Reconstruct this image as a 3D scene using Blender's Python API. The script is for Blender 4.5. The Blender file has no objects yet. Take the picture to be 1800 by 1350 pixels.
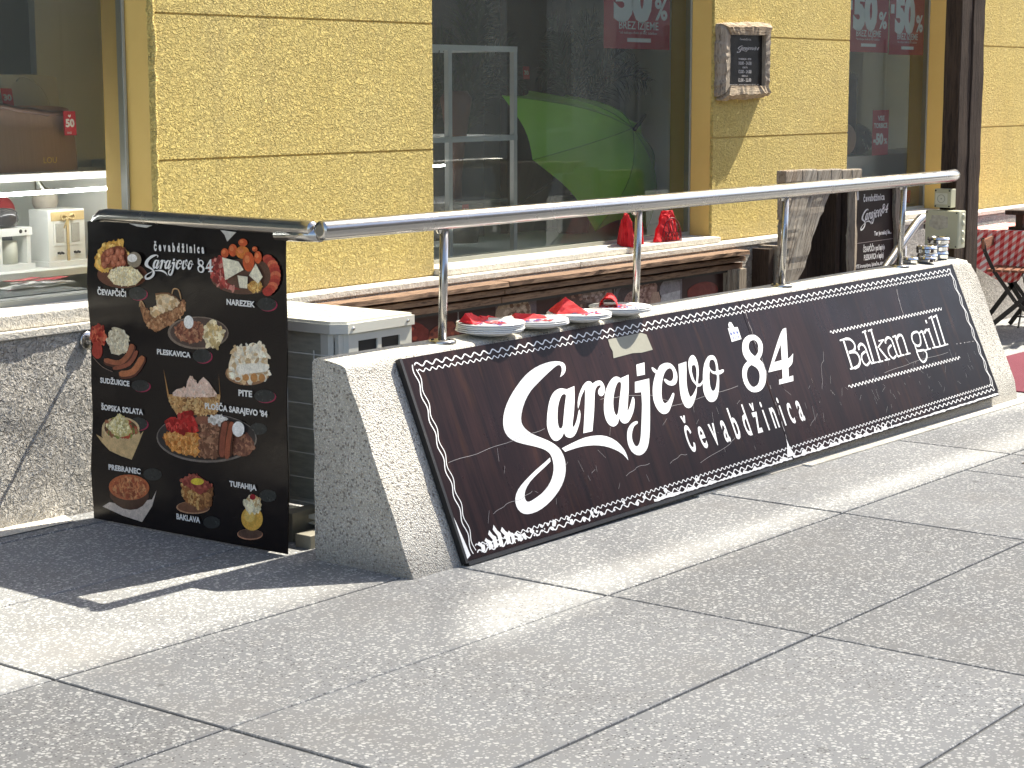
import bpy, bmesh, math, random, json
from mathutils import Vector, Matrix
from mathutils.geometry import tessellate_polygon
S = bpy.context.scene
COL = S.collection
R = math.radians
random.seed(7)

# ---------------------------------------------------------------- camera
YAW, PITCH, ROLL = R(37.4165), R(-8.80008), R(-0.0764)
_f = Vector((math.cos(YAW)*math.cos(PITCH), math.sin(YAW)*math.cos(PITCH), math.sin(PITCH)))
_r = Vector((math.sin(YAW), -math.cos(YAW), 0)); _u = _r.cross(_f)
_r2 = _r*math.cos(ROLL)+_u*math.sin(ROLL); _u2 = -_r*math.sin(ROLL)+_u*math.cos(ROLL)
cam = bpy.data.objects.new('camera', bpy.data.cameras.new('camera')); COL.objects.link(cam)
m4 = Matrix((_r2, _u2, -_f)).transposed().to_4x4(); m4.translation = (0, 0, 1.55)
cam.matrix_world = m4
cam.data.lens = 36*3358.74/1800; cam.data.sensor_width = 36
cam.data.clip_start = 0.05; cam.data.clip_end = 500
S.camera = cam

# ---------------------------------------------------------------- light
SUN_EL, SUN_AZ = R(52.2), R(-11.0)
W = bpy.data.worlds.new('World'); S.world = W; W.use_nodes = True
nt = W.node_tree; nt.nodes.clear()
sky = nt.nodes.new('ShaderNodeTexSky'); sky.sky_type = 'NISHITA'; sky.sun_disc = False
sky.sun_elevation = SUN_EL; sky.sun_rotation = R(90)-SUN_AZ; sky.air_density = 1.0; sky.dust_density = 2.0; sky.ozone_density = 1.0
bg = nt.nodes.new('ShaderNodeBackground'); bg.inputs[1].default_value = 0.14
wo = nt.nodes.new('ShaderNodeOutputWorld')
nt.links.new(sky.outputs[0], bg.inputs[0]); nt.links.new(bg.outputs[0], wo.inputs[0])
sl = bpy.data.lights.new('sun', 'SUN'); sl.energy = 5.0; sl.angle = R(0.55); sl.color = (1.0, 0.935, 0.80)
so = bpy.data.objects.new('sun', sl); COL.objects.link(so)
_d = Vector((math.cos(SUN_EL)*math.cos(SUN_AZ), math.cos(SUN_EL)*math.sin(SUN_AZ), math.sin(SUN_EL)))
so.rotation_euler = _d.to_track_quat('Z', 'Y').to_euler(); so.location = (12, -4, 18)
S.view_settings.view_transform = 'Standard'; S.view_settings.look = 'None'
S.view_settings.exposure = 1.2; S.view_settings.gamma = 1.0
S.view_settings.use_curve_mapping = False
S.render.engine = 'CYCLES'
S.cycles.max_bounces = 8; S.cycles.transparent_max_bounces = 12
S.cycles.caustics_reflective = False; S.cycles.caustics_refractive = False

# ---------------------------------------------------------------- materials
class NT:
    def __init__(s, name):
        s.m = bpy.data.materials.new(name); s.m.use_nodes = True; s.t = s.m.node_tree; s.t.nodes.clear()
        s.out = s.n('OutputMaterial'); s.p = s.n('BsdfPrincipled'); s.l(s.p.outputs[0], s.out.inputs[0])
        s.tc = s.n('TexCoord'); s.co = s.tc.outputs['Object']
    def n(s, k): return s.t.nodes.new('ShaderNode'+k)
    def l(s, a, b): s.t.links.new(a, b)
    def set(s, k, v):
        i = s.p.inputs[k]
        if hasattr(v, 'is_output') or hasattr(v, 'links'): s.l(v, i)
        else: i.default_value = (*v, 1) if isinstance(v, tuple) and len(v) == 3 else v
    def noise(s, sc, det=3, rough=.55, co=None, dist=0):
        n = s.n('TexNoise'); n.inputs['Scale'].default_value = sc; n.inputs['Detail'].default_value = det
        n.inputs['Roughness'].default_value = rough; n.inputs['Distortion'].default_value = dist
        s.l(co or s.co, n.inputs['Vector']); return n.outputs['Fac']
    def vor(s, sc, feat='F1', co=None, rnd=1):
        n = s.n('TexVoronoi'); n.feature = feat; n.inputs['Scale'].default_value = sc; n.inputs['Randomness'].default_value = rnd
        s.l(co or s.co, n.inputs['Vector']); return n
    def ramp(s, fac, stops, interp='LINEAR'):
        r = s.n('ValToRGB'); r.color_ramp.interpolation = interp; e = r.color_ramp.elements
        while len(e) > 1: e.remove(e[-1])
        for i, (p, c) in enumerate(stops):
            if not isinstance(c, tuple): c = (c, c, c)
            x = e[0] if i == 0 else e.new(p)
            x.position = p; x.color = (*c, 1)
        s.l(fac, r.inputs[0]); return r.outputs[0]
    def mix(s, f, a, b, mode='MIX'):
        n = s.n('MixRGB'); n.blend_type = mode
        for i, v in enumerate((f, a, b)):
            if hasattr(v, 'links'): s.l(v, n.inputs[i])
            elif i == 0: n.inputs[0].default_value = v
            else: n.inputs[i].default_value = (*v, 1) if isinstance(v, tuple) else (v, v, v, 1)
        return n.outputs[0]
    def math(s, op, a, b=0):
        n = s.n('Math'); n.operation = op
        for i, v in enumerate((a, b)):
            if hasattr(v, 'links'): s.l(v, n.inputs[i])
            else: n.inputs[i].default_value = v
        return n.outputs[0]
    def scl(s, v, co=None):
        n = s.n('Mapping'); n.inputs['Scale'].default_value = v; s.l(co or s.co, n.inputs['Vector']); return n.outputs[0]
    def bump(s, h, strength=.5, dist=.01, prev=None):
        n = s.n('Bump'); n.inputs['Strength'].default_value = strength; n.inputs['Distance'].default_value = dist
        s.l(h, n.inputs['Height'])
        if prev is not None: s.l(prev, n.inputs['Normal'])
        s.l(n.outputs[0], s.p.inputs['Normal']); return n.outputs[0]

def M(name, col, rough=.6, metal=0, var=.12, vs=12, bump=0, bs=60, bd=.004, spec=None, grain=None):
    t = NT(name)
    co = t.scl(grain) if grain else t.co
    nz = t.noise(vs, 4, .6, co)
    c = t.mix(nz, tuple(x*(1-var) for x in col), tuple(min(1, x*(1+var)) for x in col))
    t.set('Base Color', c); t.set('Metallic', metal)
    t.set('Roughness', t.ramp(t.noise(vs*1.7, 3, .6, co), [(0.3, max(0, rough-.07)), (0.7, min(1, rough+.07))]))
    if spec is not None: t.p.inputs['Specular IOR Level'].default_value = spec
    if bump: t.bump(t.noise(bs, 4, .6, co), bump, bd)
    return t.m

def mk_stucco():
    t = NT('yellow stucco')
    w = t.noise(9, 3)
    big = t.noise(1.7, 4, .6)
    c = t.mix(big, (.88, .665, .185), (.98, .80, .32))
    g = t.noise(50, 3, .55, t.scl((1, 1, 1.25)), dist=1.5)
    c = t.mix(t.ramp(g, [(.32, .0), (.46, 1.0)]), t.mix(.5, c, (.50, .33, .11)), c)  # hollows of the grain darkened, crevice shade put into the colour
    streak = t.ramp(t.noise(1.0, 6, .7, t.scl((7, 7, .7))), [(.5, 0.0), (.8, .34)])
    c = t.mix(streak, c, (.50, .39, .19))
    c = t.mix(t.ramp(t.noise(.9, 6, .7), [(.5, 0.0), (.72, .30)]), c, (.62, .47, .20))
    sx = t.n('SeparateXYZ'); t.l(t.co, sx.inputs[0])
    base = t.ramp(t.math('ADD', sx.outputs[2], t.math('MULTIPLY', t.noise(9, 5, .7), .14)), [(.79, .4), (.90, 0.0)])
    c = t.mix(base, c, (.48, .38, .22))
    t.set('Base Color', c); t.set('Roughness', .9); t.p.inputs['Specular IOR Level'].default_value = .2
    b = t.bump(t.math('ADD', t.ramp(g, [(.36, 0.0), (.62, 1.0)]), t.math('MULTIPLY', t.noise(240, 2), .25)), 1.0, .0135)
    t.bump(w, .5, .012, b)
    return t.m
STUCCO = mk_stucco()

def mk_reveal():
    t = NT('smooth yellow render')
    t.set('Base Color', t.mix(t.noise(5, 5, .65), (.72, .47, .13), (.82, .57, .18))); t.set('Roughness', .8)
    t.bump(t.noise(30, 5, .65), .35, .004); return t.m
REVEAL = mk_reveal()

def mk_granite(name, a, b, dark, bs=.012):
    t = NT(name)
    v = t.vor(55); g = t.noise(48, 3, .6, dist=1.4)
    c = t.mix(t.ramp(g, [(.35, 0.0), (.6, 1.0)]), a, b)
    c = t.mix(t.ramp(t.noise(130, 2), [(.3, 1.0), (.42, 0.0)]), c, dark)
    c = t.mix(t.ramp(t.noise(3.5, 5, .7), [(.45, 0.0), (.75, .5)]), c, tuple(x*.6 for x in a))
    t.set('Base Color', c); t.set('Roughness', .9)
    x = t.bump(t.ramp(g, [(.3, 0.0), (.7, 1.0)]), 1.0, bs)
    t.bump(t.noise(7, 3), .6, bs*2.2, x); return t.m
GRANITE = mk_granite('rough granite', (.50, .47, .42), (.80, .76, .69), (.20, .18, .155), .02)
SILL = mk_granite('cream sill stone', (.62, .58, .50), (.74, .70, .61), (.35, .32, .27), .003)

def mk_terrazzo(name, base, chip, wet=False):
    t = NT(name)
    oi = t.n('ObjectInfo'); rnd = oi.outputs['Random']
    base2 = t.mix(rnd, tuple(x*.84 for x in base), tuple(x*1.14 for x in base))
    c = t.mix(t.noise(6, 5, .65), t.mix(.5, base2, (.18, .185, .19)), base2)
    v1 = t.vor(66); sep = t.n('SeparateColor'); t.l(v1.outputs['Color'], sep.inputs[0])
    inside = t.ramp(v1.outputs['Distance'], [(.33, 1.0), (.41, 0.0)])
    keep = t.ramp(sep.outputs[0], [(.52, 0.0), (.56, 1.0)])
    shade = t.mix(sep.outputs[1], tuple(x*.72 for x in chip), chip)
    c = t.mix(t.math('MULTIPLY', inside, keep), c, shade)
    v2 = t.vor(112); sep2 = t.n('SeparateColor'); t.l(v2.outputs['Color'], sep2.inputs[0])
    in2 = t.ramp(v2.outputs['Distance'], [(.30, 1.0), (.40, 0.0)])
    k2 = t.ramp(sep2.outputs[0], [(.36, 0.0), (.40, 1.0)])
    c = t.mix(t.math('MULTIPLY', in2, k2), c, t.mix(sep2.outputs[1], tuple(x*.55 for x in chip), tuple(x*.95 for x in chip)))
    dk = t.ramp(sep2.outputs[2], [(.84, 0.0), (.87, 1.0)])
    c = t.mix(t.math('MULTIPLY', in2, dk), c, (.08, .08, .085))
    dirt = t.ramp(t.noise(1.7, 7, .72), [(.47, 0.0), (.75, .55)])
    c = t.mix(dirt, c, (.20, .19, .175))
    sp = t.ramp(t.noise(13, 3, .5), [(.715, 0.0), (.735, .55)])
    c = t.mix(sp, c, (.10, .10, .10))
    t.set('Base Color', c); t.set('Roughness', .78)
    b = t.bump(t.noise(220, 2), .35, .0012)
    return t.m
SLAB = mk_terrazzo('exposed chip paving slab', (.235, .24, .243), (.60, .60, .575))
GROUNDM = mk_terrazzo('far paving', (.27, .27, .265), (.62, .61, .58))
JOINT = M('paving joint mortar', (.17, .165, .155), .95, var=.3, vs=90, bump=.6, bs=150)

def mk_concrete():
    t = NT('exposed aggregate concrete')
    v = t.vor(150); sep = t.n('SeparateColor'); t.l(v.outputs['Color'], sep.inputs[0])
    c = t.mix(sep.outputs[0], (.52, .50, .45), (.74, .72, .66))
    c = t.mix(t.ramp(v.outputs['Distance'], [(.42, 0.0), (.66, .7)]), c, (.36, .34, .30))
    c = t.mix(t.ramp(sep.outputs[1], [(.86, 0.0), (.9, .8)]), c, (.17, .15, .13))
    st = t.ramp(t.noise(4, 6, .7, t.scl((1, 1, .4))), [(.42, 0.0), (.72, .5)])
    c = t.mix(st, c, (.27, .245, .21))
    # grime line near the pavement: old splash dirt
    sx = t.n('SeparateXYZ'); t.l(t.co, sx.inputs[0])
    low = t.ramp(t.math('ADD', sx.outputs[2], t.math('MULTIPLY', t.noise(11, 5, .7), .16)), [(.08, .6), (.2, 0.0)])
    c = t.mix(low, c, (.27, .26, .24))
    # smooth trowelled strip on top
    geo = t.n('NewGeometry'); sg_ = t.n('SeparateXYZ'); t.l(geo.outputs['True Normal'], sg_.inputs[0])
    up = t.ramp(sg_.outputs[2], [(.8, 0.0), (.9, 1.0)])
    c = t.mix(up, c, t.mix(t.noise(25, 5, .7), (.52, .50, .44), (.66, .64, .57)))
    t.set('Base Color', c); t.set('Roughness', .88)
    t.bump(t.ramp(v.outputs['Distance'], [(.1, 1.0), (.6, 0.0)]), .9, .004); return t.m
CONC = mk_concrete()

def mk_steel(name, rough=.24, col=(.44, .43, .415)):
    t = NT(name); t.set('Base Color', t.mix(t.noise(18, 4, .7), col, tuple(min(1, x*1.15) for x in col)))
    t.set('Metallic', 1.0)
    t.set('Roughness', t.ramp(t.noise(14, 4, .6), [(.3, rough-.04), (.75, rough+.06)]))
    t.bump(t.noise(5, 3), .04, .01); return t.m
STEEL = mk_steel('brushed stainless steel')
TIN = mk_steel('shiny tin', .14, (.7, .7, .7))

def mk_signpanel():
    t = NT('dark printed board')
    co = t.scl((26, 1.2, .9))
    g = t.noise(1.6, 7, .72, co, .6); g2 = t.noise(.55, 4, .6, t.scl((3.2, .7, .7)))
    c = t.mix(t.ramp(g, [(.35, 0.0), (.7, 1.0)]), (.011, .006, .007), (.048, .021, .019))
    c = t.mix(t.ramp(g2, [(.45, 0.0), (.62, .75)]), (.009, .006, .008), c)
    c = t.mix(t.ramp(t.noise(2.4, 5, .6, t.scl((7, .9, .9))), [(.58, 0.0), (.75, .5)]), c, (.065, .028, .014))
    # fine scratches, thin bright lines at two slants
    for rot, sc, thr in ((.5, 5, .79), (-.75, 7, .80), (1.2, 4, .81)):
        mp = t.n('Mapping'); mp.inputs['Rotation'].default_value = (0, rot, 0); mp.inputs['Scale'].default_value = (sc*.5, 1, sc*22); t.l(t.co, mp.inputs[0])
        s1 = t.noise(1.0, 2, .5, mp.outputs[0])
        mask = t.ramp(t.noise(1.7, 3), [(.48, 0.0), (.62, 1.0)])
        c = t.mix(t.math('MULTIPLY', t.ramp(s1, [(thr-.03, 0.0), (thr, .45)]), mask), c, (.30, .28, .28))
    t.set('Base Color', c)
    t.set('Roughness', t.ramp(t.noise(3, 6, .7), [(.3, .22), (.7, .4)])); t.p.inputs['Specular IOR Level'].default_value = .10; return t.m
PANEL = mk_signpanel()
BLACKEDGE = M('black board edge', (.012, .011, .011), .45, var=.3)

def mk_print(name, col, wear=.0):
    t = NT(name); c = t.mix(t.noise(40, 4, .7), tuple(x*.95 for x in col), col)
    if wear:
        mp = t.n('Mapping'); mp.inputs['Rotation'].default_value = (0, .9, 0); mp.inputs['Scale'].default_value = (1.5, 1, 60); t.l(t.co, mp.inputs[0])
        c = t.mix(t.ramp(t.noise(1.0, 2, .5, mp.outputs[0]), [(.74, 0.0), (.77, wear)]), c, (.12, .10, .10))
    t.set('Base Color', c); t.set('Roughness', .42); return t.m
WHITE = mk_print('white vinyl lettering', (.84, .84, .84), .7)
PWHITE = mk_print('white poster print', (.80, .80, .79))

def mk_poster():
    t = NT('glossy black poster film')
    c = t.mix(t.noise(3, 6, .7), (.006, .0045, .0045), (.014, .010, .010))
    t.set('Base Color', c); t.set('Roughness', t.ramp(t.noise(6, 5, .7), [(.3, .16), (.75, .3)])); t.p.inputs['Specular IOR Level'].default_value = .3
    x = t.bump(t.noise(2.6, 3, .5), .35, .03); t.bump(t.noise(28, 3, .6), .12, .004, x); return t.m
POSTER = mk_poster()
def mk_food():
    t = NT('printed food picture')
    a = t.n('VertexColor'); a.layer_name = 'Col'
    g = t.noise(210, 4, .65)
    c = t.mix(1.0, a.outputs[0], t.ramp(g, [(.3, .72), (.5, 1.0), (.72, 1.22)]), 'MULTIPLY')
    c = t.mix(1.0, c, t.ramp(t.noise(38, 3), [(.3, .8), (.65, 1.12)]), 'MULTIPLY')
    t.set('Base Color', c); t.set('Roughness', .3); t.p.inputs['Specular IOR Level'].default_value = .3; t.bump(t.noise(2.6, 3, .5), .35, .03); return t.m
FOOD = mk_food()

def mk_wood(name, a, b, dark, gr=(1, 1, 1), bs=.006, sc=1.0, rough=.85):
    t = NT(name); co = t.scl(gr)
    g = t.noise(5*sc, 7, .7, co, 1.2); f = t.noise(26*sc, 5, .7, co)
    c = t.mix(t.ramp(g, [(.3, 0.0), (.7, 1.0)]), a, b)
    c = t.mix(t.ramp(f, [(.34, .9), (.5, 0.0)]), c, dark)
    t.set('Base Color', c); t.set('Roughness', rough); t.p.inputs['Specular IOR Level'].default_value = .2
    x = t.bump(f, 1.0, bs*.6); t.bump(g, .9, bs*1.6, x); return t.m
WOODX = mk_wood('weathered brown wood along the wall', (.20, .12, .08), (.35, .235, .155), (.06, .035, .025), (.35, 5, 5))
WOODZ = mk_wood('weathered grey brown wood upright', (.27, .22, .17), (.46, .40, .32), (.06, .045, .035), (5, 5, .35))
WOODD = mk_wood('dark stained post wood', (.035, .024, .019), (.085, .058, .042), (.012, .009, .008), (7, 7, .3))
WOODSL = mk_wood('old silvery slanting wood', (.26, .21, .16), (.56, .50, .42), (.06, .045, .035), (1, 1, 1), .01, 1.0)
SLAT = mk_wood('oiled hardwood slat', (.17, .075, .045), (.28, .13, .08), (.06, .03, .02), (.5, 6, 6), .002)

def mk_glass():
    t = NT('window glass'); t.t.nodes.remove(t.p)
    fr = t.n('Fresnel'); fr.inputs[0].default_value = 1.5
    f2 = t.math('MULTIPLY', fr.outputs[0], 1.0)
    g = t.n('BsdfGlossy'); g.inputs['Roughness'].default_value = .0; g.inputs['Color'].default_value = (.95, 1, .97, 1)
    tr = t.n('BsdfTransparent'); tr.inputs[0].default_value = (.86, .92, .87, 1)
    mx = t.n('MixShader'); t.l(f2, mx.inputs[0]); t.l(tr.outputs[0], mx.inputs[1]); t.l(g.outputs[0], mx.inputs[2])
    df = t.n('BsdfDiffuse'); df.inputs[0].default_value = (.74, .80, .74, 1)  # thin diffuse layer added to imitate pale haze over the panes
    m2 = t.n('MixShader'); veil = t.ramp(t.noise(1.6, 6, .65, t.scl((1, 1, .45))), [(.3, .018), (.72, .058)])
    t.l(veil, m2.inputs[0]); t.l(mx.outputs[0], m2.inputs[1]); t.l(df.outputs[0], m2.inputs[2])
    t.l(m2.outputs[0], t.out.inputs[0]); return t.m
GLASS = mk_glass()
def mk_blocker():  # half-clear material of the sheets added overhead to block sun
    t = NT('white shade net'); t.t.nodes.remove(t.p)
    d = t.n('BsdfDiffuse'); d.inputs[0].default_value = (.75, .75, .72, 1)
    tr = t.n('BsdfTransparent'); tr.inputs[0].default_value = (1, 1, 1, 1)
    mx = t.n('MixShader'); mx.inputs[0].default_value = .62; t.l(tr.outputs[0], mx.inputs[1]); t.l(d.outputs[0], mx.inputs[2])
    t.l(mx.outputs[0], t.out.inputs[0]); return t.m
BLOCKER = mk_blocker()
def mk_blocker2():
    m = BLOCKER.copy(); m.name = 'thin white shade net'
    for n in m.node_tree.nodes:
        if n.type == 'MIX_SHADER': n.inputs[0].default_value = .50
    return m
BLOCKER2 = mk_blocker2()
def emit(name, col, st):
    t = NT(name); t.set('Base Color', col); t.p.inputs['Emission Color'].default_value = (*col, 1); t.p.inputs['Emission Strength'].default_value = st; return t.m

WALLIN = M('pale interior wall', (.80, .84, .80), .8, var=.04, vs=2)
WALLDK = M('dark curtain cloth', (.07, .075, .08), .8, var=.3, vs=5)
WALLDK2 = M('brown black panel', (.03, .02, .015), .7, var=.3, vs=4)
LACQ = M('white lacquered shelf', (.78, .79, .76), .45, var=.03)
FRAMEM = M('pale window frame', (.34, .35, .30), .4, var=.05)
ACW = M('cream white enamelled metal', (.76, .75, .66), .38, var=.05, vs=3)
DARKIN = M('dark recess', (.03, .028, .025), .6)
FIN = M('condenser fins', (.46, .47, .40), .4, .2, var=.5, vs=7, grain=(2, 2, 9))
WIRE = M('white coated wire', (.7, .69, .6), .4)
RED = M('red paper napkin', (.62, .012, .02), .75, var=.12, vs=40, bump=.3, bs=90)
REDK = M('dark red lattice', (.16, .008, .014), .5)
CHINA = M('white glazed plate', (.86, .86, .84), .18, var=.02)
BLUEP = M('blue ink print', (.06, .10, .35), .5)
REDP = M('red ink print', (.55, .03, .05), .5)
POSTR = M('red sale poster', (.42, .02, .04), .5, var=.06)
PTEXT = M('pale poster lettering', (.85, .88, .86), .5, var=.03)
BAGB = M('taupe pleated leather', (.36, .25, .205), .5, var=.08, vs=3, grain=(40, 2, 1), bump=.5, bs=3)
BAGC = M('cream leather', (.66, .66, .56), .5, var=.05)
GOLD = M('gold foil print', (.75, .55, .18), .3, .8)
STRAP = M('brown leather strap', (.13, .07, .05), .45)
LIME = None
def mk_lime():
    t = NT('lime green umbrella cloth')
    t.set('Base Color', t.mix(t.noise(2, 3), (.30, .78, .04), (.42, .88, .06))); t.set('Roughness', .5)
    t.p.inputs['Sheen Weight'].default_value = .2; return t.m
LIME = mk_lime()
LEAF = M('dark palm leaf', (.02, .045, .018), .5, var=.4)
BROWN = M('brown wood handle', (.06, .045, .03), .5)
KRAFT = M('raffia ribbon', (.55, .42, .2), .8, var=.15, vs=60)
METALDK = M('dark brass fitting', (.05, .045, .04), .4, .7)
FROST = M('ribbed frosted glass', (.42, .42, .38), .3, var=.3, vs=120)
NAVY = M('navy blue suitcase cloth', (.01, .016, .055), .5, var=.3, vs=20)
BOXG = M('grey green plastic box', (.50, .49, .35), .5, var=.05)
BOXF = M('pale socket face', (.62, .62, .52), .4, var=.04)
STICK = M('scratched silver sticker', (.40, .40, .38), .4, .5, var=.5, vs=60)
TAPE = M('grey masking tape', (.28, .275, .225), .7, var=.1, vs=60)
BURG = M('burgundy mat', (.13, .012, .03), .95, var=.2, vs=60, bump=.5, bs=200)
IRON = M('black painted iron', (.02, .02, .018), .4, .3, var=.3)
PLUSH = M('cream plush', (.55, .5, .42), .95, var=.15, vs=50, bump=.8, bs=120)
GREYPL = M('grey plastic tray', (.40, .42, .42), .4, var=.05)
CREAMF = M('brown grey facade plaster', (.40, .37, .32), .9, var=.06, vs=1.5)
ROOF = M('brown clay roof tiles', (.22, .09, .06), .8, var=.2, vs=6)
PANE = M('facade window pane', (.12, .12, .11), .3, var=.2)
def mk_gingham():
    t = NT('red gingham cloth')
    sx = t.n('SeparateXYZ'); t.l(t.co, sx.inputs[0])
    def band(o, k): return t.math('GREATER_THAN', t.math('FRACT', t.math('MULTIPLY', o, k)), .5)
    u = band(t.math('ADD', sx.outputs[0], sx.outputs[1]), 17); v = band(t.math('ADD', sx.outputs[2], t.math('MULTIPLY', sx.outputs[1], .8)), 20)
    s_ = t.math('ADD', u, v)
    c = t.ramp(t.math('MULTIPLY', s_, .5), [(0, (.80, .72, .68)), (.25, (.72, .22, .20)), (.75, (.55, .03, .035))], 'CONSTANT')
    t.set('Base Color', c); t.set('Roughness', .85); return t.m
GING = mk_gingham()

# ---------------------------------------------------------------- helpers
def gz(x): return -0.0105*(x-4.52)
class MB:
    def __init__(s): s.v = []; s.f = []; s.c = []; s.mi = []; s.cur = 0; s.sm = []
    def add(s, vs, fs, col=None, smooth=False):
        o = len(s.v); s.v += [tuple(v) for v in vs]
        for f in fs: s.f.append(tuple(o+i for i in f)); s.c.append(col); s.mi.append(s.cur); s.sm.append(smooth)
        return s
    def box(s, x0, x1, y0, y1, z0, z1, b=0):
        if b <= 0:
            vs = [(x, y, z) for z in (z0, z1) for y in (y0, y1) for x in (x0, x1)]
            return s.add(vs, [(0, 2, 3, 1), (4, 5, 7, 6), (0, 1, 5, 4), (2, 6, 7, 3), (0, 4, 6, 2), (1, 3, 7, 5)])
        bm = bmesh.new(); bmesh.ops.create_cube(bm, size=1)
        for v in bm.verts: v.co = ((x0+x1)/2+v.co.x*(x1-x0), (y0+y1)/2+v.co.y*(y1-y0), (z0+z1)/2+v.co.z*(z1-z0))
        bmesh.ops.bevel(bm, geom=bm.edges[:], offset=b, segments=2, affect='EDGES', profile=.6)
        bm.verts.index_update(); s.add([v.co[:] for v in bm.verts], [[v.index for v in f.verts] for f in bm.faces]); bm.free(); return s
    def obox(s, c, ax, ay, az, b=0):           # box from centre and three half-axis vectors
        c = Vector(c); ax, ay, az = map(Vector, (ax, ay, az)); vs = []
        for k in (-1, 1):
            for j in (-1, 1):
                for i in (-1, 1): vs.append(c+ax*i+ay*j+az*k)
        return s.add(vs, [(0, 2, 3, 1), (4, 5, 7, 6), (0, 1, 5, 4), (2, 6, 7, 3), (0, 4, 6, 2), (1, 3, 7, 5)])
    def bar(s, a, b, w, h=None, up=(0, 0, 1)):
        a, b = Vector(a), Vector(b); d = (b-a).normalized(); h = h or w
        u = Vector(up); sd = d.cross(u)
        if sd.length < 1e-4: sd = d.cross(Vector((1, 0, 0)))
        sd.normalize(); u2 = sd.cross(d)
        return s.obox((a+b)/2, (b-a)/2, sd*w/2, u2*h/2)
    def tube(s, pts, r, seg=14, caps=True):
        P = [Vector(p) for p in pts]; rs = r if isinstance(r, (list, tuple)) else [r]*len(P)
        t0 = (P[1]-P[0]).normalized(); nrm = t0.orthogonal().normalized(); vs = []; fs = []
        for i, p in enumerate(P):
            t = ((P[min(i+1, len(P)-1)]-P[max(i-1, 0)])).normalized()
            nrm = (nrm-t*nrm.dot(t)).normalized(); bi = t.cross(nrm)
            for k in range(seg):
                a = 2*math.pi*k/seg; vs.append(p+(nrm*math.cos(a)+bi*math.sin(a))*rs[i])
        for i in range(len(P)-1):
            for k in range(seg):
                k2 = (k+1) % seg; fs.append((i*seg+k, i*seg+k2, (i+1)*seg+k2, (i+1)*seg+k))
        s.add(vs, fs, smooth=True)
        if caps:
            n = len(vs); o = len(s.v)-n
            s.f.append(tuple(o+k for k in range(seg))[::-1]); s.c.append(None); s.mi.append(s.cur); s.sm.append(False)
            s.f.append(tuple(o+n-seg+k for k in range(seg))); s.c.append(None); s.mi.append(s.cur); s.sm.append(False)
        return s
    def lathe(s, c, prof, seg=32, axis=(0, 0, 1)):
        c = Vector(c); az = Vector(axis).normalized(); ax = az.orthogonal().normalized(); ay = az.cross(ax); vs = []; fs = []
        for r, z in prof:
            for k in range(seg):
                a = 2*math.pi*k/seg; vs.append(c+ax*r*math.cos(a)+ay*r*math.sin(a)+az*z)
        for i in range(len(prof)-1):
            for k in range(seg):
                k2 = (k+1) % seg; fs.append((i*seg+k, i*seg+k2, (i+1)*seg+k2, (i+1)*seg+k))
        return s.add(vs, fs, smooth=True)
    def poly(s, pts3, col=None):
        tri = tessellate_polygon([[Vector(p) for p in pts3]])
        return s.add(pts3, tri, col)
    def prism(s, pts, fn, h0, h1):             # pts 2D -> fn(u,v,h)
        n = len(pts); a = [Vector(fn(u, v, h0)) for u, v in pts]; b = [Vector(fn(u, v, h1)) for u, v in pts]
        tri = tessellate_polygon([[Vector((u, v, 0)) for u, v in pts]])
        fs = [tuple(t) for t in tri]+[tuple(n+i for i in t[::-1]) for t in tri]+[(i, (i+1) % n, n+(i+1) % n, n+i) for i in range(n)]
        return s.add(a+b, fs)
    def grid(s, nu, nv, fn, smooth=True):
        vs = [fn(i/nu, j/nv) for j in range(nv+1) for i in range(nu+1)]
        fs = [(j*(nu+1)+i, j*(nu+1)+i+1, (j+1)*(nu+1)+i+1, (j+1)*(nu+1)+i) for j in range(nv) for i in range(nu)]
        return s.add(vs, fs, smooth=smooth)
    def build(s, name, mat, parent=None, fix=True):
        me = bpy.data.meshes.new(name); me.from_pydata([tuple(v) for v in s.v], [], s.f)
        for m in (mat if isinstance(mat, list) else [mat]): me.materials.append(m)
        if any(c is not None for c in s.c):
            ca = me.color_attributes.new('Col', 'FLOAT_COLOR', 'CORNER'); i = 0
            for p in me.polygons:
                c = s.c[p.index] or (.5, .5, .5)
                for li in p.loop_indices: ca.data[li].color = (*c, 1)
        for p in me.polygons: p.use_smooth = s.sm[p.index]; p.material_index = s.mi[p.index]
        if fix:
            bm = bmesh.new(); bm.from_mesh(me); bmesh.ops.recalc_face_normals(bm, faces=bm.faces); bm.to_mesh(me); bm.free()
        me.update()
        o = bpy.data.objects.new(name, me); COL.objects.link(o)
        if parent is not None: adopt(o, parent)
        return o
def adopt(o, parent):
    o.parent = parent; o.matrix_parent_inverse = Matrix.Translation(-parent.location) if parent.type == 'EMPTY' else Matrix()
def tag(o, label=None, cat=None, group=None, kind=None):
    if label: o['label'] = label
    if cat: o['category'] = cat
    if group: o['group'] = group
    if kind: o['kind'] = kind
    return o
def thing(name, label, cat, loc, group=None):
    o = bpy.data.objects.new(name, None); COL.objects.link(o); o.location = loc; o.empty_display_size = .1
    return tag(o, label, cat, group)
def structure(o): o['kind'] = 'structure'; return o
def B(x0, x1, y0, y1, z0, z1, name, mat, parent=None, b=0): return MB().box(x0, x1, y0, y1, z0, z1, b).build(name, mat, parent)

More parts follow.
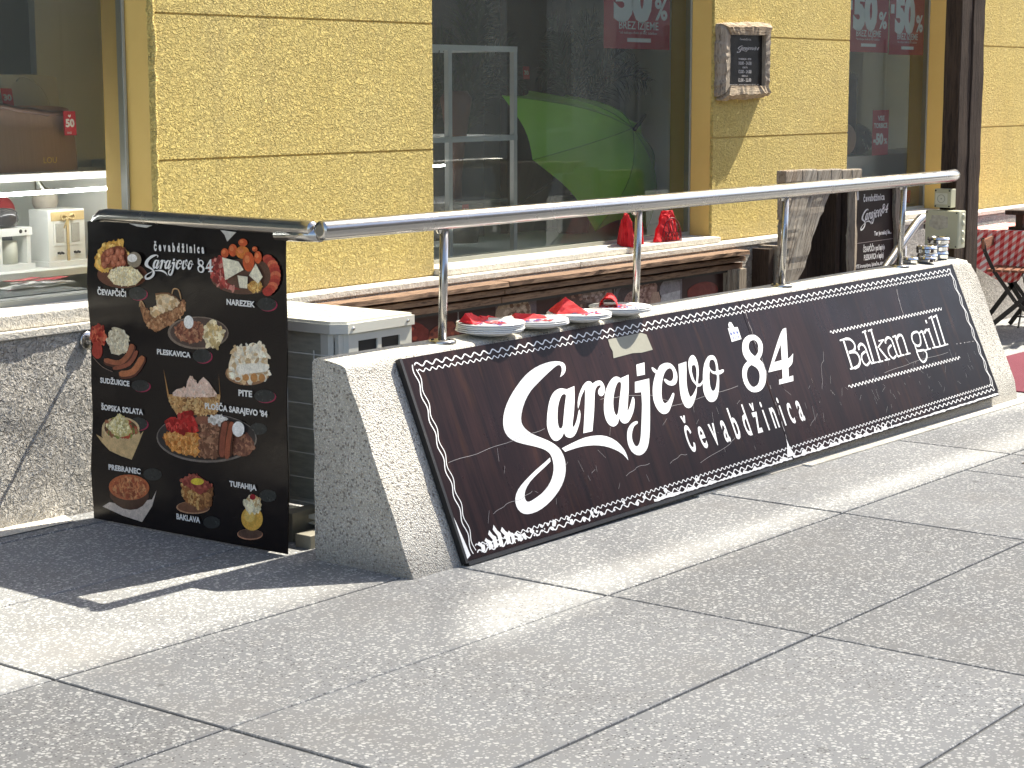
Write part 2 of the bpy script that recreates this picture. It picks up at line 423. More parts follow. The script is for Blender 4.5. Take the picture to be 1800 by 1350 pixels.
# flat shapes (filled curves) and text -> 2D triangles
def fill2d(loops):
    cu = bpy.data.curves.new('c', 'CURVE'); cu.dimensions = '2D'; cu.fill_mode = 'BOTH'
    for L in loops:
        sp = cu.splines.new('POLY'); sp.points.add(len(L)-1); sp.use_cyclic_u = True
        for i, (u, v) in enumerate(L): sp.points[i].co = (u, v, 0, 1)
    return curve_tris(cu)
def curve_tris(cu):
    ob = bpy.data.objects.new('c', cu); COL.objects.link(ob)
    dg = bpy.context.evaluated_depsgraph_get(); me = bpy.data.meshes.new_from_object(ob.evaluated_get(dg))
    vs = [tuple(v.co[:2]) for v in me.vertices]; fs = [tuple(p.vertices) for p in me.polygons]
    bpy.data.objects.remove(ob); bpy.data.curves.remove(cu); bpy.data.meshes.remove(me)
    return vs, fs
_tc = {}
def text2d(txt, bold=.0, space=1.0):
    k = (txt, bold, space)
    if k not in _tc:
        cu = bpy.data.curves.new('t', 'FONT'); cu.body = txt; cu.offset = bold; cu.space_character = space; cu.resolution_u = 3
        _tc[k] = curve_tris(cu)
    return _tc[k]
CAPH = max(v[1] for v in text2d('H')[0])
def put_text(mb, txt, fn, u0, v0, w, h, bold=.0, space=1.0, lift=0.001, align='L'):
    """text of cap height h whose extent is w (w None: natural) at u0,v0 mapped through fn(u,v,height)"""
    vs, fs = text2d(txt, bold, space)
    if not vs: return
    xa = min(v[0] for v in vs); xb = max(v[0] for v in vs)
    sy = h/CAPH; sx = (w/(xb-xa)) if w else sy*.8
    if align == 'C': u0 = u0-(xb-xa)*sx/2
    mb.add([fn(u0+(x-xa)*sx, v0+y*sy, lift) for x, y in vs], fs)
def put_spaced(mb, txt, fn, u0, v0, w, h, lw, bold=.03, lift=.001, each=None):
    """condensed letters, each lw wide at most, evenly pitched over w"""
    nat = [(max(v[0] for v in text2d(c, bold)[0])-min(v[0] for v in text2d(c, bold)[0])) for c in txt]
    k = lw/max(nat); ws = [n*k for n in nat]; gap = (w-sum(ws))/(len(txt)-1); u = u0
    for c, cw in zip(txt, ws):
        if each: mb = MB()
        put_text(mb, c, fn, u, v0, cw, h, bold=bold, lift=lift); u += cw+gap
        if each: mb.build('letter', WHITE, each)
def ribbon(mb, pts, w, fn, lift):
    P = [Vector((p[0], p[1])) for p in pts]; n = len(P); Lf = []; Rt = []
    for i in range(n):
        t = P[min(i+1, n-1)]-P[max(i-1, 0)]
        if t.length < 1e-9: t = Vector((1, 0))
        t.normalize(); nn = Vector((-t.y, t.x))*w/2; Lf.append(P[i]+nn); Rt.append(P[i]-nn)
    vs = [fn(p.x, p.y, lift) for p in Lf]+[fn(p.x, p.y, lift) for p in Rt]
    mb.add(vs, [(i, i+1, n+i+1, n+i) for i in range(n-1)])
def inpoly(x, y, P):
    r = False; j = len(P)-1
    for i in range(len(P)):
        if (P[i][1] > y) != (P[j][1] > y) and x < (P[j][0]-P[i][0])*(y-P[i][1])/(P[j][1]-P[i][1])+P[i][0]: r = not r
        j = i
    return r

D = {
'LOGO': [
[[0.806,0.543],[0.8166,0.5523],[0.8279,0.5639],[0.8326,0.574],[0.8325,0.5822],[0.827,0.5868],[0.8166,0.588],[0.8015,0.585],[0.7816,0.579],[0.7553,0.5703],[0.7266,0.5601],[0.6989,0.5498],[0.6711,0.5392],[0.6431,0.5286],[0.6152,0.5164],[0.5873,0.5004],[0.5613,0.4823],[0.5384,0.462],[0.5204,0.4423],[0.5096,0.4265],[0.5049,0.4128],[0.5059,0.4006],[0.5125,0.3889],[0.5254,0.3762],[0.5424,0.364],[0.5621,0.3536],[0.5826,0.3442],[0.6005,0.3359],[0.6174,0.3274],[0.6348,0.3173],[0.6503,0.3063],[0.6623,0.2948],[0.6708,0.2823],[0.675,0.2685],[0.6756,0.2539],[0.6734,0.2387],[0.6678,0.2229],[0.6584,0.2064],[0.6454,0.1899],[0.6287,0.1744],[0.6084,0.1596],[0.5843,0.1455],[0.5569,0.1323],[0.5263,0.1201],[0.4941,0.1097],[0.4617,0.1017],[0.4301,0.0967],[0.4,0.0954],[0.374,0.0973],[0.3555,0.1025],[0.3426,0.1106],[0.3342,0.1218],[0.3309,0.1348],[0.3326,0.1483],[0.3394,0.1619],[0.3515,0.1751],[0.3688,0.1877],[0.3909,0.1989],[0.419,0.2102],[0.4575,0.2241],[0.4972,0.2375],[0.5295,0.247],[0.5569,0.2548],[0.5804,0.2623],[0.5965,0.2675],[0.5926,0.2535],[0.5735,0.2468],[0.548,0.2381],[0.5226,0.2303],[0.4962,0.2219],[0.4685,0.2122],[0.4428,0.2017],[0.4221,0.1903],[0.4062,0.179],[0.3964,0.1688],[0.3911,0.1594],[0.3891,0.1504],[0.3909,0.143],[0.3959,0.1386],[0.4053,0.1369],[0.4203,0.1383],[0.4397,0.1418],[0.4634,0.1467],[0.4886,0.1534],[0.5126,0.1622],[0.5348,0.1724],[0.5527,0.1826],[0.5681,0.1939],[0.5822,0.2071],[0.5938,0.2214],[0.6016,0.2365],[0.6061,0.2514],[0.6072,0.2649],[0.605,0.2767],[0.5996,0.2854],[0.5915,0.2926],[0.5821,0.2989],[0.5691,0.3052],[0.55,0.3128],[0.5269,0.3209],[0.4993,0.3297],[0.4719,0.3385],[0.4497,0.3467],[0.4312,0.3552],[0.4169,0.3648],[0.4068,0.3755],[0.4008,0.3878],[0.3992,0.4013],[0.4019,0.4156],[0.409,0.4312],[0.4205,0.449],[0.4368,0.4678],[0.459,0.4872],[0.4848,0.5064],[0.5118,0.5235],[0.5411,0.5399],[0.574,0.557],[0.6085,0.5726],[0.643,0.5848],[0.6781,0.5941],[0.7146,0.6004],[0.75,0.604],[0.7819,0.6052],[0.81,0.6039],[0.8334,0.6001],[0.8504,0.5943],[0.8578,0.5872],[0.859,0.579],[0.8559,0.5699],[0.8493,0.5612],[0.8406,0.5546],[0.83,0.5494],[0.8168,0.5455]],
[[0.6795,0.2888],[0.7101,0.2932],[0.7509,0.2985],[0.7909,0.3032],[0.8315,0.3063],[0.8709,0.3058],[0.9073,0.3028],[0.9373,0.2983],[0.9639,0.2909],[0.9901,0.2791],[1.0128,0.2643],[1.0296,0.2464],[1.0411,0.2287],[1.046,0.2152],[1.0471,0.2037],[1.0467,0.1922],[1.0455,0.1838],[1.0372,0.1964],[1.0236,0.2122],[1.0047,0.2256],[0.9819,0.238],[0.9571,0.2488],[0.9296,0.2581],[0.8989,0.2656],[0.8664,0.2712],[0.8331,0.2749],[0.8,0.2769],[0.7681,0.2771],[0.7388,0.2762],[0.7116,0.2748],[0.6921,0.2734]],
[[0.8205,0.4939],[0.8721,0.4999],[0.8597,0.475],[0.8429,0.4437],[0.825,0.4162],[0.8079,0.392],[0.7944,0.3746],[0.7857,0.3624],[0.784,0.355],[0.7885,0.3536],[0.8006,0.3607],[0.8154,0.3722],[0.8279,0.3848],[0.839,0.397],[0.8483,0.4068],[0.8545,0.4113],[0.856,0.4057],[0.8533,0.395],[0.8461,0.3829],[0.8353,0.3693],[0.8206,0.3546],[0.8044,0.3409],[0.7896,0.3298],[0.775,0.3219],[0.7603,0.3184],[0.7465,0.3183],[0.7341,0.3215],[0.7249,0.3272],[0.7225,0.336],[0.7227,0.3438],[0.7148,0.3366],[0.703,0.3282],[0.6877,0.3224],[0.672,0.3191],[0.659,0.3195],[0.6485,0.3236],[0.6411,0.3318],[0.6367,0.3429],[0.6353,0.3563],[0.6367,0.3705],[0.6398,0.3824],[0.647,0.3966],[0.6616,0.4194],[0.679,0.4429],[0.6951,0.461],[0.7113,0.4757],[0.7275,0.4868],[0.7439,0.4947],[0.7615,0.4996],[0.7778,0.5019],[0.7895,0.5018],[0.7995,0.5],[0.8114,0.4968]],
[[0.8025,0.4775],[0.7946,0.4791],[0.7836,0.4776],[0.7723,0.4715],[0.7601,0.462],[0.7473,0.4501],[0.7344,0.4352],[0.7218,0.4159],[0.7114,0.3966],[0.7055,0.3815],[0.7031,0.3699],[0.704,0.3623],[0.7084,0.3589],[0.7167,0.3598],[0.7273,0.3663],[0.7387,0.381],[0.7516,0.4001],[0.7671,0.4219],[0.7821,0.4426],[0.7939,0.4574],[0.802,0.4681],[0.8047,0.4744]],
[[0.8486,0.4145],[0.8519,0.4238],[0.8584,0.4368],[0.8698,0.4513],[0.8847,0.4665],[0.9036,0.4816],[0.9235,0.4947],[0.9417,0.5029],[0.9577,0.507],[0.9702,0.5062],[0.979,0.5028],[0.9826,0.4982],[0.9836,0.4941],[0.9947,0.4972],[1.0093,0.5004],[1.024,0.5014],[1.0371,0.5002],[1.0453,0.4952],[1.0502,0.4878],[1.0525,0.4786],[1.0513,0.4683],[1.0454,0.4577],[1.0362,0.4486],[1.024,0.443],[1.0121,0.4412],[1.0043,0.4448],[1.0001,0.451],[1.0009,0.4579],[1.0054,0.4647],[1.0138,0.4701],[1.0227,0.4745],[1.0291,0.478],[1.0317,0.4806],[1.0274,0.4826],[1.0196,0.4831],[1.0106,0.4816],[1.0005,0.4774],[0.9909,0.4709],[0.9797,0.4585],[0.9641,0.4338],[0.9471,0.4055],[0.9303,0.3805],[0.9144,0.3578],[0.8997,0.3369],[0.8891,0.3221],[0.8314,0.3228],[0.8521,0.3538],[0.8769,0.3916],[0.8946,0.42],[0.909,0.4442],[0.9216,0.4657],[0.9285,0.4797],[0.9247,0.4793],[0.9149,0.4719],[0.9012,0.4628],[0.8868,0.4519],[0.8766,0.4411],[0.8675,0.4308],[0.8568,0.4214]],
[[1.1681,0.4922],[1.2269,0.4996],[1.2144,0.4756],[1.1969,0.4443],[1.1759,0.413],[1.157,0.386],[1.1464,0.3709],[1.143,0.3645],[1.15,0.3674],[1.1617,0.3755],[1.174,0.3858],[1.1862,0.3966],[1.1969,0.4066],[1.2054,0.4127],[1.2113,0.4108],[1.2123,0.4029],[1.2049,0.3883],[1.1925,0.3712],[1.1767,0.3557],[1.1589,0.3417],[1.1408,0.3303],[1.1232,0.3225],[1.1073,0.3204],[1.0942,0.3219],[1.0854,0.3264],[1.0799,0.3327],[1.0776,0.3401],[1.077,0.3462],[1.0687,0.3373],[1.0566,0.3274],[1.0418,0.3218],[1.0265,0.3198],[1.013,0.3233],[1.0021,0.3306],[0.9954,0.3406],[0.9926,0.3536],[0.9943,0.37],[1.0002,0.3885],[1.0111,0.4085],[1.0249,0.4284],[1.0397,0.4464],[1.0563,0.4628],[1.0756,0.4774],[1.0954,0.4893],[1.1141,0.4973],[1.1309,0.5019],[1.1441,0.5024],[1.1546,0.5003],[1.1628,0.4962]],
[[1.1587,0.4787],[1.152,0.4802],[1.1422,0.4784],[1.1297,0.4713],[1.1154,0.4599],[1.0991,0.4437],[1.0836,0.4253],[1.0716,0.4066],[1.0633,0.3893],[1.0601,0.3756],[1.0604,0.3655],[1.0628,0.3598],[1.0678,0.3587],[1.0756,0.3625],[1.0857,0.3716],[1.0979,0.3872],[1.1122,0.4068],[1.1304,0.4297],[1.147,0.4509],[1.1559,0.4633],[1.1602,0.4712],[1.1613,0.4762]],
[[1.2984,0.5309],[1.3565,0.5338],[1.3328,0.4866],[1.2785,0.4874]],
[[1.2521,0.4669],[1.3516,0.4683],[1.341,0.447],[1.3259,0.4178],[1.3097,0.3877],[1.291,0.3541],[1.2679,0.3139],[1.2445,0.2756],[1.2249,0.2476],[1.2071,0.2263],[1.1908,0.2117],[1.1748,0.2019],[1.1573,0.195],[1.14,0.1915],[1.1242,0.1911],[1.1095,0.1943],[1.0955,0.2014],[1.0843,0.212],[1.0784,0.2263],[1.077,0.2423],[1.0807,0.2584],[1.088,0.2739],[1.0975,0.2879],[1.1099,0.2999],[1.1263,0.3092],[1.1438,0.3158],[1.1607,0.319],[1.1747,0.3197],[1.1821,0.3186],[1.1848,0.3161],[1.1833,0.3125],[1.1777,0.3088],[1.1673,0.307],[1.1547,0.3037],[1.1416,0.2952],[1.1294,0.2844],[1.1202,0.2732],[1.1142,0.2616],[1.1123,0.2495],[1.1138,0.2387],[1.1178,0.2307],[1.1246,0.2265],[1.1345,0.2276],[1.1465,0.2336],[1.1586,0.2439],[1.1731,0.261],[1.1932,0.29],[1.2143,0.3224],[1.2328,0.3507],[1.2488,0.377],[1.2618,0.4034],[1.2704,0.4231],[1.2289,0.4265]],
[[1.3911,0.5079],[1.396,0.509],[1.4036,0.5064],[1.414,0.4986],[1.4229,0.491],[1.4336,0.4991],[1.4496,0.5082],[1.4699,0.513],[1.4913,0.5149],[1.51,0.5136],[1.5259,0.509],[1.5376,0.5008],[1.5453,0.4899],[1.5489,0.4768],[1.5485,0.4631],[1.5434,0.45],[1.5352,0.4384],[1.5252,0.4296],[1.5134,0.4236],[1.4996,0.4212],[1.4854,0.4216],[1.4717,0.4245],[1.4599,0.4297],[1.4514,0.4375],[1.4465,0.4453],[1.4462,0.4507],[1.4491,0.4537],[1.4543,0.4537],[1.4613,0.4513],[1.4693,0.4462],[1.4781,0.4413],[1.4874,0.4397],[1.497,0.4411],[1.5072,0.4462],[1.5162,0.454],[1.5221,0.4643],[1.5248,0.4748],[1.5232,0.4831],[1.5178,0.4889],[1.508,0.4909],[1.4953,0.4895],[1.4804,0.4844],[1.4644,0.4758],[1.448,0.4626],[1.4324,0.4471],[1.4194,0.4313],[1.4086,0.4155],[1.3996,0.4007],[1.3934,0.3872],[1.391,0.3751],[1.392,0.3658],[1.3963,0.3612],[1.4035,0.3599],[1.4136,0.3615],[1.4256,0.3655],[1.4393,0.372],[1.4527,0.3792],[1.4639,0.3864],[1.473,0.3918],[1.4802,0.3927],[1.4836,0.3903],[1.4813,0.3849],[1.4738,0.3764],[1.4598,0.3639],[1.443,0.3501],[1.4263,0.3371],[1.4101,0.3266],[1.3964,0.3213],[1.3834,0.3195],[1.3693,0.3203],[1.3563,0.3243],[1.3457,0.3324],[1.3377,0.3432],[1.3329,0.3559],[1.3311,0.3699],[1.3324,0.3839],[1.3372,0.3991],[1.3462,0.417],[1.3582,0.4351],[1.3729,0.4518],[1.3873,0.4659],[1.3986,0.4758],[1.4063,0.4817],[1.3994,0.4867],[1.3923,0.4935],[1.39,0.5015]],
[[1.58,0.4989],[1.6406,0.5027],[1.6323,0.4876],[1.6209,0.4673],[1.608,0.4466],[1.5961,0.4262],[1.5883,0.4081],[1.5835,0.3924],[1.5817,0.38],[1.582,0.3706],[1.5824,0.3642],[1.5857,0.3613],[1.5948,0.3625],[1.6073,0.3672],[1.6229,0.3758],[1.6379,0.3853],[1.649,0.3917],[1.654,0.3987],[1.646,0.4088],[1.636,0.421],[1.6339,0.4359],[1.6352,0.4522],[1.6392,0.4698],[1.6458,0.4865],[1.6546,0.5001],[1.6652,0.5109],[1.6775,0.5185],[1.6897,0.5228],[1.7,0.5236],[1.7082,0.5206],[1.7141,0.5132],[1.7171,0.5025],[1.7168,0.4891],[1.7132,0.4738],[1.7054,0.457],[1.6951,0.4403],[1.6821,0.4245],[1.6716,0.412],[1.67,0.4065],[1.6734,0.4046],[1.6806,0.4043],[1.6901,0.406],[1.7018,0.411],[1.7113,0.4158],[1.7091,0.4103],[1.7037,0.4034],[1.692,0.3975],[1.6784,0.3933],[1.6663,0.3945],[1.6551,0.3941],[1.6471,0.385],[1.6377,0.372],[1.6213,0.3563],[1.6033,0.3412],[1.5876,0.3306],[1.5729,0.3234],[1.5595,0.3197],[1.5473,0.3195],[1.5356,0.3227],[1.5264,0.3298],[1.5212,0.3417],[1.5196,0.3571],[1.5221,0.3745],[1.5287,0.3953],[1.5411,0.4214],[1.5555,0.449],[1.5694,0.4773]],
[[1.6773,0.4827],[1.6722,0.4825],[1.6674,0.4794],[1.6607,0.4708],[1.6549,0.4587],[1.6523,0.4429],[1.652,0.4279],[1.6531,0.4177],[1.6569,0.4139],[1.6654,0.4212],[1.6753,0.4338],[1.6845,0.4486],[1.6915,0.4631],[1.6937,0.4737],[1.6921,0.4809],[1.6853,0.4831]],
[[1.7146,0.4199],[1.7237,0.4347],[1.7339,0.4489],[1.7478,0.4654],[1.7641,0.4811],[1.7833,0.4942],[1.8022,0.5037],[1.8165,0.5073],[1.8288,0.5074],[1.8407,0.5064],[1.8503,0.5026],[1.8563,0.4943],[1.8589,0.4834],[1.8568,0.47],[1.853,0.4568],[1.8485,0.4463],[1.8479,0.4392],[1.8595,0.439],[1.8734,0.4406],[1.8822,0.44],[1.8867,0.4381],[1.8851,0.4335],[1.8783,0.4286],[1.8644,0.4253],[1.8501,0.4231],[1.8436,0.4239],[1.8389,0.4222],[1.8334,0.412],[1.8256,0.3967],[1.8119,0.3761],[1.7958,0.3554],[1.7795,0.3398],[1.7628,0.3284],[1.746,0.3225],[1.7298,0.3208],[1.7147,0.3223],[1.702,0.3277],[1.6934,0.3383],[1.6888,0.3518],[1.6889,0.3663],[1.6932,0.3824],[1.703,0.4013]],
[[1.8259,0.4896],[1.8167,0.489],[1.8069,0.485],[1.7969,0.4755],[1.7901,0.4644],[1.7909,0.4555],[1.7962,0.4479],[1.805,0.4421],[1.8149,0.4388],[1.8223,0.438],[1.8289,0.4416],[1.8358,0.4536],[1.8408,0.4674],[1.8412,0.4767],[1.8385,0.4835],[1.8333,0.4878]],
[[1.7836,0.4472],[1.7726,0.4332],[1.7607,0.414],[1.7523,0.3959],[1.7477,0.3798],[1.7494,0.3687],[1.7559,0.363],[1.7673,0.3641],[1.781,0.3709],[1.7952,0.3838],[1.8082,0.3989],[1.8191,0.4129],[1.8238,0.4241],[1.8144,0.4283],[1.8017,0.4305],[1.7946,0.435],[1.7895,0.4397],[1.7872,0.4461]]],
'N84': [
[[2.1894,0.5569],[2.2034,0.5553],[2.2153,0.5515],[2.2281,0.5441],[2.2387,0.5343],[2.245,0.5225],[2.2465,0.5096],[2.2413,0.4969],[2.2323,0.4847],[2.2222,0.4735],[2.2102,0.4635],[2.1941,0.4547],[2.1809,0.4485],[2.1884,0.4414],[2.1965,0.4309],[2.2004,0.4179],[2.2012,0.404],[2.1982,0.3913],[2.1922,0.3788],[2.1838,0.3654],[2.1726,0.3524],[2.158,0.3404],[2.1411,0.3303],[2.1228,0.3229],[2.104,0.3182],[2.0865,0.3164],[2.0692,0.3169],[2.0515,0.3187],[2.035,0.3235],[2.021,0.3327],[2.0104,0.3448],[2.0044,0.3588],[2.0029,0.3741],[2.0067,0.3908],[2.0138,0.4063],[2.0219,0.4179],[2.0319,0.4274],[2.0445,0.4356],[2.0582,0.4423],[2.0733,0.4475],[2.0852,0.4508],[2.0786,0.4599],[2.0722,0.4719],[2.0707,0.4832],[2.0727,0.4952],[2.0785,0.5089],[2.0874,0.5223],[2.0986,0.5335],[2.1126,0.543],[2.1303,0.5507],[2.1499,0.5559],[2.1703,0.5576]],
[[2.1843,0.5337],[2.1717,0.5337],[2.1584,0.5313],[2.1458,0.525],[2.1355,0.5168],[2.13,0.5084],[2.1282,0.4993],[2.1301,0.4896],[2.1353,0.4801],[2.1453,0.471],[2.1543,0.4643],[2.1674,0.4683],[2.183,0.4746],[2.1946,0.4832],[2.2034,0.4933],[2.2085,0.5052],[2.2099,0.5164],[2.2069,0.524],[2.201,0.5292],[2.1937,0.5324]],
[[2.105,0.4328],[2.092,0.4299],[2.0757,0.4246],[2.0614,0.4156],[2.0494,0.4045],[2.0416,0.3925],[2.0376,0.38],[2.0378,0.3676],[2.0416,0.3562],[2.0485,0.3472],[2.0583,0.3411],[2.0709,0.3397],[2.0851,0.3415],[2.0996,0.3454],[2.1138,0.3521],[2.1266,0.3629],[2.137,0.3752],[2.1435,0.3867],[2.1456,0.3977],[2.1422,0.408],[2.134,0.4175],[2.1187,0.4263]],
[[2.4493,0.5544],[2.4671,0.5571],[2.4796,0.5567],[2.4476,0.4951],[2.4064,0.423],[2.4209,0.4265],[2.4387,0.4313],[2.454,0.4371],[2.4653,0.4417],[2.4537,0.4265],[2.4397,0.4097],[2.4305,0.4014],[2.4202,0.3959],[2.4021,0.3897],[2.3864,0.3852],[2.3643,0.3465],[2.4029,0.3483],[2.3895,0.3251],[2.2674,0.3249],[2.2784,0.3446],[2.3105,0.3458],[2.3327,0.3857],[2.2156,0.3858],[2.243,0.4071],[2.2781,0.4343],[2.308,0.4574],[2.3385,0.4805],[2.3734,0.5063],[2.4061,0.5294],[2.43,0.5448]],
[[2.3907,0.4921],[2.2876,0.422],[2.3544,0.4239]]],
'ST': [
[0.0139,[[2.9323,0.4523],[2.9233,0.3156]]],
[0.0073,[[2.8997,0.4523],[2.9595,0.4548]]],
[0.0073,[[2.902,0.3164],[2.9635,0.3153]]],
[0.0125,[[2.9511,0.4532],[2.9683,0.4527],[2.9889,0.4497],[3.0047,0.4412],[3.0156,0.4303],[3.0186,0.4191],[3.0149,0.4084],[3.0049,0.3996],[2.9893,0.3931],[2.9647,0.3908],[2.9434,0.3904]]],
[0.0132,[[2.9434,0.3904],[2.97,0.3898],[2.9993,0.3865],[3.0137,0.3765],[3.0202,0.3639],[3.02,0.3513],[3.0137,0.3391],[3.002,0.3287],[2.9857,0.3206],[2.9617,0.3167],[2.9413,0.3152]]],
[0.0125,[[3.043,0.3906],[3.0425,0.3971],[3.0458,0.4049],[3.0598,0.4119],[3.0761,0.4162],[3.0877,0.4141],[3.0967,0.4084],[3.1029,0.4029],[3.1066,0.3906],[3.1064,0.3586],[3.1066,0.328],[3.1135,0.3205],[3.1204,0.3208]]],
[0.0103,[[3.0933,0.3774],[3.0738,0.3737],[3.0525,0.3675],[3.0423,0.3581],[3.038,0.3472],[3.0387,0.3352],[3.0441,0.3245],[3.0539,0.3174],[3.0668,0.3144],[3.0834,0.3193],[3.0973,0.3254]]],
[0.0132,[[3.1514,0.4689],[3.1352,0.3172]]],
[0.0073,[[3.1267,0.466],[3.1679,0.4708]]],
[0.0066,[[3.1063,0.317],[3.1635,0.3175]]],
[0.0132,[[3.2163,0.4694],[3.1991,0.3169]]],
[0.0073,[[3.1843,0.4672],[3.2287,0.4707]]],
[0.0066,[[3.1705,0.3166],[3.2272,0.3154]]],
[0.0073,[[3.2965,0.4102],[3.2213,0.3813]]],
[0.0066,[[3.2505,0.4108],[3.305,0.4111]]],
[0.0125,[[3.233,0.3762],[3.2762,0.3189]]],
[0.0066,[[3.2439,0.3171],[3.2977,0.3163]]],
[0.0125,[[3.3103,0.3918],[3.3116,0.3982],[3.3169,0.4061],[3.3316,0.4132],[3.3488,0.4176],[3.363,0.4152],[3.374,0.4092],[3.3789,0.4038],[3.3806,0.3914],[3.3803,0.3586],[3.3805,0.3272],[3.3859,0.3198],[3.3913,0.3203]]],
[0.0103,[[3.3594,0.3787],[3.3399,0.3739],[3.3189,0.3664],[3.31,0.3562],[3.3073,0.3452],[3.3097,0.3346],[3.3162,0.3254],[3.3249,0.3186],[3.3363,0.3155],[3.3529,0.3196],[3.367,0.325]]],
[0.0132,[[3.4257,0.4149],[3.4182,0.319]]],
[0.0073,[[3.3974,0.4142],[3.4357,0.4176]]],
[0.0066,[[3.3907,0.3196],[3.451,0.3201]]],
[0.0125,[[3.43,0.3992],[3.4419,0.4073],[3.4578,0.4152],[3.4745,0.4168],[3.4888,0.4137],[3.495,0.407],[3.4966,0.3919],[3.4938,0.3565],[3.49,0.3239]]],
[0.0066,[[3.4626,0.3195],[3.5156,0.3202]]],
[0.011,[[3.6221,0.4128],[3.6399,0.4137],[3.6592,0.4126],[3.668,0.4059],[3.6712,0.3958],[3.6695,0.3829],[3.6637,0.3695],[3.6553,0.3575],[3.6436,0.3486],[3.6266,0.3453],[3.6091,0.3467],[3.5948,0.3532],[3.5845,0.3629],[3.5806,0.3744],[3.5817,0.3863],[3.5873,0.3971],[3.5964,0.4059],[3.6102,0.4105],[3.6221,0.4128]]],
[0.0073,[[3.6677,0.402],[3.7094,0.4131]]],
[0.0103,[[3.5904,0.3546],[3.5867,0.3418],[3.5868,0.3281],[3.5995,0.3228],[3.6182,0.3206],[3.6416,0.3208],[3.6628,0.3193],[3.6736,0.3103],[3.676,0.2985],[3.668,0.2856],[3.6531,0.2741],[3.6325,0.2662],[3.6119,0.2636],[3.5979,0.2703],[3.5886,0.2817],[3.5852,0.2956],[3.5847,0.3091],[3.5842,0.3185],[3.5841,0.3245]]],
[0.0125,[[3.7116,0.4051],[3.7077,0.318]]],
[0.0066,[[3.6827,0.4055],[3.7229,0.4089]]],
[0.0066,[[3.6781,0.3176],[3.7375,0.3185]]],
[0.011,[[3.7268,0.3976],[3.7394,0.4051],[3.7547,0.4122],[3.7674,0.4109],[3.7767,0.4079]]],
[0.0132,[[3.782,0.4093],[3.7845,0.319]]],
[0.0066,[[3.7574,0.408],[3.7945,0.4146]]],
[0.0066,[[3.7553,0.3196],[3.8177,0.318]]],
[0.0139,[[3.7869,0.4597],[3.7874,0.4428]]],
[0.0132,[[3.8585,0.4701],[3.8436,0.3182]]],
[0.0073,[[3.8239,0.4638],[3.8679,0.4712]]],
[0.0066,[[3.8177,0.318],[3.882,0.3178]]],
[0.0132,[[3.9156,0.4664],[3.9007,0.3196]]],
[0.0073,[[3.8755,0.4645],[3.9239,0.4715]]],
[0.0066,[[3.874,0.3187],[3.9333,0.3191]]]],
'DISH': [
['cevapi',[0.13,0.05,0.03],[[0.3179,0.1639],[0.3148,0.1736],[0.3052,0.1832],[0.2897,0.1921],[0.2689,0.1999],[0.2438,0.2062],[0.2157,0.2107],[0.186,0.2132],[0.156,0.2135],[0.1274,0.2116],[0.1015,0.2075],[0.0797,0.2015],[0.0632,0.1939],[0.0528,0.185],[0.0491,0.1753],[0.0523,0.1654],[0.0622,0.1556],[0.0783,0.1466],[0.0997,0.1387],[0.1254,0.1324],[0.1539,0.1281],[0.1839,0.1258],[0.2138,0.1257],[0.2421,0.1278],[0.2674,0.132],[0.2885,0.138],[0.3044,0.1456],[0.3144,0.1544]],None],
['cevapi',[0.72,0.42,0.09],[[0.0371,0.1442],[0.0411,0.1266],[0.051,0.1075],[0.0641,0.092],[0.0799,0.0793],[0.0973,0.0703],[0.1165,0.0644],[0.139,0.0623],[0.1604,0.0607],[0.1771,0.0548],[0.1894,0.0507],[0.196,0.0544],[0.1984,0.0616],[0.195,0.0703],[0.1937,0.0797],[0.2061,0.0874],[0.2195,0.0967],[0.2262,0.1123],[0.2238,0.1278],[0.2034,0.1371],[0.177,0.1431],[0.1549,0.1449],[0.1333,0.1471],[0.1108,0.1564],[0.0896,0.1646],[0.0713,0.164],[0.0561,0.1592],[0.0437,0.1537]],[90,0.014,[[0.8,0.5,0.12],[0.55,0.28,0.05],[0.85,0.6,0.2]]]],
['cevapi',[0.25,0.07,0.03],[[0.07,0.1248],[0.075,0.1104],[0.0878,0.0971],[0.1077,0.0881],[0.1316,0.0819],[0.1576,0.076],[0.1827,0.0756],[0.2048,0.0883],[0.2197,0.1056],[0.2233,0.1226],[0.2132,0.1371],[0.1798,0.1438],[0.1406,0.1468],[0.1115,0.1499],[0.0892,0.1489],[0.0753,0.1387]],[40,0.014,[[0.3,0.09,0.05],[0.2,0.05,0.03]]]],
['cevapi',[0.12,0.03,0.02],[[0.1074,0.1423],[0.1068,0.1456],[0.1048,0.1487],[0.1016,0.1512],[0.0975,0.1529],[0.093,0.1537],[0.0884,0.1533],[0.0843,0.152],[0.0809,0.1497],[0.0787,0.1468],[0.0779,0.1435],[0.0786,0.1401],[0.0806,0.137],[0.0838,0.1345],[0.0879,0.1328],[0.0924,0.1321],[0.097,0.1324],[0.1011,0.1338],[0.1045,0.136],[0.1066,0.139]],None],
['cevapi',[0.42,0.13,0.07],[[0.1052,0.1406],[0.1045,0.1439],[0.1025,0.147],[0.0993,0.1495],[0.0953,0.1512],[0.0907,0.152],[0.0862,0.1516],[0.082,0.1502],[0.0787,0.148],[0.0765,0.1451],[0.0757,0.1417],[0.0763,0.1384],[0.0783,0.1353],[0.0815,0.1328],[0.0856,0.1311],[0.0902,0.1304],[0.0947,0.1307],[0.0989,0.1321],[0.1022,0.1343],[0.1044,0.1373]],None],
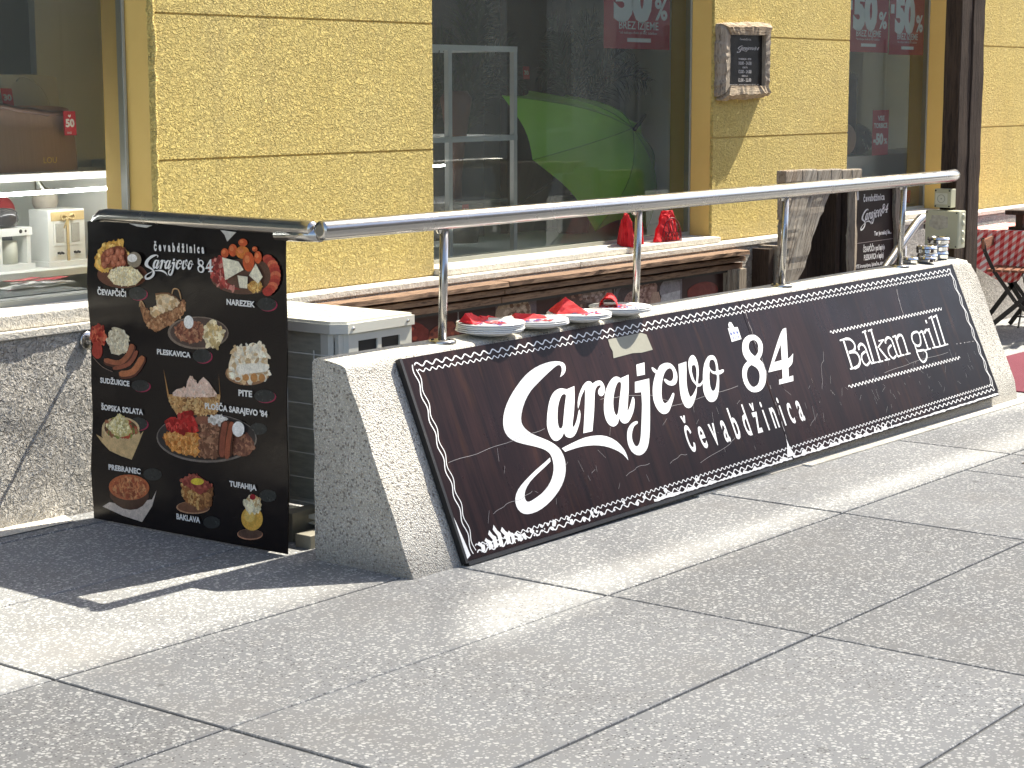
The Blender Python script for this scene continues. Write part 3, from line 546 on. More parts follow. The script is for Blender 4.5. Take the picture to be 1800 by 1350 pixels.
['cevapi',[0.56,0.22,0.13],[[0.0948,0.1383],[0.0945,0.1401],[0.0935,0.1418],[0.0919,0.1432],[0.0898,0.1441],[0.0876,0.1445],[0.0853,0.1443],[0.0832,0.1436],[0.0815,0.1423],[0.0804,0.1407],[0.08,0.1389],[0.0803,0.137],[0.0814,0.1353],[0.083,0.1339],[0.085,0.133],[0.0873,0.1326],[0.0896,0.1328],[0.0916,0.1336],[0.0933,0.1348],[0.0944,0.1365]],None],
['cevapi',[0.12,0.03,0.02],[[0.1262,0.1267],[0.1256,0.1306],[0.1238,0.1342],[0.121,0.1371],[0.1173,0.139],[0.1133,0.1398],[0.1091,0.1393],[0.1054,0.1377],[0.1024,0.135],[0.1004,0.1316],[0.0997,0.1277],[0.1002,0.1238],[0.102,0.1202],[0.1049,0.1173],[0.1085,0.1154],[0.1126,0.1146],[0.1167,0.1151],[0.1204,0.1167],[0.1234,0.1194],[0.1254,0.1228]],None],
['cevapi',[0.42,0.13,0.07],[[0.1239,0.125],[0.1234,0.1289],[0.1216,0.1325],[0.1187,0.1354],[0.1151,0.1373],[0.111,0.1381],[0.1069,0.1376],[0.1032,0.136],[0.1002,0.1333],[0.0982,0.1299],[0.0974,0.126],[0.098,0.1221],[0.0998,0.1185],[0.1026,0.1156],[0.1063,0.1137],[0.1104,0.1129],[0.1145,0.1134],[0.1182,0.115],[0.1212,0.1177],[0.1232,0.1211]],None],
['cevapi',[0.56,0.22,0.13],[[0.1143,0.1227],[0.114,0.1248],[0.1131,0.1268],[0.1117,0.1284],[0.1099,0.1294],[0.1078,0.1298],[0.1058,0.1296],[0.1039,0.1287],[0.1024,0.1272],[0.1014,0.1253],[0.101,0.1232],[0.1013,0.121],[0.1022,0.119],[0.1036,0.1175],[0.1055,0.1164],[0.1075,0.116],[0.1095,0.1162],[0.1114,0.1172],[0.1129,0.1186],[0.1139,0.1205]],None],
['cevapi',[0.12,0.03,0.02],[[0.1478,0.1124],[0.1472,0.1168],[0.1452,0.1209],[0.142,0.1242],[0.138,0.1264],[0.1335,0.1273],[0.129,0.1268],[0.1248,0.1249],[0.1215,0.1218],[0.1193,0.1179],[0.1185,0.1135],[0.1191,0.109],[0.1211,0.1049],[0.1242,0.1016],[0.1283,0.0994],[0.1328,0.0986],[0.1373,0.0991],[0.1415,0.101],[0.1448,0.104],[0.147,0.108]],None],
['cevapi',[0.42,0.13,0.07],[[0.1456,0.1107],[0.1449,0.1151],[0.143,0.1192],[0.1398,0.1225],[0.1358,0.1247],[0.1313,0.1256],[0.1267,0.1251],[0.1226,0.1232],[0.1192,0.1201],[0.1171,0.1162],[0.1162,0.1118],[0.1168,0.1073],[0.1188,0.1032],[0.122,0.0999],[0.126,0.0977],[0.1305,0.0968],[0.1351,0.0974],[0.1392,0.0993],[0.1426,0.1023],[0.1447,0.1063]],None],
['cevapi',[0.56,0.22,0.13],[[0.1352,0.1084],[0.1349,0.1108],[0.134,0.1131],[0.1324,0.1149],[0.1304,0.1161],[0.1281,0.1165],[0.1258,0.1162],[0.1237,0.1152],[0.1221,0.1135],[0.121,0.1113],[0.1206,0.1089],[0.1209,0.1064],[0.1218,0.1042],[0.1234,0.1024],[0.1254,0.1012],[0.1277,0.1007],[0.13,0.101],[0.1321,0.1021],[0.1337,0.1038],[0.1348,0.1059]],None],
['cevapi',[0.12,0.03,0.02],[[0.16,0.1343],[0.1594,0.138],[0.1575,0.1413],[0.1545,0.144],[0.1507,0.1458],[0.1464,0.1465],[0.1421,0.1461],[0.1382,0.1446],[0.1351,0.1422],[0.133,0.139],[0.1322,0.1354],[0.1328,0.1318],[0.1347,0.1285],[0.1377,0.1258],[0.1416,0.124],[0.1459,0.1232],[0.1502,0.1236],[0.1541,0.1251],[0.1572,0.1276],[0.1593,0.1308]],None],
['cevapi',[0.42,0.13,0.07],[[0.1578,0.1326],[0.1572,0.1363],[0.1553,0.1396],[0.1523,0.1423],[0.1485,0.1441],[0.1442,0.1448],[0.1399,0.1444],[0.136,0.1429],[0.1328,0.1405],[0.1308,0.1373],[0.13,0.1337],[0.1306,0.1301],[0.1325,0.1268],[0.1355,0.1241],[0.1393,0.1223],[0.1436,0.1215],[0.1479,0.1219],[0.1518,0.1234],[0.155,0.1259],[0.157,0.1291]],None],
['cevapi',[0.56,0.22,0.13],[[0.1479,0.1303],[0.1476,0.1323],[0.1466,0.1341],[0.1451,0.1356],[0.1432,0.1366],[0.1411,0.137],[0.1389,0.1368],[0.137,0.136],[0.1354,0.1346],[0.1344,0.1328],[0.134,0.1309],[0.1343,0.1289],[0.1352,0.1271],[0.1367,0.1256],[0.1386,0.1246],[0.1408,0.1242],[0.1429,0.1244],[0.1449,0.1253],[0.1465,0.1266],[0.1475,0.1284]],None],
['cevapi',[0.12,0.03,0.02],[[0.1307,0.1018],[0.1301,0.1051],[0.1284,0.1082],[0.1257,0.1107],[0.1223,0.1124],[0.1185,0.113],[0.1146,0.1127],[0.1111,0.1113],[0.1082,0.109],[0.1064,0.106],[0.1057,0.1027],[0.1062,0.0993],[0.1079,0.0963],[0.1106,0.0938],[0.1141,0.0921],[0.1179,0.0914],[0.1218,0.0918],[0.1253,0.0932],[0.1281,0.0955],[0.13,0.0985]],None],
['cevapi',[0.42,0.13,0.07],[[0.1284,0.1001],[0.1279,0.1034],[0.1262,0.1065],[0.1235,0.109],[0.1201,0.1107],[0.1162,0.1113],[0.1123,0.1109],[0.1088,0.1095],[0.106,0.1073],[0.1041,0.1043],[0.1034,0.101],[0.1039,0.0976],[0.1056,0.0945],[0.1084,0.0921],[0.1118,0.0904],[0.1157,0.0897],[0.1195,0.0901],[0.1231,0.0915],[0.1259,0.0938],[0.1277,0.0968]],None],
['cevapi',[0.56,0.22,0.13],[[0.1192,0.0977],[0.1189,0.0995],[0.1181,0.1012],[0.1167,0.1026],[0.115,0.1035],[0.1131,0.1039],[0.1111,0.1037],[0.1094,0.1029],[0.108,0.1016],[0.107,0.1],[0.1067,0.0982],[0.1069,0.0963],[0.1078,0.0946],[0.1091,0.0933],[0.1108,0.0924],[0.1128,0.092],[0.1147,0.0922],[0.1165,0.093],[0.1179,0.0943],[0.1188,0.0959]],None],
['cevapi',[0.12,0.03,0.02],[[0.1728,0.119],[0.1722,0.1238],[0.1702,0.1281],[0.1671,0.1316],[0.1631,0.1339],[0.1586,0.1348],[0.1541,0.1343],[0.1499,0.1323],[0.1466,0.129],[0.1444,0.1249],[0.1436,0.1202],[0.1442,0.1154],[0.1462,0.1111],[0.1493,0.1076],[0.1533,0.1053],[0.1578,0.1044],[0.1624,0.1049],[0.1665,0.107],[0.1698,0.1102],[0.172,0.1144]],None],
['cevapi',[0.42,0.13,0.07],[[0.1706,0.1173],[0.17,0.1221],[0.168,0.1264],[0.1649,0.1299],[0.1608,0.1322],[0.1563,0.1331],[0.1518,0.1326],[0.1477,0.1306],[0.1444,0.1273],[0.1422,0.1231],[0.1414,0.1185],[0.142,0.1137],[0.1439,0.1094],[0.1471,0.1059],[0.1511,0.1036],[0.1556,0.1026],[0.1601,0.1032],[0.1643,0.1052],[0.1676,0.1085],[0.1697,0.1127]],None],
['cevapi',[0.56,0.22,0.13],[[0.1603,0.115],[0.16,0.1176],[0.159,0.12],[0.1574,0.1219],[0.1554,0.1232],[0.1532,0.1237],[0.1509,0.1234],[0.1489,0.1223],[0.1472,0.1205],[0.1461,0.1182],[0.1457,0.1156],[0.146,0.113],[0.147,0.1106],[0.1485,0.1087],[0.1505,0.1074],[0.1528,0.1069],[0.1551,0.1073],[0.1571,0.1084],[0.1588,0.1102],[0.1599,0.1125]],None],
['cevapi',[0.12,0.03,0.02],[[0.1891,0.0996],[0.1885,0.1043],[0.1865,0.1087],[0.1834,0.1121],[0.1794,0.1145],[0.1749,0.1154],[0.1704,0.1148],[0.1663,0.1128],[0.163,0.1095],[0.1608,0.1054],[0.1599,0.1007],[0.1605,0.096],[0.1625,0.0916],[0.1657,0.0881],[0.1697,0.0858],[0.1742,0.0849],[0.1787,0.0855],[0.1828,0.0875],[0.1861,0.0908],[0.1883,0.0949]],None],
['cevapi',[0.42,0.13,0.07],[[0.1869,0.0979],[0.1863,0.1026],[0.1843,0.1069],[0.1812,0.1104],[0.1772,0.1128],[0.1727,0.1137],[0.1681,0.1131],[0.164,0.1111],[0.1607,0.1078],[0.1585,0.1037],[0.1577,0.099],[0.1583,0.0942],[0.1603,0.0899],[0.1634,0.0864],[0.1674,0.0841],[0.1719,0.0832],[0.1765,0.0838],[0.1806,0.0858],[0.1839,0.0891],[0.186,0.0932]],None],
['cevapi',[0.56,0.22,0.13],[[0.1766,0.0956],[0.1763,0.0982],[0.1753,0.1006],[0.1738,0.1025],[0.1718,0.1037],[0.1695,0.1042],[0.1673,0.1039],[0.1652,0.1028],[0.1635,0.101],[0.1624,0.0987],[0.162,0.0961],[0.1623,0.0935],[0.1633,0.0911],[0.1649,0.0892],[0.1669,0.088],[0.1691,0.0875],[0.1714,0.0878],[0.1734,0.0889],[0.1751,0.0907],[0.1762,0.093]],None],
['cevapi',[0.12,0.03,0.02],[[0.2069,0.1146],[0.2063,0.1188],[0.2044,0.1226],[0.2014,0.1257],[0.1976,0.1277],[0.1934,0.1285],[0.1891,0.128],[0.1852,0.1263],[0.1821,0.1234],[0.1801,0.1198],[0.1793,0.1157],[0.1799,0.1115],[0.1817,0.1077],[0.1847,0.1046],[0.1885,0.1025],[0.1928,0.1017],[0.1971,0.1022],[0.2009,0.104],[0.2041,0.1068],[0.2061,0.1105]],None],
['cevapi',[0.42,0.13,0.07],[[0.2047,0.1129],[0.2041,0.1171],[0.2022,0.1209],[0.1992,0.124],[0.1954,0.126],[0.1912,0.1268],[0.1869,0.1263],[0.183,0.1246],[0.1799,0.1217],[0.1778,0.1181],[0.177,0.114],[0.1776,0.1098],[0.1795,0.106],[0.1825,0.1029],[0.1863,0.1008],[0.1906,0.1],[0.1948,0.1005],[0.1987,0.1023],[0.2018,0.1051],[0.2039,0.1088]],None],
['cevapi',[0.56,0.22,0.13],[[0.1948,0.1106],[0.1945,0.1129],[0.1936,0.115],[0.1921,0.1167],[0.1902,0.1178],[0.1881,0.1182],[0.1859,0.1179],[0.184,0.117],[0.1824,0.1154],[0.1814,0.1134],[0.181,0.1111],[0.1813,0.1088],[0.1822,0.1067],[0.1837,0.105],[0.1856,0.1039],[0.1877,0.1035],[0.1899,0.1037],[0.1918,0.1047],[0.1934,0.1063],[0.1944,0.1083]],None],
['cevapi',[0.12,0.03,0.02],[[0.1936,0.1361],[0.1929,0.1395],[0.191,0.1425],[0.1878,0.145],[0.1838,0.1467],[0.1793,0.1474],[0.1748,0.1471],[0.1707,0.1457],[0.1674,0.1435],[0.1653,0.1406],[0.1645,0.1373],[0.1651,0.1339],[0.1671,0.1309],[0.1703,0.1284],[0.1743,0.1267],[0.1788,0.126],[0.1833,0.1263],[0.1874,0.1277],[0.1907,0.1299],[0.1928,0.1328]],None],
['cevapi',[0.42,0.13,0.07],[[0.1914,0.1344],[0.1907,0.1378],[0.1887,0.1408],[0.1856,0.1433],[0.1816,0.145],[0.1771,0.1457],[0.1726,0.1454],[0.1685,0.144],[0.1652,0.1418],[0.163,0.1389],[0.1623,0.1356],[0.1629,0.1322],[0.1649,0.1292],[0.1681,0.1267],[0.1721,0.125],[0.1766,0.1243],[0.1811,0.1246],[0.1852,0.126],[0.1884,0.1282],[0.1906,0.1311]],None],
['cevapi',[0.56,0.22,0.13],[[0.1811,0.1321],[0.1808,0.134],[0.1798,0.1357],[0.1782,0.137],[0.1762,0.138],[0.174,0.1383],[0.1717,0.1381],[0.1697,0.1374],[0.168,0.1361],[0.167,0.1345],[0.1666,0.1327],[0.1669,0.1309],[0.1679,0.1292],[0.1695,0.1278],[0.1715,0.1269],[0.1737,0.1265],[0.176,0.1267],[0.178,0.1275],[0.1797,0.1287],[0.1807,0.1303]],None],
['cevapi',[0.12,0.03,0.02],[[0.154,0.0955],[0.1534,0.0989],[0.1518,0.1019],[0.1491,0.1044],[0.1456,0.1061],[0.1418,0.1068],[0.1379,0.1064],[0.1344,0.105],[0.1316,0.1027],[0.1298,0.0998],[0.1291,0.0964],[0.1296,0.0931],[0.1313,0.09],[0.134,0.0875],[0.1374,0.0859],[0.1413,0.0852],[0.1451,0.0856],[0.1486,0.087],[0.1514,0.0893],[0.1533,0.0922]],None],
['cevapi',[0.42,0.13,0.07],[[0.1517,0.0938],[0.1512,0.0972],[0.1495,0.1002],[0.1468,0.1027],[0.1434,0.1044],[0.1396,0.105],[0.1357,0.1047],[0.1322,0.1033],[0.1294,0.101],[0.1275,0.098],[0.1268,0.0947],[0.1273,0.0914],[0.129,0.0883],[0.1317,0.0858],[0.1352,0.0841],[0.139,0.0835],[0.1429,0.0839],[0.1464,0.0853],[0.1492,0.0876],[0.151,0.0905]],None],
['cevapi',[0.56,0.22,0.13],[[0.1425,0.0914],[0.1423,0.0933],[0.1414,0.095],[0.1401,0.0963],[0.1384,0.0972],[0.1364,0.0976],[0.1345,0.0974],[0.1327,0.0966],[0.1313,0.0953],[0.1304,0.0937],[0.1301,0.0919],[0.1303,0.0901],[0.1312,0.0884],[0.1325,0.087],[0.1342,0.0861],[0.1361,0.0857],[0.1381,0.086],[0.1398,0.0867],[0.1412,0.088],[0.1422,0.0896]],None],
['cevapi',[0.12,0.03,0.02],[[0.213,0.0965],[0.2125,0.0998],[0.2109,0.1029],[0.2084,0.1053],[0.2052,0.107],[0.2016,0.1076],[0.198,0.1073],[0.1948,0.1059],[0.1921,0.1036],[0.1904,0.1006],[0.1898,0.0973],[0.1903,0.094],[0.1918,0.091],[0.1944,0.0885],[0.1976,0.0868],[0.2011,0.0862],[0.2047,0.0866],[0.208,0.088],[0.2106,0.0903],[0.2123,0.0932]],None],
['cevapi',[0.42,0.13,0.07],[[0.2108,0.0948],[0.2103,0.0981],[0.2087,0.1012],[0.2062,0.1036],[0.203,0.1053],[0.1994,0.1059],[0.1958,0.1055],[0.1925,0.1041],[0.1899,0.1019],[0.1882,0.0989],[0.1875,0.0956],[0.188,0.0923],[0.1896,0.0892],[0.1921,0.0868],[0.1953,0.0851],[0.1989,0.0845],[0.2025,0.0849],[0.2058,0.0863],[0.2084,0.0886],[0.2101,0.0915]],None],
['cevapi',[0.56,0.22,0.13],[[0.202,0.0924],[0.2018,0.0943],[0.201,0.0959],[0.1997,0.0973],[0.1981,0.0982],[0.1963,0.0985],[0.1945,0.0983],[0.1929,0.0975],[0.1916,0.0963],[0.1907,0.0947],[0.1904,0.0928],[0.1906,0.091],[0.1914,0.0893],[0.1927,0.088],[0.1943,0.0871],[0.1961,0.0867],[0.1979,0.0869],[0.1995,0.0877],[0.2008,0.089],[0.2017,0.0906]],None],
['cevapi',[0.12,0.03,0.02],[[0.2188,0.1298],[0.2183,0.1331],[0.2166,0.1361],[0.2139,0.1386],[0.2105,0.1403],[0.2068,0.141],[0.2029,0.1406],[0.1995,0.1392],[0.1967,0.1369],[0.1949,0.134],[0.1942,0.1307],[0.1947,0.1274],[0.1964,0.1243],[0.1991,0.1219],[0.2025,0.1202],[0.2063,0.1195],[0.2101,0.1199],[0.2135,0.1213],[0.2163,0.1236],[0.2181,0.1265]],None],
['cevapi',[0.42,0.13,0.07],[[0.2166,0.1281],[0.2161,0.1314],[0.2144,0.1344],[0.2117,0.1369],[0.2083,0.1386],[0.2045,0.1393],[0.2007,0.1389],[0.1972,0.1375],[0.1945,0.1352],[0.1926,0.1323],[0.192,0.129],[0.1925,0.1257],[0.1942,0.1226],[0.1968,0.1202],[0.2002,0.1185],[0.204,0.1178],[0.2079,0.1182],[0.2113,0.1196],[0.2141,0.1219],[0.2159,0.1248]],None],
['cevapi',[0.56,0.22,0.13],[[0.2075,0.1257],[0.2072,0.1276],[0.2064,0.1293],[0.2051,0.1306],[0.2034,0.1315],[0.2015,0.1319],[0.1996,0.1317],[0.1978,0.1309],[0.1964,0.1296],[0.1955,0.128],[0.1952,0.1262],[0.1954,0.1244],[0.1963,0.1227],[0.1976,0.1214],[0.1993,0.1205],[0.2012,0.1201],[0.2031,0.1203],[0.2048,0.1211],[0.2062,0.1223],[0.2071,0.1239]],None],
['cevapi',[0.3,0.25,0.18],[[0.3005,0.115],[0.2988,0.1229],[0.2937,0.1301],[0.2856,0.136],[0.2753,0.1401],[0.2638,0.1418],[0.2522,0.141],[0.2417,0.1378],[0.2333,0.1325],[0.2278,0.1257],[0.2258,0.1179],[0.2274,0.11],[0.2326,0.1027],[0.2408,0.0967],[0.2511,0.0928],[0.2627,0.0911],[0.2742,0.0919],[0.2847,0.0951],[0.2931,0.1004],[0.2985,0.1073]],None],
['cevapi',[0.85,0.83,0.78],[[0.2789,0.1105],[0.2777,0.1147],[0.2741,0.1185],[0.2685,0.1217],[0.2613,0.1239],[0.2533,0.1248],[0.2453,0.1245],[0.238,0.1229],[0.2322,0.1202],[0.2285,0.1166],[0.2271,0.1125],[0.2283,0.1083],[0.2319,0.1044],[0.2376,0.1013],[0.2448,0.0991],[0.2528,0.0981],[0.2608,0.0985],[0.268,0.1001],[0.2738,0.1029],[0.2775,0.1064]],None],
['cevapi',[0.8,0.68,0.38],[[0.3086,0.1687],[0.2971,0.1786],[0.2844,0.1875],[0.2694,0.1967],[0.2422,0.2012],[0.2147,0.2042],[0.1878,0.2027],[0.1589,0.2019],[0.1425,0.1941],[0.1314,0.1857],[0.1175,0.1769],[0.1291,0.1668],[0.1356,0.1563],[0.1604,0.1496],[0.1851,0.1436],[0.2133,0.1413],[0.2432,0.1393],[0.2652,0.1456],[0.2847,0.1517],[0.2961,0.1599]],[220,0.008,[[0.86,0.76,0.5],[0.76,0.62,0.34],[0.9,0.82,0.6]]]],
['platter_cuts',[0.12,0.06,0.04],[[0.9698,0.1403],[0.9658,0.1526],[0.9539,0.1646],[0.9347,0.1758],[0.909,0.1856],[0.8782,0.1936],[0.8436,0.1993],[0.8069,0.2024],[0.77,0.2028],[0.7348,0.2003],[0.7029,0.1952],[0.6761,0.1876],[0.6558,0.178],[0.6431,0.1668],[0.6387,0.1545],[0.6428,0.1419],[0.6553,0.1295],[0.6753,0.1181],[0.702,0.1082],[0.7338,0.1003],[0.7691,0.0948],[0.8061,0.092],[0.8429,0.092],[0.8776,0.0947],[0.9086,0.1001],[0.9344,0.1077],[0.9537,0.1173],[0.9657,0.1283]],None],
['platter_cuts',[0.3,0.03,0.03],[[0.6329,0.1203],[0.6458,0.1068],[0.6664,0.0974],[0.686,0.0888],[0.7065,0.0873],[0.7309,0.1],[0.7468,0.12],[0.7321,0.1447],[0.7207,0.1681],[0.7582,0.1814],[0.7871,0.1885],[0.7475,0.1902],[0.6942,0.1864],[0.6694,0.1769],[0.6536,0.1625],[0.6386,0.1413]],[60,0.02,[[0.45,0.06,0.05],[0.2,0.02,0.02],[0.6,0.25,0.2]]]],
['platter_cuts',[0.58,0.1,0.03],[[0.7318,0.0777],[0.7309,0.0824],[0.7283,0.0867],[0.7242,0.0902],[0.7191,0.0925],[0.7133,0.0934],[0.7075,0.0929],[0.7023,0.091],[0.6981,0.0878],[0.6954,0.0837],[0.6944,0.0791],[0.6953,0.0744],[0.6979,0.0701],[0.702,0.0667],[0.7072,0.0643],[0.713,0.0634],[0.7188,0.0639],[0.724,0.0659],[0.7282,0.069],[0.7309,0.0731]],None],
['platter_cuts',[0.72,0.22,0.08],[[0.7168,0.0745],[0.7164,0.0764],[0.7153,0.0781],[0.7134,0.0795],[0.7111,0.0805],[0.7085,0.0809],[0.7059,0.0807],[0.7035,0.0799],[0.7016,0.0786],[0.7004,0.077],[0.7,0.0751],[0.7004,0.0733],[0.7016,0.0716],[0.7034,0.0702],[0.7058,0.0692],[0.7084,0.0688],[0.711,0.069],[0.7133,0.0698],[0.7152,0.0711],[0.7164,0.0727]],None],
['platter_cuts',[0.58,0.1,0.03],[[0.7742,0.0676],[0.7732,0.0736],[0.7703,0.0791],[0.7656,0.0835],[0.7597,0.0864],[0.7532,0.0876],[0.7466,0.0869],[0.7407,0.0844],[0.7359,0.0803],[0.7328,0.0751],[0.7317,0.0692],[0.7327,0.0632],[0.7357,0.0577],[0.7404,0.0532],[0.7463,0.0503],[0.7528,0.0491],[0.7594,0.0498],[0.7654,0.0524],[0.7701,0.0565],[0.7731,0.0617]],None],
['platter_cuts',[0.72,0.22,0.08],[[0.7572,0.0634],[0.7568,0.0658],[0.7554,0.068],[0.7533,0.0698],[0.7507,0.071],[0.7477,0.0715],[0.7448,0.0712],[0.7421,0.0702],[0.7399,0.0686],[0.7386,0.0665],[0.7381,0.0641],[0.7385,0.0617],[0.7399,0.0595],[0.742,0.0577],[0.7446,0.0565],[0.7476,0.056],[0.7505,0.0563],[0.7532,0.0573],[0.7554,0.059],[0.7567,0.0611]],None],
['platter_cuts',[0.65,0.2,0.04],[[0.8322,0.0719],[0.8306,0.078],[0.826,0.0836],[0.8188,0.0882],[0.8097,0.0914],[0.7995,0.0927],[0.7893,0.0921],[0.7801,0.0897],[0.7728,0.0856],[0.768,0.0803],[0.7663,0.0743],[0.7679,0.0682],[0.7726,0.0625],[0.7798,0.0579],[0.789,0.0548],[0.7992,0.0535],[0.8094,0.0541],[0.8186,0.0565],[0.8259,0.0606],[0.8306,0.0659]],None],
['platter_cuts',[0.72,0.22,0.08],[[0.8059,0.068],[0.8052,0.0704],[0.8031,0.0727],[0.7998,0.0745],[0.7957,0.0758],[0.7911,0.0763],[0.7866,0.0761],[0.7824,0.0752],[0.7791,0.0736],[0.777,0.0714],[0.7762,0.069],[0.7769,0.0666],[0.779,0.0643],[0.7823,0.0625],[0.7864,0.0612],[0.791,0.0606],[0.7956,0.0609],[0.7997,0.0618],[0.803,0.0634],[0.8052,0.0656]],None],
['platter_cuts',[0.58,0.1,0.03],[[0.8241,0.0424],[0.8231,0.0461],[0.82,0.0495],[0.8153,0.0523],[0.8092,0.0542],[0.8025,0.0551],[0.7958,0.0547],[0.7897,0.0532],[0.7849,0.0508],[0.7817,0.0475],[0.7806,0.0439],[0.7817,0.0401],[0.7847,0.0367],[0.7895,0.0339],[0.7956,0.032],[0.8023,0.0312],[0.8091,0.0315],[0.8151,0.033],[0.8199,0.0355],[0.823,0.0387]],None],
['platter_cuts',[0.72,0.22,0.08],[[0.8067,0.04],[0.8063,0.0415],[0.8049,0.0429],[0.8027,0.044],[0.8,0.0448],[0.797,0.0451],[0.794,0.045],[0.7912,0.0444],[0.7891,0.0434],[0.7876,0.0421],[0.7872,0.0407],[0.7876,0.0392],[0.789,0.0378],[0.7912,0.0366],[0.7939,0.0359],[0.7969,0.0355],[0.7999,0.0357],[0.8027,0.0363],[0.8049,0.0372],[0.8063,0.0385]],None],
['platter_cuts',[0.58,0.1,0.03],[[0.8566,0.0994],[0.8553,0.1089],[0.8515,0.1175],[0.8454,0.1245],[0.8378,0.1292],[0.8293,0.131],[0.8208,0.1299],[0.8131,0.1259],[0.807,0.1194],[0.803,0.111],[0.8016,0.1016],[0.8028,0.092],[0.8067,0.0833],[0.8128,0.0763],[0.8204,0.0717],[0.8289,0.0699],[0.8374,0.0711],[0.8451,0.0751],[0.8512,0.0817],[0.8552,0.09]],None],
['platter_cuts',[0.72,0.22,0.08],[[0.8346,0.0926],[0.834,0.0964],[0.8323,0.0999],[0.8295,0.1027],[0.8261,0.1046],[0.8223,0.1053],[0.8184,0.1049],[0.815,0.1033],[0.8122,0.1007],[0.8104,0.0973],[0.8098,0.0936],[0.8104,0.0898],[0.8121,0.0863],[0.8148,0.0835],[0.8183,0.0816],[0.8221,0.0809],[0.8259,0.0813],[0.8294,0.0829],[0.8322,0.0855],[0.8339,0.0889]],None],
['platter_cuts',[0.58,0.1,0.03],[[0.8726,0.0598],[0.872,0.0622],[0.8702,0.0644],[0.8673,0.0662],[0.8637,0.0674],[0.8596,0.0679],[0.8556,0.0677],[0.852,0.0667],[0.8491,0.0651],[0.8472,0.0631],[0.8465,0.0607],[0.8472,0.0584],[0.849,0.0562],[0.8519,0.0544],[0.8555,0.0531],[0.8595,0.0526],[0.8636,0.0529],[0.8672,0.0538],[0.8701,0.0554],[0.872,0.0575]],None],
['platter_cuts',[0.72,0.22,0.08],[[0.8622,0.0583],[0.8619,0.0592],[0.8611,0.0601],[0.8598,0.0608],[0.8582,0.0613],[0.8563,0.0615],[0.8545,0.0615],[0.8529,0.0611],[0.8516,0.0604],[0.8507,0.0596],[0.8504,0.0587],[0.8507,0.0577],[0.8516,0.0569],[0.8529,0.0561],[0.8545,0.0556],[0.8563,0.0554],[0.8581,0.0555],[0.8598,0.0559],[0.8611,0.0565],[0.8619,0.0573]],None],
['platter_cuts',[0.58,0.1,0.03],[[0.8929,0.0845],[0.8921,0.0904],[0.8895,0.0958],[0.8855,0.1001],[0.8805,0.103],[0.8748,0.1042],[0.8692,0.1035],[0.8641,0.101],[0.8601,0.0969],[0.8574,0.0917],[0.8565,0.0858],[0.8574,0.0799],[0.8599,0.0745],[0.8639,0.0701],[0.869,0.0672],[0.8746,0.0661],[0.8803,0.0668],[0.8853,0.0693],[0.8894,0.0734],[0.892,0.0786]],None],
['platter_cuts',[0.72,0.22,0.08],[[0.8783,0.0803],[0.878,0.0826],[0.8768,0.0848],[0.875,0.0865],[0.8727,0.0877],[0.8702,0.0882],[0.8677,0.0879],[0.8654,0.0869],[0.8635,0.0853],[0.8624,0.0832],[0.8619,0.0809],[0.8623,0.0785],[0.8635,0.0763],[0.8653,0.0746],[0.8676,0.0734],[0.8701,0.0729],[0.8726,0.0732],[0.8749,0.0742],[0.8768,0.0758],[0.8779,0.0779]],None],
['platter_cuts',[0.5,0.07,0.04],[[0.9462,0.0876],[0.945,0.0918],[0.9416,0.0957],[0.9362,0.0988],[0.9294,0.101],[0.9218,0.102],[0.9142,0.1016],[0.9074,0.1],[0.9019,0.0972],[0.8984,0.0936],[0.8972,0.0895],[0.8984,0.0852],[0.9018,0.0813],[0.9073,0.0781],[0.9141,0.076],[0.9217,0.075],[0.9293,0.0754],[0.9361,0.077],[0.9415,0.0798],[0.945,0.0834]],None],
['platter_cuts',[0.4,0.04,0.03],[[0.9588,0.0944],[0.9576,0.0986],[0.9542,0.1025],[0.9488,0.1057],[0.942,0.1078],[0.9344,0.1088],[0.9269,0.1084],[0.92,0.1068],[0.9146,0.104],[0.9111,0.1004],[0.9099,0.0963],[0.911,0.0921],[0.9145,0.0882],[0.9199,0.085],[0.9268,0.0828],[0.9343,0.0819],[0.9419,0.0822],[0.9487,0.0839],[0.9541,0.0867],[0.9576,0.0903]],None],
['platter_cuts',[0.62,0.16,0.08],[[0.9691,0.103],[0.9679,0.1071],[0.9645,0.111],[0.9591,0.1142],[0.9523,0.1164],[0.9448,0.1174],[0.9373,0.117],[0.9304,0.1154],[0.925,0.1126],[0.9215,0.109],[0.9203,0.1049],[0.9215,0.1007],[0.9249,0.0968],[0.9303,0.0936],[0.9371,0.0914],[0.9447,0.0905],[0.9522,0.0908],[0.959,0.0925],[0.9644,0.0952],[0.9679,0.0988]],None],
['platter_cuts',[0.5,0.07,0.04],[[0.9768,0.1129],[0.9756,0.1171],[0.9722,0.121],[0.9668,0.1242],[0.96,0.1264],[0.9525,0.1274],[0.945,0.127],[0.9382,0.1254],[0.9328,0.1226],[0.9293,0.119],[0.9281,0.1149],[0.9292,0.1107],[0.9327,0.1068],[0.9381,0.1036],[0.9449,0.1014],[0.9524,0.1005],[0.96,0.1008],[0.9667,0.1025],[0.9721,0.1052],[0.9756,0.1088]],None],
['platter_cuts',[0.4,0.04,0.03],[[0.9815,0.1239],[0.9804,0.1281],[0.9769,0.132],[0.9716,0.1352],[0.9648,0.1374],[0.9573,0.1384],[0.9498,0.138],[0.943,0.1364],[0.9375,0.1337],[0.9341,0.1301],[0.9328,0.126],[0.934,0.1217],[0.9375,0.1179],[0.9429,0.1147],[0.9497,0.1125],[0.9572,0.1115],[0.9647,0.1119],[0.9715,0.1135],[0.9769,0.1162],[0.9803,0.1198]],None],
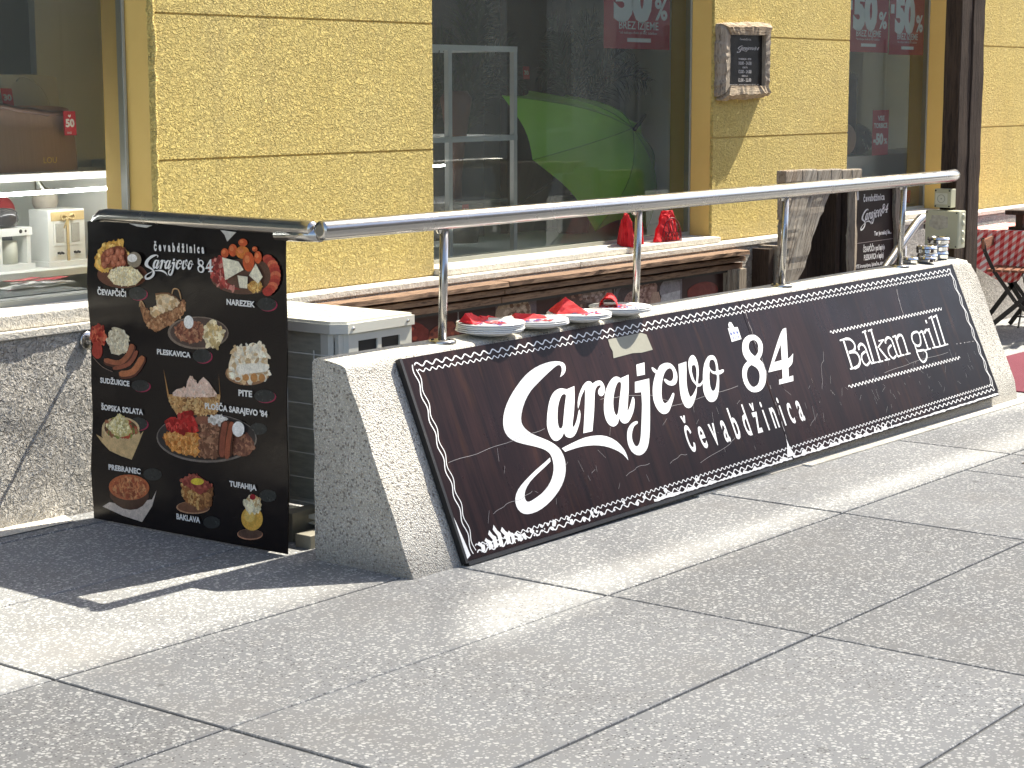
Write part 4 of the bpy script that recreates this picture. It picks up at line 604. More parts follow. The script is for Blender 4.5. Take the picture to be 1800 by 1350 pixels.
['platter_cuts',[0.62,0.16,0.08],[[0.9832,0.1355],[0.982,0.1397],[0.9786,0.1436],[0.9732,0.1468],[0.9664,0.149],[0.9589,0.1499],[0.9514,0.1496],[0.9446,0.148],[0.9392,0.1453],[0.9357,0.1417],[0.9345,0.1376],[0.9357,0.1334],[0.9391,0.1295],[0.9445,0.1263],[0.9513,0.1241],[0.9588,0.1231],[0.9664,0.1235],[0.9731,0.1251],[0.9785,0.1278],[0.982,0.1314]],None],
['platter_cuts',[0.5,0.07,0.04],[[0.9816,0.1472],[0.9804,0.1514],[0.977,0.1553],[0.9717,0.1585],[0.9649,0.1607],[0.9574,0.1617],[0.9499,0.1614],[0.9431,0.1597],[0.9376,0.157],[0.9342,0.1534],[0.933,0.1493],[0.9341,0.1451],[0.9376,0.1412],[0.943,0.138],[0.9498,0.1358],[0.9573,0.1348],[0.9648,0.1352],[0.9716,0.1368],[0.977,0.1395],[0.9804,0.1431]],None],
['platter_cuts',[0.4,0.04,0.03],[[0.9769,0.1586],[0.9758,0.1628],[0.9723,0.1667],[0.967,0.1699],[0.9602,0.1721],[0.9527,0.1731],[0.9452,0.1728],[0.9384,0.1712],[0.933,0.1684],[0.9295,0.1648],[0.9283,0.1608],[0.9294,0.1565],[0.9329,0.1526],[0.9383,0.1494],[0.9451,0.1472],[0.9526,0.1463],[0.9601,0.1466],[0.9669,0.1482],[0.9723,0.1509],[0.9757,0.1545]],None],
['platter_cuts',[0.62,0.16,0.08],[[0.9693,0.1692],[0.9682,0.1734],[0.9647,0.1773],[0.9594,0.1805],[0.9526,0.1827],[0.9451,0.1837],[0.9375,0.1834],[0.9307,0.1818],[0.9253,0.1791],[0.9218,0.1755],[0.9206,0.1714],[0.9218,0.1672],[0.9252,0.1633],[0.9306,0.1601],[0.9374,0.1579],[0.945,0.1569],[0.9525,0.1572],[0.9593,0.1588],[0.9647,0.1615],[0.9681,0.1651]],None],
['platter_cuts',[0.5,0.07,0.04],[[0.9591,0.1786],[0.9579,0.1828],[0.9545,0.1867],[0.9491,0.1899],[0.9423,0.1921],[0.9348,0.1931],[0.9273,0.1928],[0.9204,0.1912],[0.915,0.1885],[0.9115,0.1849],[0.9103,0.1808],[0.9115,0.1766],[0.9149,0.1727],[0.9203,0.1695],[0.9271,0.1673],[0.9347,0.1663],[0.9422,0.1666],[0.949,0.1682],[0.9544,0.1709],[0.9579,0.1745]],None],
['platter_cuts',[0.4,0.04,0.03],[[0.9466,0.1864],[0.9454,0.1906],[0.942,0.1945],[0.9366,0.1978],[0.9298,0.2],[0.9223,0.201],[0.9147,0.2007],[0.9079,0.1991],[0.9024,0.1964],[0.8989,0.1928],[0.8977,0.1887],[0.8989,0.1845],[0.9024,0.1806],[0.9078,0.1774],[0.9146,0.1752],[0.9221,0.1742],[0.9297,0.1745],[0.9365,0.1761],[0.9419,0.1788],[0.9454,0.1824]],None],
['platter_cuts',[0.62,0.36,0.1],[[0.9013,0.1727],[0.8931,0.1778],[0.8887,0.1823],[0.8848,0.188],[0.8726,0.1889],[0.8624,0.1916],[0.8506,0.1921],[0.8406,0.1895],[0.8353,0.185],[0.8295,0.181],[0.8257,0.1761],[0.826,0.1705],[0.8356,0.1665],[0.8415,0.1619],[0.8508,0.1584],[0.8622,0.157],[0.8723,0.1593],[0.8821,0.1606],[0.8935,0.1623],[0.8928,0.1684]],[30,0.012,[[0.8,0.55,0.2],[0.5,0.25,0.06]]]],
['platter_cuts',[0.85,0.8,0.62],[[0.7066,0.0916],[0.7864,0.1013],[0.8096,0.1259],[0.7206,0.1617]],None],
['platter_cuts',[0.85,0.8,0.62],[[0.7801,0.1442],[0.8295,0.1463],[0.8264,0.1824],[0.7903,0.182]],None],
['platter_cuts',[0.85,0.8,0.62],[[0.8683,0.1045],[0.901,0.1432],[0.8784,0.1653],[0.836,0.1418]],None],
['bread_basket',[0.35,0.16,0.07],[[0.2734,0.2543],[0.338,0.2862],[0.5081,0.2339],[0.513,0.2542],[0.502,0.2819],[0.4403,0.3149],[0.3744,0.3419],[0.3514,0.3461],[0.3391,0.3395],[0.3168,0.3308],[0.296,0.3148],[0.282,0.283]],[110,0.012,[[0.5,0.25,0.12],[0.22,0.09,0.04],[0.6,0.35,0.18]]]],
['bread_basket',[0.2,0.09,0.04],[[0.3203,0.2871],[0.3411,0.2708],[0.3657,0.2563],[0.358,0.2215],[0.3894,0.2173],[0.4281,0.216],[0.4629,0.2261],[0.4875,0.2393],[0.4939,0.2482],[0.4775,0.2593],[0.4166,0.2821],[0.3525,0.3007],[0.3257,0.2985]],None],
['bread_basket',[0.74,0.55,0.32],[[0.3308,0.2778],[0.347,0.2692],[0.3658,0.2628],[0.3616,0.228],[0.3879,0.2231],[0.4212,0.2207],[0.4531,0.229],[0.4772,0.2398],[0.4865,0.245],[0.4739,0.253],[0.4145,0.2758],[0.3523,0.2951],[0.3317,0.29]],[30,0.02,[[0.85,0.68,0.45],[0.6,0.4,0.2]]]],
['bread_basket',[0.5,0.3,0.15],[[0.4471,0.2197],[0.4498,0.2163],[0.4514,0.2113],[0.4536,0.2066],[0.4562,0.2041],[0.4604,0.2031],[0.4665,0.2028],[0.4727,0.2037],[0.4775,0.2061],[0.4814,0.2118],[0.4847,0.2205],[0.4874,0.2292],[0.4908,0.235],[0.4938,0.2345],[0.4935,0.2282],[0.4908,0.2194],[0.4873,0.2104],[0.4827,0.2037],[0.4757,0.2001],[0.4675,0.1988],[0.4594,0.1992],[0.4525,0.2011],[0.4479,0.2052],[0.4453,0.2106],[0.4437,0.2158],[0.4441,0.2194]],None],
['bread_basket',[0.5,0.3,0.15],[[0.2769,0.2698],[0.28,0.2653],[0.2818,0.2586],[0.2841,0.2528],[0.284,0.2515],[0.2857,0.2532],[0.2912,0.2587],[0.2967,0.265],[0.302,0.2688],[0.3052,0.2676],[0.303,0.2627],[0.2975,0.2563],[0.2915,0.2503],[0.2839,0.2471],[0.2775,0.2514],[0.2748,0.258],[0.2729,0.2648],[0.2734,0.2695]],None],
['patty_plate',[0.22,0.17,0.13],[[0.7262,0.3273],[0.7226,0.339],[0.7116,0.3506],[0.6938,0.3615],[0.6701,0.3711],[0.6414,0.3791],[0.6093,0.3849],[0.5754,0.3883],[0.5411,0.3891],[0.5084,0.3872],[0.4788,0.3828],[0.454,0.3759],[0.4352,0.367],[0.4234,0.3565],[0.4192,0.345],[0.4229,0.333],[0.4344,0.3211],[0.4529,0.3101],[0.4775,0.3004],[0.5069,0.2925],[0.5396,0.2868],[0.5739,0.2837],[0.608,0.2832],[0.6403,0.2853],[0.6691,0.29],[0.6931,0.2969],[0.7112,0.3057],[0.7224,0.316]],None],
['patty_plate',[0.09,0.06,0.05],[[0.7203,0.3264],[0.7168,0.337],[0.7065,0.3474],[0.6898,0.3573],[0.6675,0.366],[0.6406,0.3732],[0.6105,0.3785],[0.5787,0.3817],[0.5466,0.3824],[0.5159,0.3808],[0.4882,0.3768],[0.4649,0.3707],[0.4473,0.3628],[0.4363,0.3533],[0.4324,0.3429],[0.4359,0.3321],[0.4466,0.3214],[0.464,0.3114],[0.487,0.3026],[0.5146,0.2954],[0.5452,0.2903],[0.5774,0.2874],[0.6094,0.2868],[0.6396,0.2887],[0.6667,0.2928],[0.6892,0.299],[0.7061,0.307],[0.7166,0.3162]],None],
['patty_plate',[0.27,0.1,0.06],[[0.6071,0.3299],[0.6037,0.3406],[0.5974,0.3517],[0.5772,0.359],[0.5585,0.3671],[0.5342,0.3685],[0.5107,0.3688],[0.4892,0.3651],[0.4712,0.3587],[0.4613,0.3491],[0.4565,0.3385],[0.46,0.3273],[0.4712,0.3169],[0.4888,0.3085],[0.5095,0.3019],[0.5332,0.3],[0.5571,0.2989],[0.5799,0.3019],[0.5953,0.3098],[0.6066,0.319]],[110,0.013,[[0.38,0.16,0.09],[0.18,0.06,0.04],[0.48,0.25,0.14]]]],
['patty_plate',[0.88,0.87,0.83],[[0.5531,0.3029],[0.5519,0.3095],[0.5485,0.3155],[0.5432,0.3205],[0.5364,0.3239],[0.5288,0.3253],[0.5211,0.3247],[0.5142,0.3221],[0.5087,0.3178],[0.5051,0.3121],[0.5037,0.3056],[0.5049,0.299],[0.5083,0.2929],[0.5137,0.2879],[0.5205,0.2845],[0.5281,0.2831],[0.5358,0.2837],[0.5427,0.2864],[0.5482,0.2908],[0.5518,0.2964]],None],
['patty_plate',[0.78,0.62,0.36],[[0.6993,0.3353],[0.6969,0.3485],[0.6892,0.3602],[0.6773,0.3688],[0.6643,0.3757],[0.6495,0.3802],[0.6357,0.3744],[0.6195,0.3744],[0.6116,0.3633],[0.6058,0.3525],[0.6035,0.3408],[0.6059,0.3289],[0.6101,0.3168],[0.6179,0.3044],[0.6337,0.3007],[0.6484,0.2923],[0.6627,0.3006],[0.6749,0.3062],[0.689,0.3112],[0.7002,0.3212]],[60,0.02,[[0.88,0.76,0.5],[0.65,0.48,0.22]]]],
['sausage_plate',[0.5,0.07,0.04],[[0.0888,0.3751],[0.0874,0.3869],[0.0817,0.398],[0.0704,0.4052],[0.059,0.4112],[0.046,0.4137],[0.0326,0.4137],[0.0194,0.4104],[0.0124,0.4002],[0.0046,0.3914],[0.0027,0.3802],[0.0028,0.3685],[0.0109,0.3588],[0.019,0.3495],[0.0315,0.3452],[0.044,0.3411],[0.057,0.343],[0.0697,0.3462],[0.078,0.3549],[0.0843,0.3644]],[30,0.018,[[0.62,0.15,0.08],[0.35,0.03,0.02]]]],
['sausage_plate',[0.45,0.06,0.04],[[0.0699,0.4253],[0.0687,0.4341],[0.0651,0.4423],[0.0589,0.4491],[0.0507,0.453],[0.042,0.4554],[0.0331,0.4544],[0.0252,0.4505],[0.0171,0.4461],[0.0129,0.4379],[0.0112,0.4289],[0.0141,0.4202],[0.017,0.4117],[0.0223,0.4036],[0.031,0.3992],[0.0404,0.3992],[0.0499,0.3979],[0.0576,0.403],[0.0644,0.4087],[0.0689,0.4164]],None],
['sausage_plate',[0.68,0.6,0.42],[[0.2119,0.3856],[0.2144,0.3998],[0.2077,0.414],[0.1913,0.4223],[0.1756,0.429],[0.1586,0.4347],[0.1404,0.4336],[0.1207,0.4317],[0.114,0.4165],[0.1073,0.4047],[0.0931,0.3927],[0.1058,0.3789],[0.1056,0.3629],[0.1239,0.3556],[0.1368,0.3431],[0.1564,0.3443],[0.1735,0.3471],[0.1901,0.3508],[0.2,0.3618],[0.2192,0.3694]],[120,0.012,[[0.8,0.74,0.58],[0.58,0.49,0.33],[0.75,0.68,0.5]]]],
['sausage_plate',[0.1,0.03,0.02],[[0.0766,0.4658],[0.0899,0.4729],[0.1133,0.4756],[0.1404,0.4773],[0.1672,0.475],[0.1901,0.467],[0.2084,0.4562],[0.2231,0.4449],[0.2351,0.4341],[0.244,0.4229],[0.2493,0.4117],[0.2524,0.4026],[0.2458,0.3958],[0.2283,0.3944],[0.2173,0.3998],[0.2146,0.4081],[0.2107,0.4166],[0.2046,0.4242],[0.195,0.4327],[0.1828,0.4422],[0.1699,0.4499],[0.1587,0.4541],[0.1436,0.4551],[0.1217,0.4536],[0.0997,0.451],[0.0813,0.4548]],None],
['sausage_plate',[0.36,0.12,0.06],[[0.0772,0.46],[0.0913,0.4657],[0.1147,0.4681],[0.1411,0.4694],[0.1662,0.4672],[0.187,0.4597],[0.2036,0.4495],[0.217,0.4387],[0.2278,0.4287],[0.236,0.4187],[0.2412,0.4085],[0.2444,0.4001],[0.24,0.3938],[0.2268,0.3925],[0.2179,0.3975],[0.215,0.4054],[0.2108,0.4135],[0.2046,0.4212],[0.1952,0.4298],[0.1837,0.4391],[0.1713,0.4468],[0.1595,0.4513],[0.1431,0.4526],[0.1206,0.4513],[0.0982,0.449],[0.0805,0.4517]],None],
['sausage_plate',[0.3,0.09,0.05],[[0.1283,0.4847],[0.1459,0.4846],[0.1701,0.4801],[0.1966,0.4738],[0.2199,0.4652],[0.2373,0.4528],[0.2509,0.4383],[0.2613,0.425],[0.2637,0.4148],[0.2542,0.4123],[0.2421,0.4201],[0.2321,0.4329],[0.2201,0.4459],[0.2069,0.4554],[0.1888,0.462],[0.1649,0.4676],[0.1413,0.4719],[0.1259,0.4783]],None],
['sausage_plate',[0.1,0.03,0.02],[[0.161,0.5078],[0.1763,0.5124],[0.1986,0.5103],[0.2251,0.5058],[0.2512,0.4966],[0.2721,0.4814],[0.2894,0.4635],[0.3034,0.447],[0.3043,0.4334],[0.287,0.4284],[0.2686,0.4371],[0.2551,0.4531],[0.2401,0.4687],[0.227,0.4785],[0.2133,0.483],[0.1939,0.4861],[0.1737,0.488],[0.1595,0.4956]],None],
['sausage_plate',[0.45,0.16,0.07],[[0.1609,0.5019],[0.1754,0.5054],[0.1964,0.5032],[0.2212,0.4989],[0.2453,0.4905],[0.2651,0.4764],[0.282,0.4596],[0.2959,0.4438],[0.2984,0.4311],[0.2843,0.4269],[0.2676,0.4354],[0.2541,0.4506],[0.2391,0.4656],[0.2256,0.4755],[0.2113,0.4803],[0.1923,0.4834],[0.173,0.4853],[0.1594,0.4919]],None],
['sausage_plate',[0.25,0.18,0.14],[[0.0191,0.4511],[0.0271,0.4568],[0.0393,0.4646],[0.0534,0.4728],[0.0676,0.4795],[0.0832,0.4843],[0.1004,0.4882],[0.116,0.4912],[0.1271,0.4929],[0.1276,0.4921],[0.1171,0.4895],[0.1016,0.4865],[0.0845,0.4827],[0.0693,0.478],[0.0554,0.4714],[0.0415,0.4633],[0.0293,0.4555],[0.0202,0.4504]],None],
['pie_slice',[0.3,0.16,0.08],[[0.9218,0.4407],[0.9167,0.4524],[0.9017,0.4636],[0.8783,0.4733],[0.8487,0.4806],[0.8156,0.4847],[0.7823,0.4853],[0.7521,0.4822],[0.728,0.4757],[0.7124,0.4664],[0.707,0.4553],[0.7122,0.4435],[0.7276,0.4322],[0.7516,0.4224],[0.7818,0.4152],[0.8151,0.4112],[0.8482,0.4108],[0.8779,0.4141],[0.9015,0.4207],[0.9165,0.4298]],None],
['pie_slice',[0.5,0.3,0.15],[[0.9025,0.4379],[0.898,0.4472],[0.8848,0.4562],[0.8642,0.4641],[0.8381,0.47],[0.809,0.4735],[0.7798,0.4741],[0.7532,0.4718],[0.732,0.4667],[0.7183,0.4595],[0.7136,0.4507],[0.7182,0.4413],[0.7317,0.4321],[0.7528,0.4242],[0.7793,0.4183],[0.8086,0.415],[0.8377,0.4145],[0.8639,0.4169],[0.8846,0.422],[0.8979,0.4292]],None],
['pie_slice',[0.76,0.62,0.42],[[0.7362,0.4007],[0.7449,0.3828],[0.759,0.3698],[0.7851,0.3645],[0.8147,0.3622],[0.8415,0.3574],[0.8666,0.3548],[0.8906,0.356],[0.9086,0.3648],[0.9133,0.3897],[0.9121,0.4186],[0.9172,0.4422],[0.9059,0.4605],[0.8443,0.4701],[0.7763,0.4716],[0.7409,0.4634],[0.7235,0.4479],[0.7251,0.4247]],[80,0.025,[[0.86,0.76,0.58],[0.62,0.44,0.24],[0.9,0.84,0.7]]]],
['pie_slice',[0.86,0.82,0.72],[[0.7661,0.424],[0.8358,0.414],[0.9056,0.4107],[0.9215,0.4213],[0.9057,0.4356],[0.8482,0.4439],[0.7893,0.4518],[0.7793,0.4648],[0.7829,0.4732],[0.7779,0.4662],[0.7729,0.453],[0.76,0.4381]],None],
['pie_slice',[0.5,0.24,0.08],[[0.7828,0.4669],[0.7822,0.4688],[0.7804,0.4706],[0.7775,0.4721],[0.7738,0.4731],[0.7698,0.4737],[0.7657,0.4737],[0.7621,0.4731],[0.7592,0.472],[0.7573,0.4705],[0.7566,0.4688],[0.7572,0.4669],[0.7591,0.4651],[0.762,0.4636],[0.7656,0.4625],[0.7697,0.462],[0.7737,0.462],[0.7774,0.4626],[0.7803,0.4637],[0.7822,0.4652]],None],
['pie_slice',[0.5,0.24,0.08],[[0.8245,0.4599],[0.8238,0.4633],[0.8216,0.4665],[0.8182,0.4691],[0.8138,0.4709],[0.809,0.4718],[0.8042,0.4716],[0.7998,0.4704],[0.7963,0.4682],[0.7941,0.4653],[0.7933,0.462],[0.794,0.4586],[0.7962,0.4554],[0.7996,0.4528],[0.804,0.451],[0.8088,0.4501],[0.8137,0.4503],[0.818,0.4515],[0.8215,0.4537],[0.8237,0.4566]],None],
['pie_slice',[0.5,0.24,0.08],[[0.8647,0.4571],[0.8639,0.4615],[0.8615,0.4656],[0.8578,0.469],[0.8532,0.4714],[0.848,0.4724],[0.8428,0.4721],[0.838,0.4704],[0.8343,0.4675],[0.8319,0.4638],[0.831,0.4594],[0.8318,0.455],[0.8342,0.4509],[0.8379,0.4475],[0.8426,0.4452],[0.8478,0.4441],[0.853,0.4444],[0.8577,0.4461],[0.8614,0.449],[0.8638,0.4528]],None],
['pie_slice',[0.5,0.24,0.08],[[0.902,0.4545],[0.9012,0.4584],[0.8991,0.462],[0.8957,0.465],[0.8914,0.4671],[0.8866,0.468],[0.8819,0.4678],[0.8776,0.4663],[0.8741,0.4638],[0.8719,0.4605],[0.8711,0.4567],[0.8719,0.4528],[0.874,0.4491],[0.8774,0.4461],[0.8817,0.4441],[0.8865,0.4431],[0.8913,0.4434],[0.8956,0.4449],[0.899,0.4474],[0.9012,0.4507]],None],
['bread_basket',[0.45,0.24,0.09],[[0.3941,0.4645],[0.42,0.5447],[0.6778,0.5236],[0.6738,0.4585],[0.6812,0.5297],[0.6586,0.5903],[0.5512,0.6009],[0.4556,0.6042],[0.4132,0.5538]],None],
['bread_basket',[0.5,0.27,0.1],[[0.4131,0.5495],[0.6812,0.5276],[0.6765,0.5583],[0.6586,0.5903],[0.6096,0.5993],[0.5512,0.6009],[0.4994,0.6066],[0.4556,0.6042],[0.4283,0.5771]],[170,0.012,[[0.62,0.38,0.16],[0.3,0.14,0.05],[0.7,0.48,0.22]]]],
['bread_basket',[0.76,0.56,0.46],[[0.4408,0.5475],[0.441,0.5368],[0.4611,0.5245],[0.4877,0.5186],[0.5159,0.5163],[0.5368,0.5176],[0.5501,0.5224],[0.5553,0.5322],[0.5436,0.542],[0.4907,0.5474]],[12,0.012,[[0.84,0.68,0.58],[0.66,0.45,0.34]]]],
['bread_basket',[0.76,0.56,0.46],[[0.5091,0.5211],[0.5171,0.4942],[0.5323,0.4745],[0.5591,0.4884],[0.5838,0.5114],[0.5952,0.527],[0.5909,0.5385],[0.5546,0.5432],[0.5163,0.5419],[0.5066,0.5346]],[12,0.012,[[0.84,0.68,0.58],[0.66,0.45,0.34]]]],
['bread_basket',[0.76,0.56,0.46],[[0.5635,0.5129],[0.5782,0.4895],[0.6002,0.4741],[0.6271,0.4888],[0.651,0.5108],[0.6668,0.5226],[0.6646,0.5309],[0.6191,0.5384],[0.5707,0.54],[0.5589,0.5294]],[12,0.012,[[0.84,0.68,0.58],[0.66,0.45,0.34]]]],
['grill_platter',[0.2,0.17,0.15],[[0.8575,0.649],[0.8539,0.6628],[0.843,0.6767],[0.8251,0.6906],[0.8008,0.7038],[0.7706,0.7161],[0.7354,0.727],[0.6962,0.7363],[0.6542,0.7437],[0.6105,0.7489],[0.5664,0.7517],[0.5234,0.7521],[0.4827,0.7499],[0.4456,0.7453],[0.4133,0.7383],[0.387,0.7292],[0.3674,0.7182],[0.3552,0.7057],[0.351,0.692],[0.3547,0.6777],[0.3663,0.6631],[0.3855,0.6488],[0.4115,0.6351],[0.4435,0.6227],[0.4804,0.6117],[0.5211,0.6026],[0.5642,0.5956],[0.6084,0.5909],[0.6523,0.5887],[0.6946,0.5889],[0.7341,0.5916],[0.7695,0.5966],[0.8,0.6038],[0.8246,0.6129],[0.8426,0.6237],[0.8537,0.6359]],None],
['grill_platter',[0.035,0.03,0.03],[[0.8511,0.6475],[0.8475,0.6604],[0.8369,0.6735],[0.8195,0.6865],[0.7958,0.699],[0.7663,0.7106],[0.7321,0.7209],[0.6939,0.7298],[0.6529,0.7368],[0.6104,0.7418],[0.5675,0.7445],[0.5256,0.745],[0.486,0.7431],[0.4499,0.7388],[0.4185,0.7324],[0.3929,0.7239],[0.3739,0.7137],[0.3621,0.702],[0.3579,0.6893],[0.3615,0.6758],[0.3729,0.6622],[0.3915,0.6487],[0.4168,0.6359],[0.4479,0.6241],[0.4839,0.6137],[0.5235,0.6051],[0.5655,0.5984],[0.6085,0.5939],[0.6512,0.5916],[0.6924,0.5917],[0.7308,0.5941],[0.7653,0.5987],[0.795,0.6053],[0.819,0.6138],[0.8366,0.6238],[0.8474,0.6352]],None],
['grill_platter',[0.25,0.1,0.06],[[0.8423,0.6709],[0.8396,0.682],[0.8324,0.6929],[0.8207,0.7029],[0.8031,0.7085],[0.7849,0.7119],[0.7669,0.711],[0.75,0.7081],[0.7343,0.7026],[0.7282,0.692],[0.722,0.6813],[0.7274,0.6696],[0.7342,0.6581],[0.7496,0.6498],[0.7655,0.6423],[0.7843,0.6393],[0.8027,0.6398],[0.8207,0.6423],[0.8331,0.6502],[0.8393,0.6603]],[70,0.016,[[0.36,0.17,0.1],[0.16,0.06,0.04]]]],
['grill_platter',[0.25,0.1,0.06],[[0.6381,0.6109],[0.6383,0.6156],[0.6289,0.62],[0.6185,0.6239],[0.6072,0.628],[0.5921,0.6287],[0.5771,0.6303],[0.5641,0.6289],[0.5542,0.6263],[0.5469,0.6228],[0.5452,0.6184],[0.5477,0.6136],[0.5552,0.6092],[0.5641,0.6049],[0.5774,0.6019],[0.5917,0.6004],[0.6061,0.5996],[0.6199,0.6002],[0.6316,0.6023],[0.6349,0.6068]],None],
['grill_platter',[0.6,0.24,0.05],[[0.3913,0.6843],[0.4017,0.673],[0.429,0.664],[0.4826,0.6543],[0.5384,0.6507],[0.574,0.6613],[0.5962,0.6796],[0.6078,0.7054],[0.5968,0.7279],[0.5379,0.7332],[0.4714,0.7306],[0.4374,0.7257],[0.4161,0.7164],[0.3978,0.7007]],[150,0.016,[[0.72,0.32,0.08],[0.5,0.16,0.03],[0.8,0.42,0.14]]]],
['grill_platter',[0.48,0.02,0.02],[[0.4076,0.6273],[0.4303,0.6171],[0.4557,0.6148],[0.4715,0.6293],[0.4769,0.6473],[0.4633,0.6579],[0.4428,0.6637],[0.4234,0.6634],[0.4081,0.6572],[0.4026,0.6426]],[12,0.02,[[0.6,0.06,0.05],[0.3,0.01,0.01]]]],
['grill_platter',[0.48,0.02,0.02],[[0.4762,0.6047],[0.4983,0.5926],[0.5238,0.5882],[0.539,0.5964],[0.5514,0.6115],[0.5683,0.6315],[0.5756,0.6497],[0.5548,0.658],[0.5249,0.6594],[0.4978,0.6542],[0.4768,0.643],[0.4705,0.6239]],[12,0.02,[[0.6,0.06,0.05],[0.3,0.01,0.01]]]],
['grill_platter',[0.48,0.02,0.02],[[0.4561,0.6362],[0.4839,0.6327],[0.5109,0.636],[0.5141,0.6489],[0.5045,0.662],[0.4802,0.6663],[0.4566,0.6639],[0.4499,0.6502]],[12,0.02,[[0.6,0.06,0.05],[0.3,0.01,0.01]]]],
['grill_platter',[0.82,0.8,0.76],[[0.7129,0.6049],[0.7206,0.6101],[0.7059,0.6145],[0.6999,0.6199],[0.6882,0.6249],[0.6723,0.624],[0.6588,0.6246],[0.6454,0.624],[0.6341,0.6214],[0.6308,0.6164],[0.6282,0.6117],[0.6257,0.6063],[0.6332,0.6009],[0.6402,0.5946],[0.658,0.5935],[0.6719,0.5885],[0.6887,0.5878],[0.6988,0.5924],[0.7134,0.5937],[0.7232,0.5979]],[40,0.014,[[0.9,0.88,0.85],[0.6,0.57,0.52]]]],
['grill_platter',[0.1,0.04,0.02],[[0.6883,0.6349],[0.6856,0.6392],[0.6775,0.6434],[0.665,0.6474],[0.649,0.6505],[0.6313,0.6527],[0.6136,0.6535],[0.5975,0.653],[0.5846,0.6512],[0.5764,0.6482],[0.5735,0.6444],[0.5762,0.6401],[0.5844,0.6358],[0.5972,0.6319],[0.6132,0.6287],[0.631,0.6266],[0.6487,0.6258],[0.6647,0.6264],[0.6774,0.6282],[0.6855,0.6311]],None],
['grill_platter',[0.3,0.14,0.08],[[0.6817,0.6325],[0.6819,0.6364],[0.6721,0.6403],[0.6625,0.6444],[0.6461,0.6471],[0.6293,0.65],[0.6126,0.6497],[0.5973,0.6494],[0.5863,0.6474],[0.5777,0.6449],[0.5707,0.6417],[0.5731,0.6374],[0.5852,0.6333],[0.5951,0.6292],[0.6126,0.6269],[0.629,0.6238],[0.6461,0.6236],[0.6626,0.6237],[0.6757,0.6254],[0.6844,0.6283]],[16,0.016,[[0.42,0.22,0.13],[0.16,0.07,0.04]]]],
['grill_platter',[0.1,0.04,0.02],[[0.6886,0.655],[0.6858,0.6592],[0.6778,0.6635],[0.6652,0.6675],[0.6493,0.6707],[0.6316,0.6728],[0.6138,0.6737],[0.5977,0.6732],[0.5849,0.6714],[0.5766,0.6685],[0.5737,0.6647],[0.5765,0.6604],[0.5847,0.656],[0.5974,0.6521],[0.6135,0.6489],[0.6313,0.6468],[0.649,0.6459],[0.6649,0.6465],[0.6776,0.6483],[0.6857,0.6512]],None],
['grill_platter',[0.24,0.1,0.06],[[0.6834,0.6525],[0.6794,0.6565],[0.6765,0.6608],[0.6634,0.6647],[0.6459,0.6669],[0.6295,0.6699],[0.6115,0.671],[0.5959,0.6702],[0.5864,0.6677],[0.5784,0.665],[0.5749,0.6616],[0.5744,0.6576],[0.5829,0.6534],[0.596,0.6495],[0.6119,0.6465],[0.6292,0.6442],[0.6464,0.6437],[0.6637,0.6435],[0.6768,0.6453],[0.682,0.6488]],[16,0.016,[[0.42,0.22,0.13],[0.16,0.07,0.04]]]],
['grill_platter',[0.1,0.04,0.02],[[0.6888,0.675],[0.686,0.6793],[0.678,0.6836],[0.6654,0.6875],[0.6495,0.6907],[0.6318,0.6929],[0.6141,0.6938],[0.598,0.6934],[0.5852,0.6916],[0.5769,0.6887],[0.574,0.6849],[0.5768,0.6806],[0.585,0.6763],[0.5977,0.6723],[0.6137,0.6691],[0.6315,0.6669],[0.6492,0.6661],[0.6652,0.6666],[0.6778,0.6683],[0.6859,0.6713]],None],
['grill_platter',[0.3,0.14,0.08],[[0.6822,0.6727],[0.6821,0.6765],[0.6758,0.6807],[0.6645,0.6849],[0.647,0.6876],[0.6298,0.6897],[0.6128,0.6904],[0.5954,0.6907],[0.584,0.6885],[0.5781,0.6853],[0.5723,0.6821],[0.5748,0.6779],[0.5844,0.6737],[0.5974,0.67],[0.6113,0.6661],[0.6295,0.6653],[0.647,0.6636],[0.663,0.6639],[0.6773,0.6653],[0.6832,0.6687]],[16,0.016,[[0.42,0.22,0.13],[0.16,0.07,0.04]]]],
['grill_platter',[0.1,0.04,0.02],[[0.689,0.695],[0.6862,0.6993],[0.6782,0.7036],[0.6656,0.7076],[0.6498,0.7108],[0.6321,0.713],[0.6143,0.714],[0.5983,0.7135],[0.5854,0.7118],[0.5772,0.7089],[0.5743,0.7051],[0.5771,0.7008],[0.5852,0.6965],[0.598,0.6925],[0.614,0.6892],[0.6318,0.6871],[0.6495,0.6862],[0.6654,0.6866],[0.678,0.6884],[0.6862,0.6913]],None],
['grill_platter',[0.24,0.1,0.06],[[0.6886,0.6922],[0.6851,0.6965],[0.6751,0.7007],[0.6611,0.7042],[0.6476,0.7079],[0.63,0.7102],[0.613,0.7105],[0.5968,0.7104],[0.5843,0.7087],[0.5736,0.7063],[0.5727,0.7023],[0.5766,0.698],[0.583,0.6937],[0.5957,0.6897],[0.6119,0.6865],[0.6297,0.6841],[0.6471,0.6838],[0.6637,0.6838],[0.6766,0.6856],[0.6847,0.6885]],[16,0.016,[[0.42,0.22,0.13],[0.16,0.07,0.04]]]],
['grill_platter',[0.1,0.04,0.02],[[0.6892,0.715],[0.6865,0.7193],[0.6784,0.7236],[0.6659,0.7276],[0.65,0.7309],[0.6323,0.7331],[0.6146,0.7341],[0.5985,0.7337],[0.5857,0.7319],[0.5775,0.729],[0.5746,0.7253],[0.5774,0.721],[0.5855,0.7166],[0.5982,0.7126],[0.6143,0.7094],[0.632,0.7072],[0.6497,0.7062],[0.6656,0.7067],[0.6783,0.7084],[0.6864,0.7113]],None],
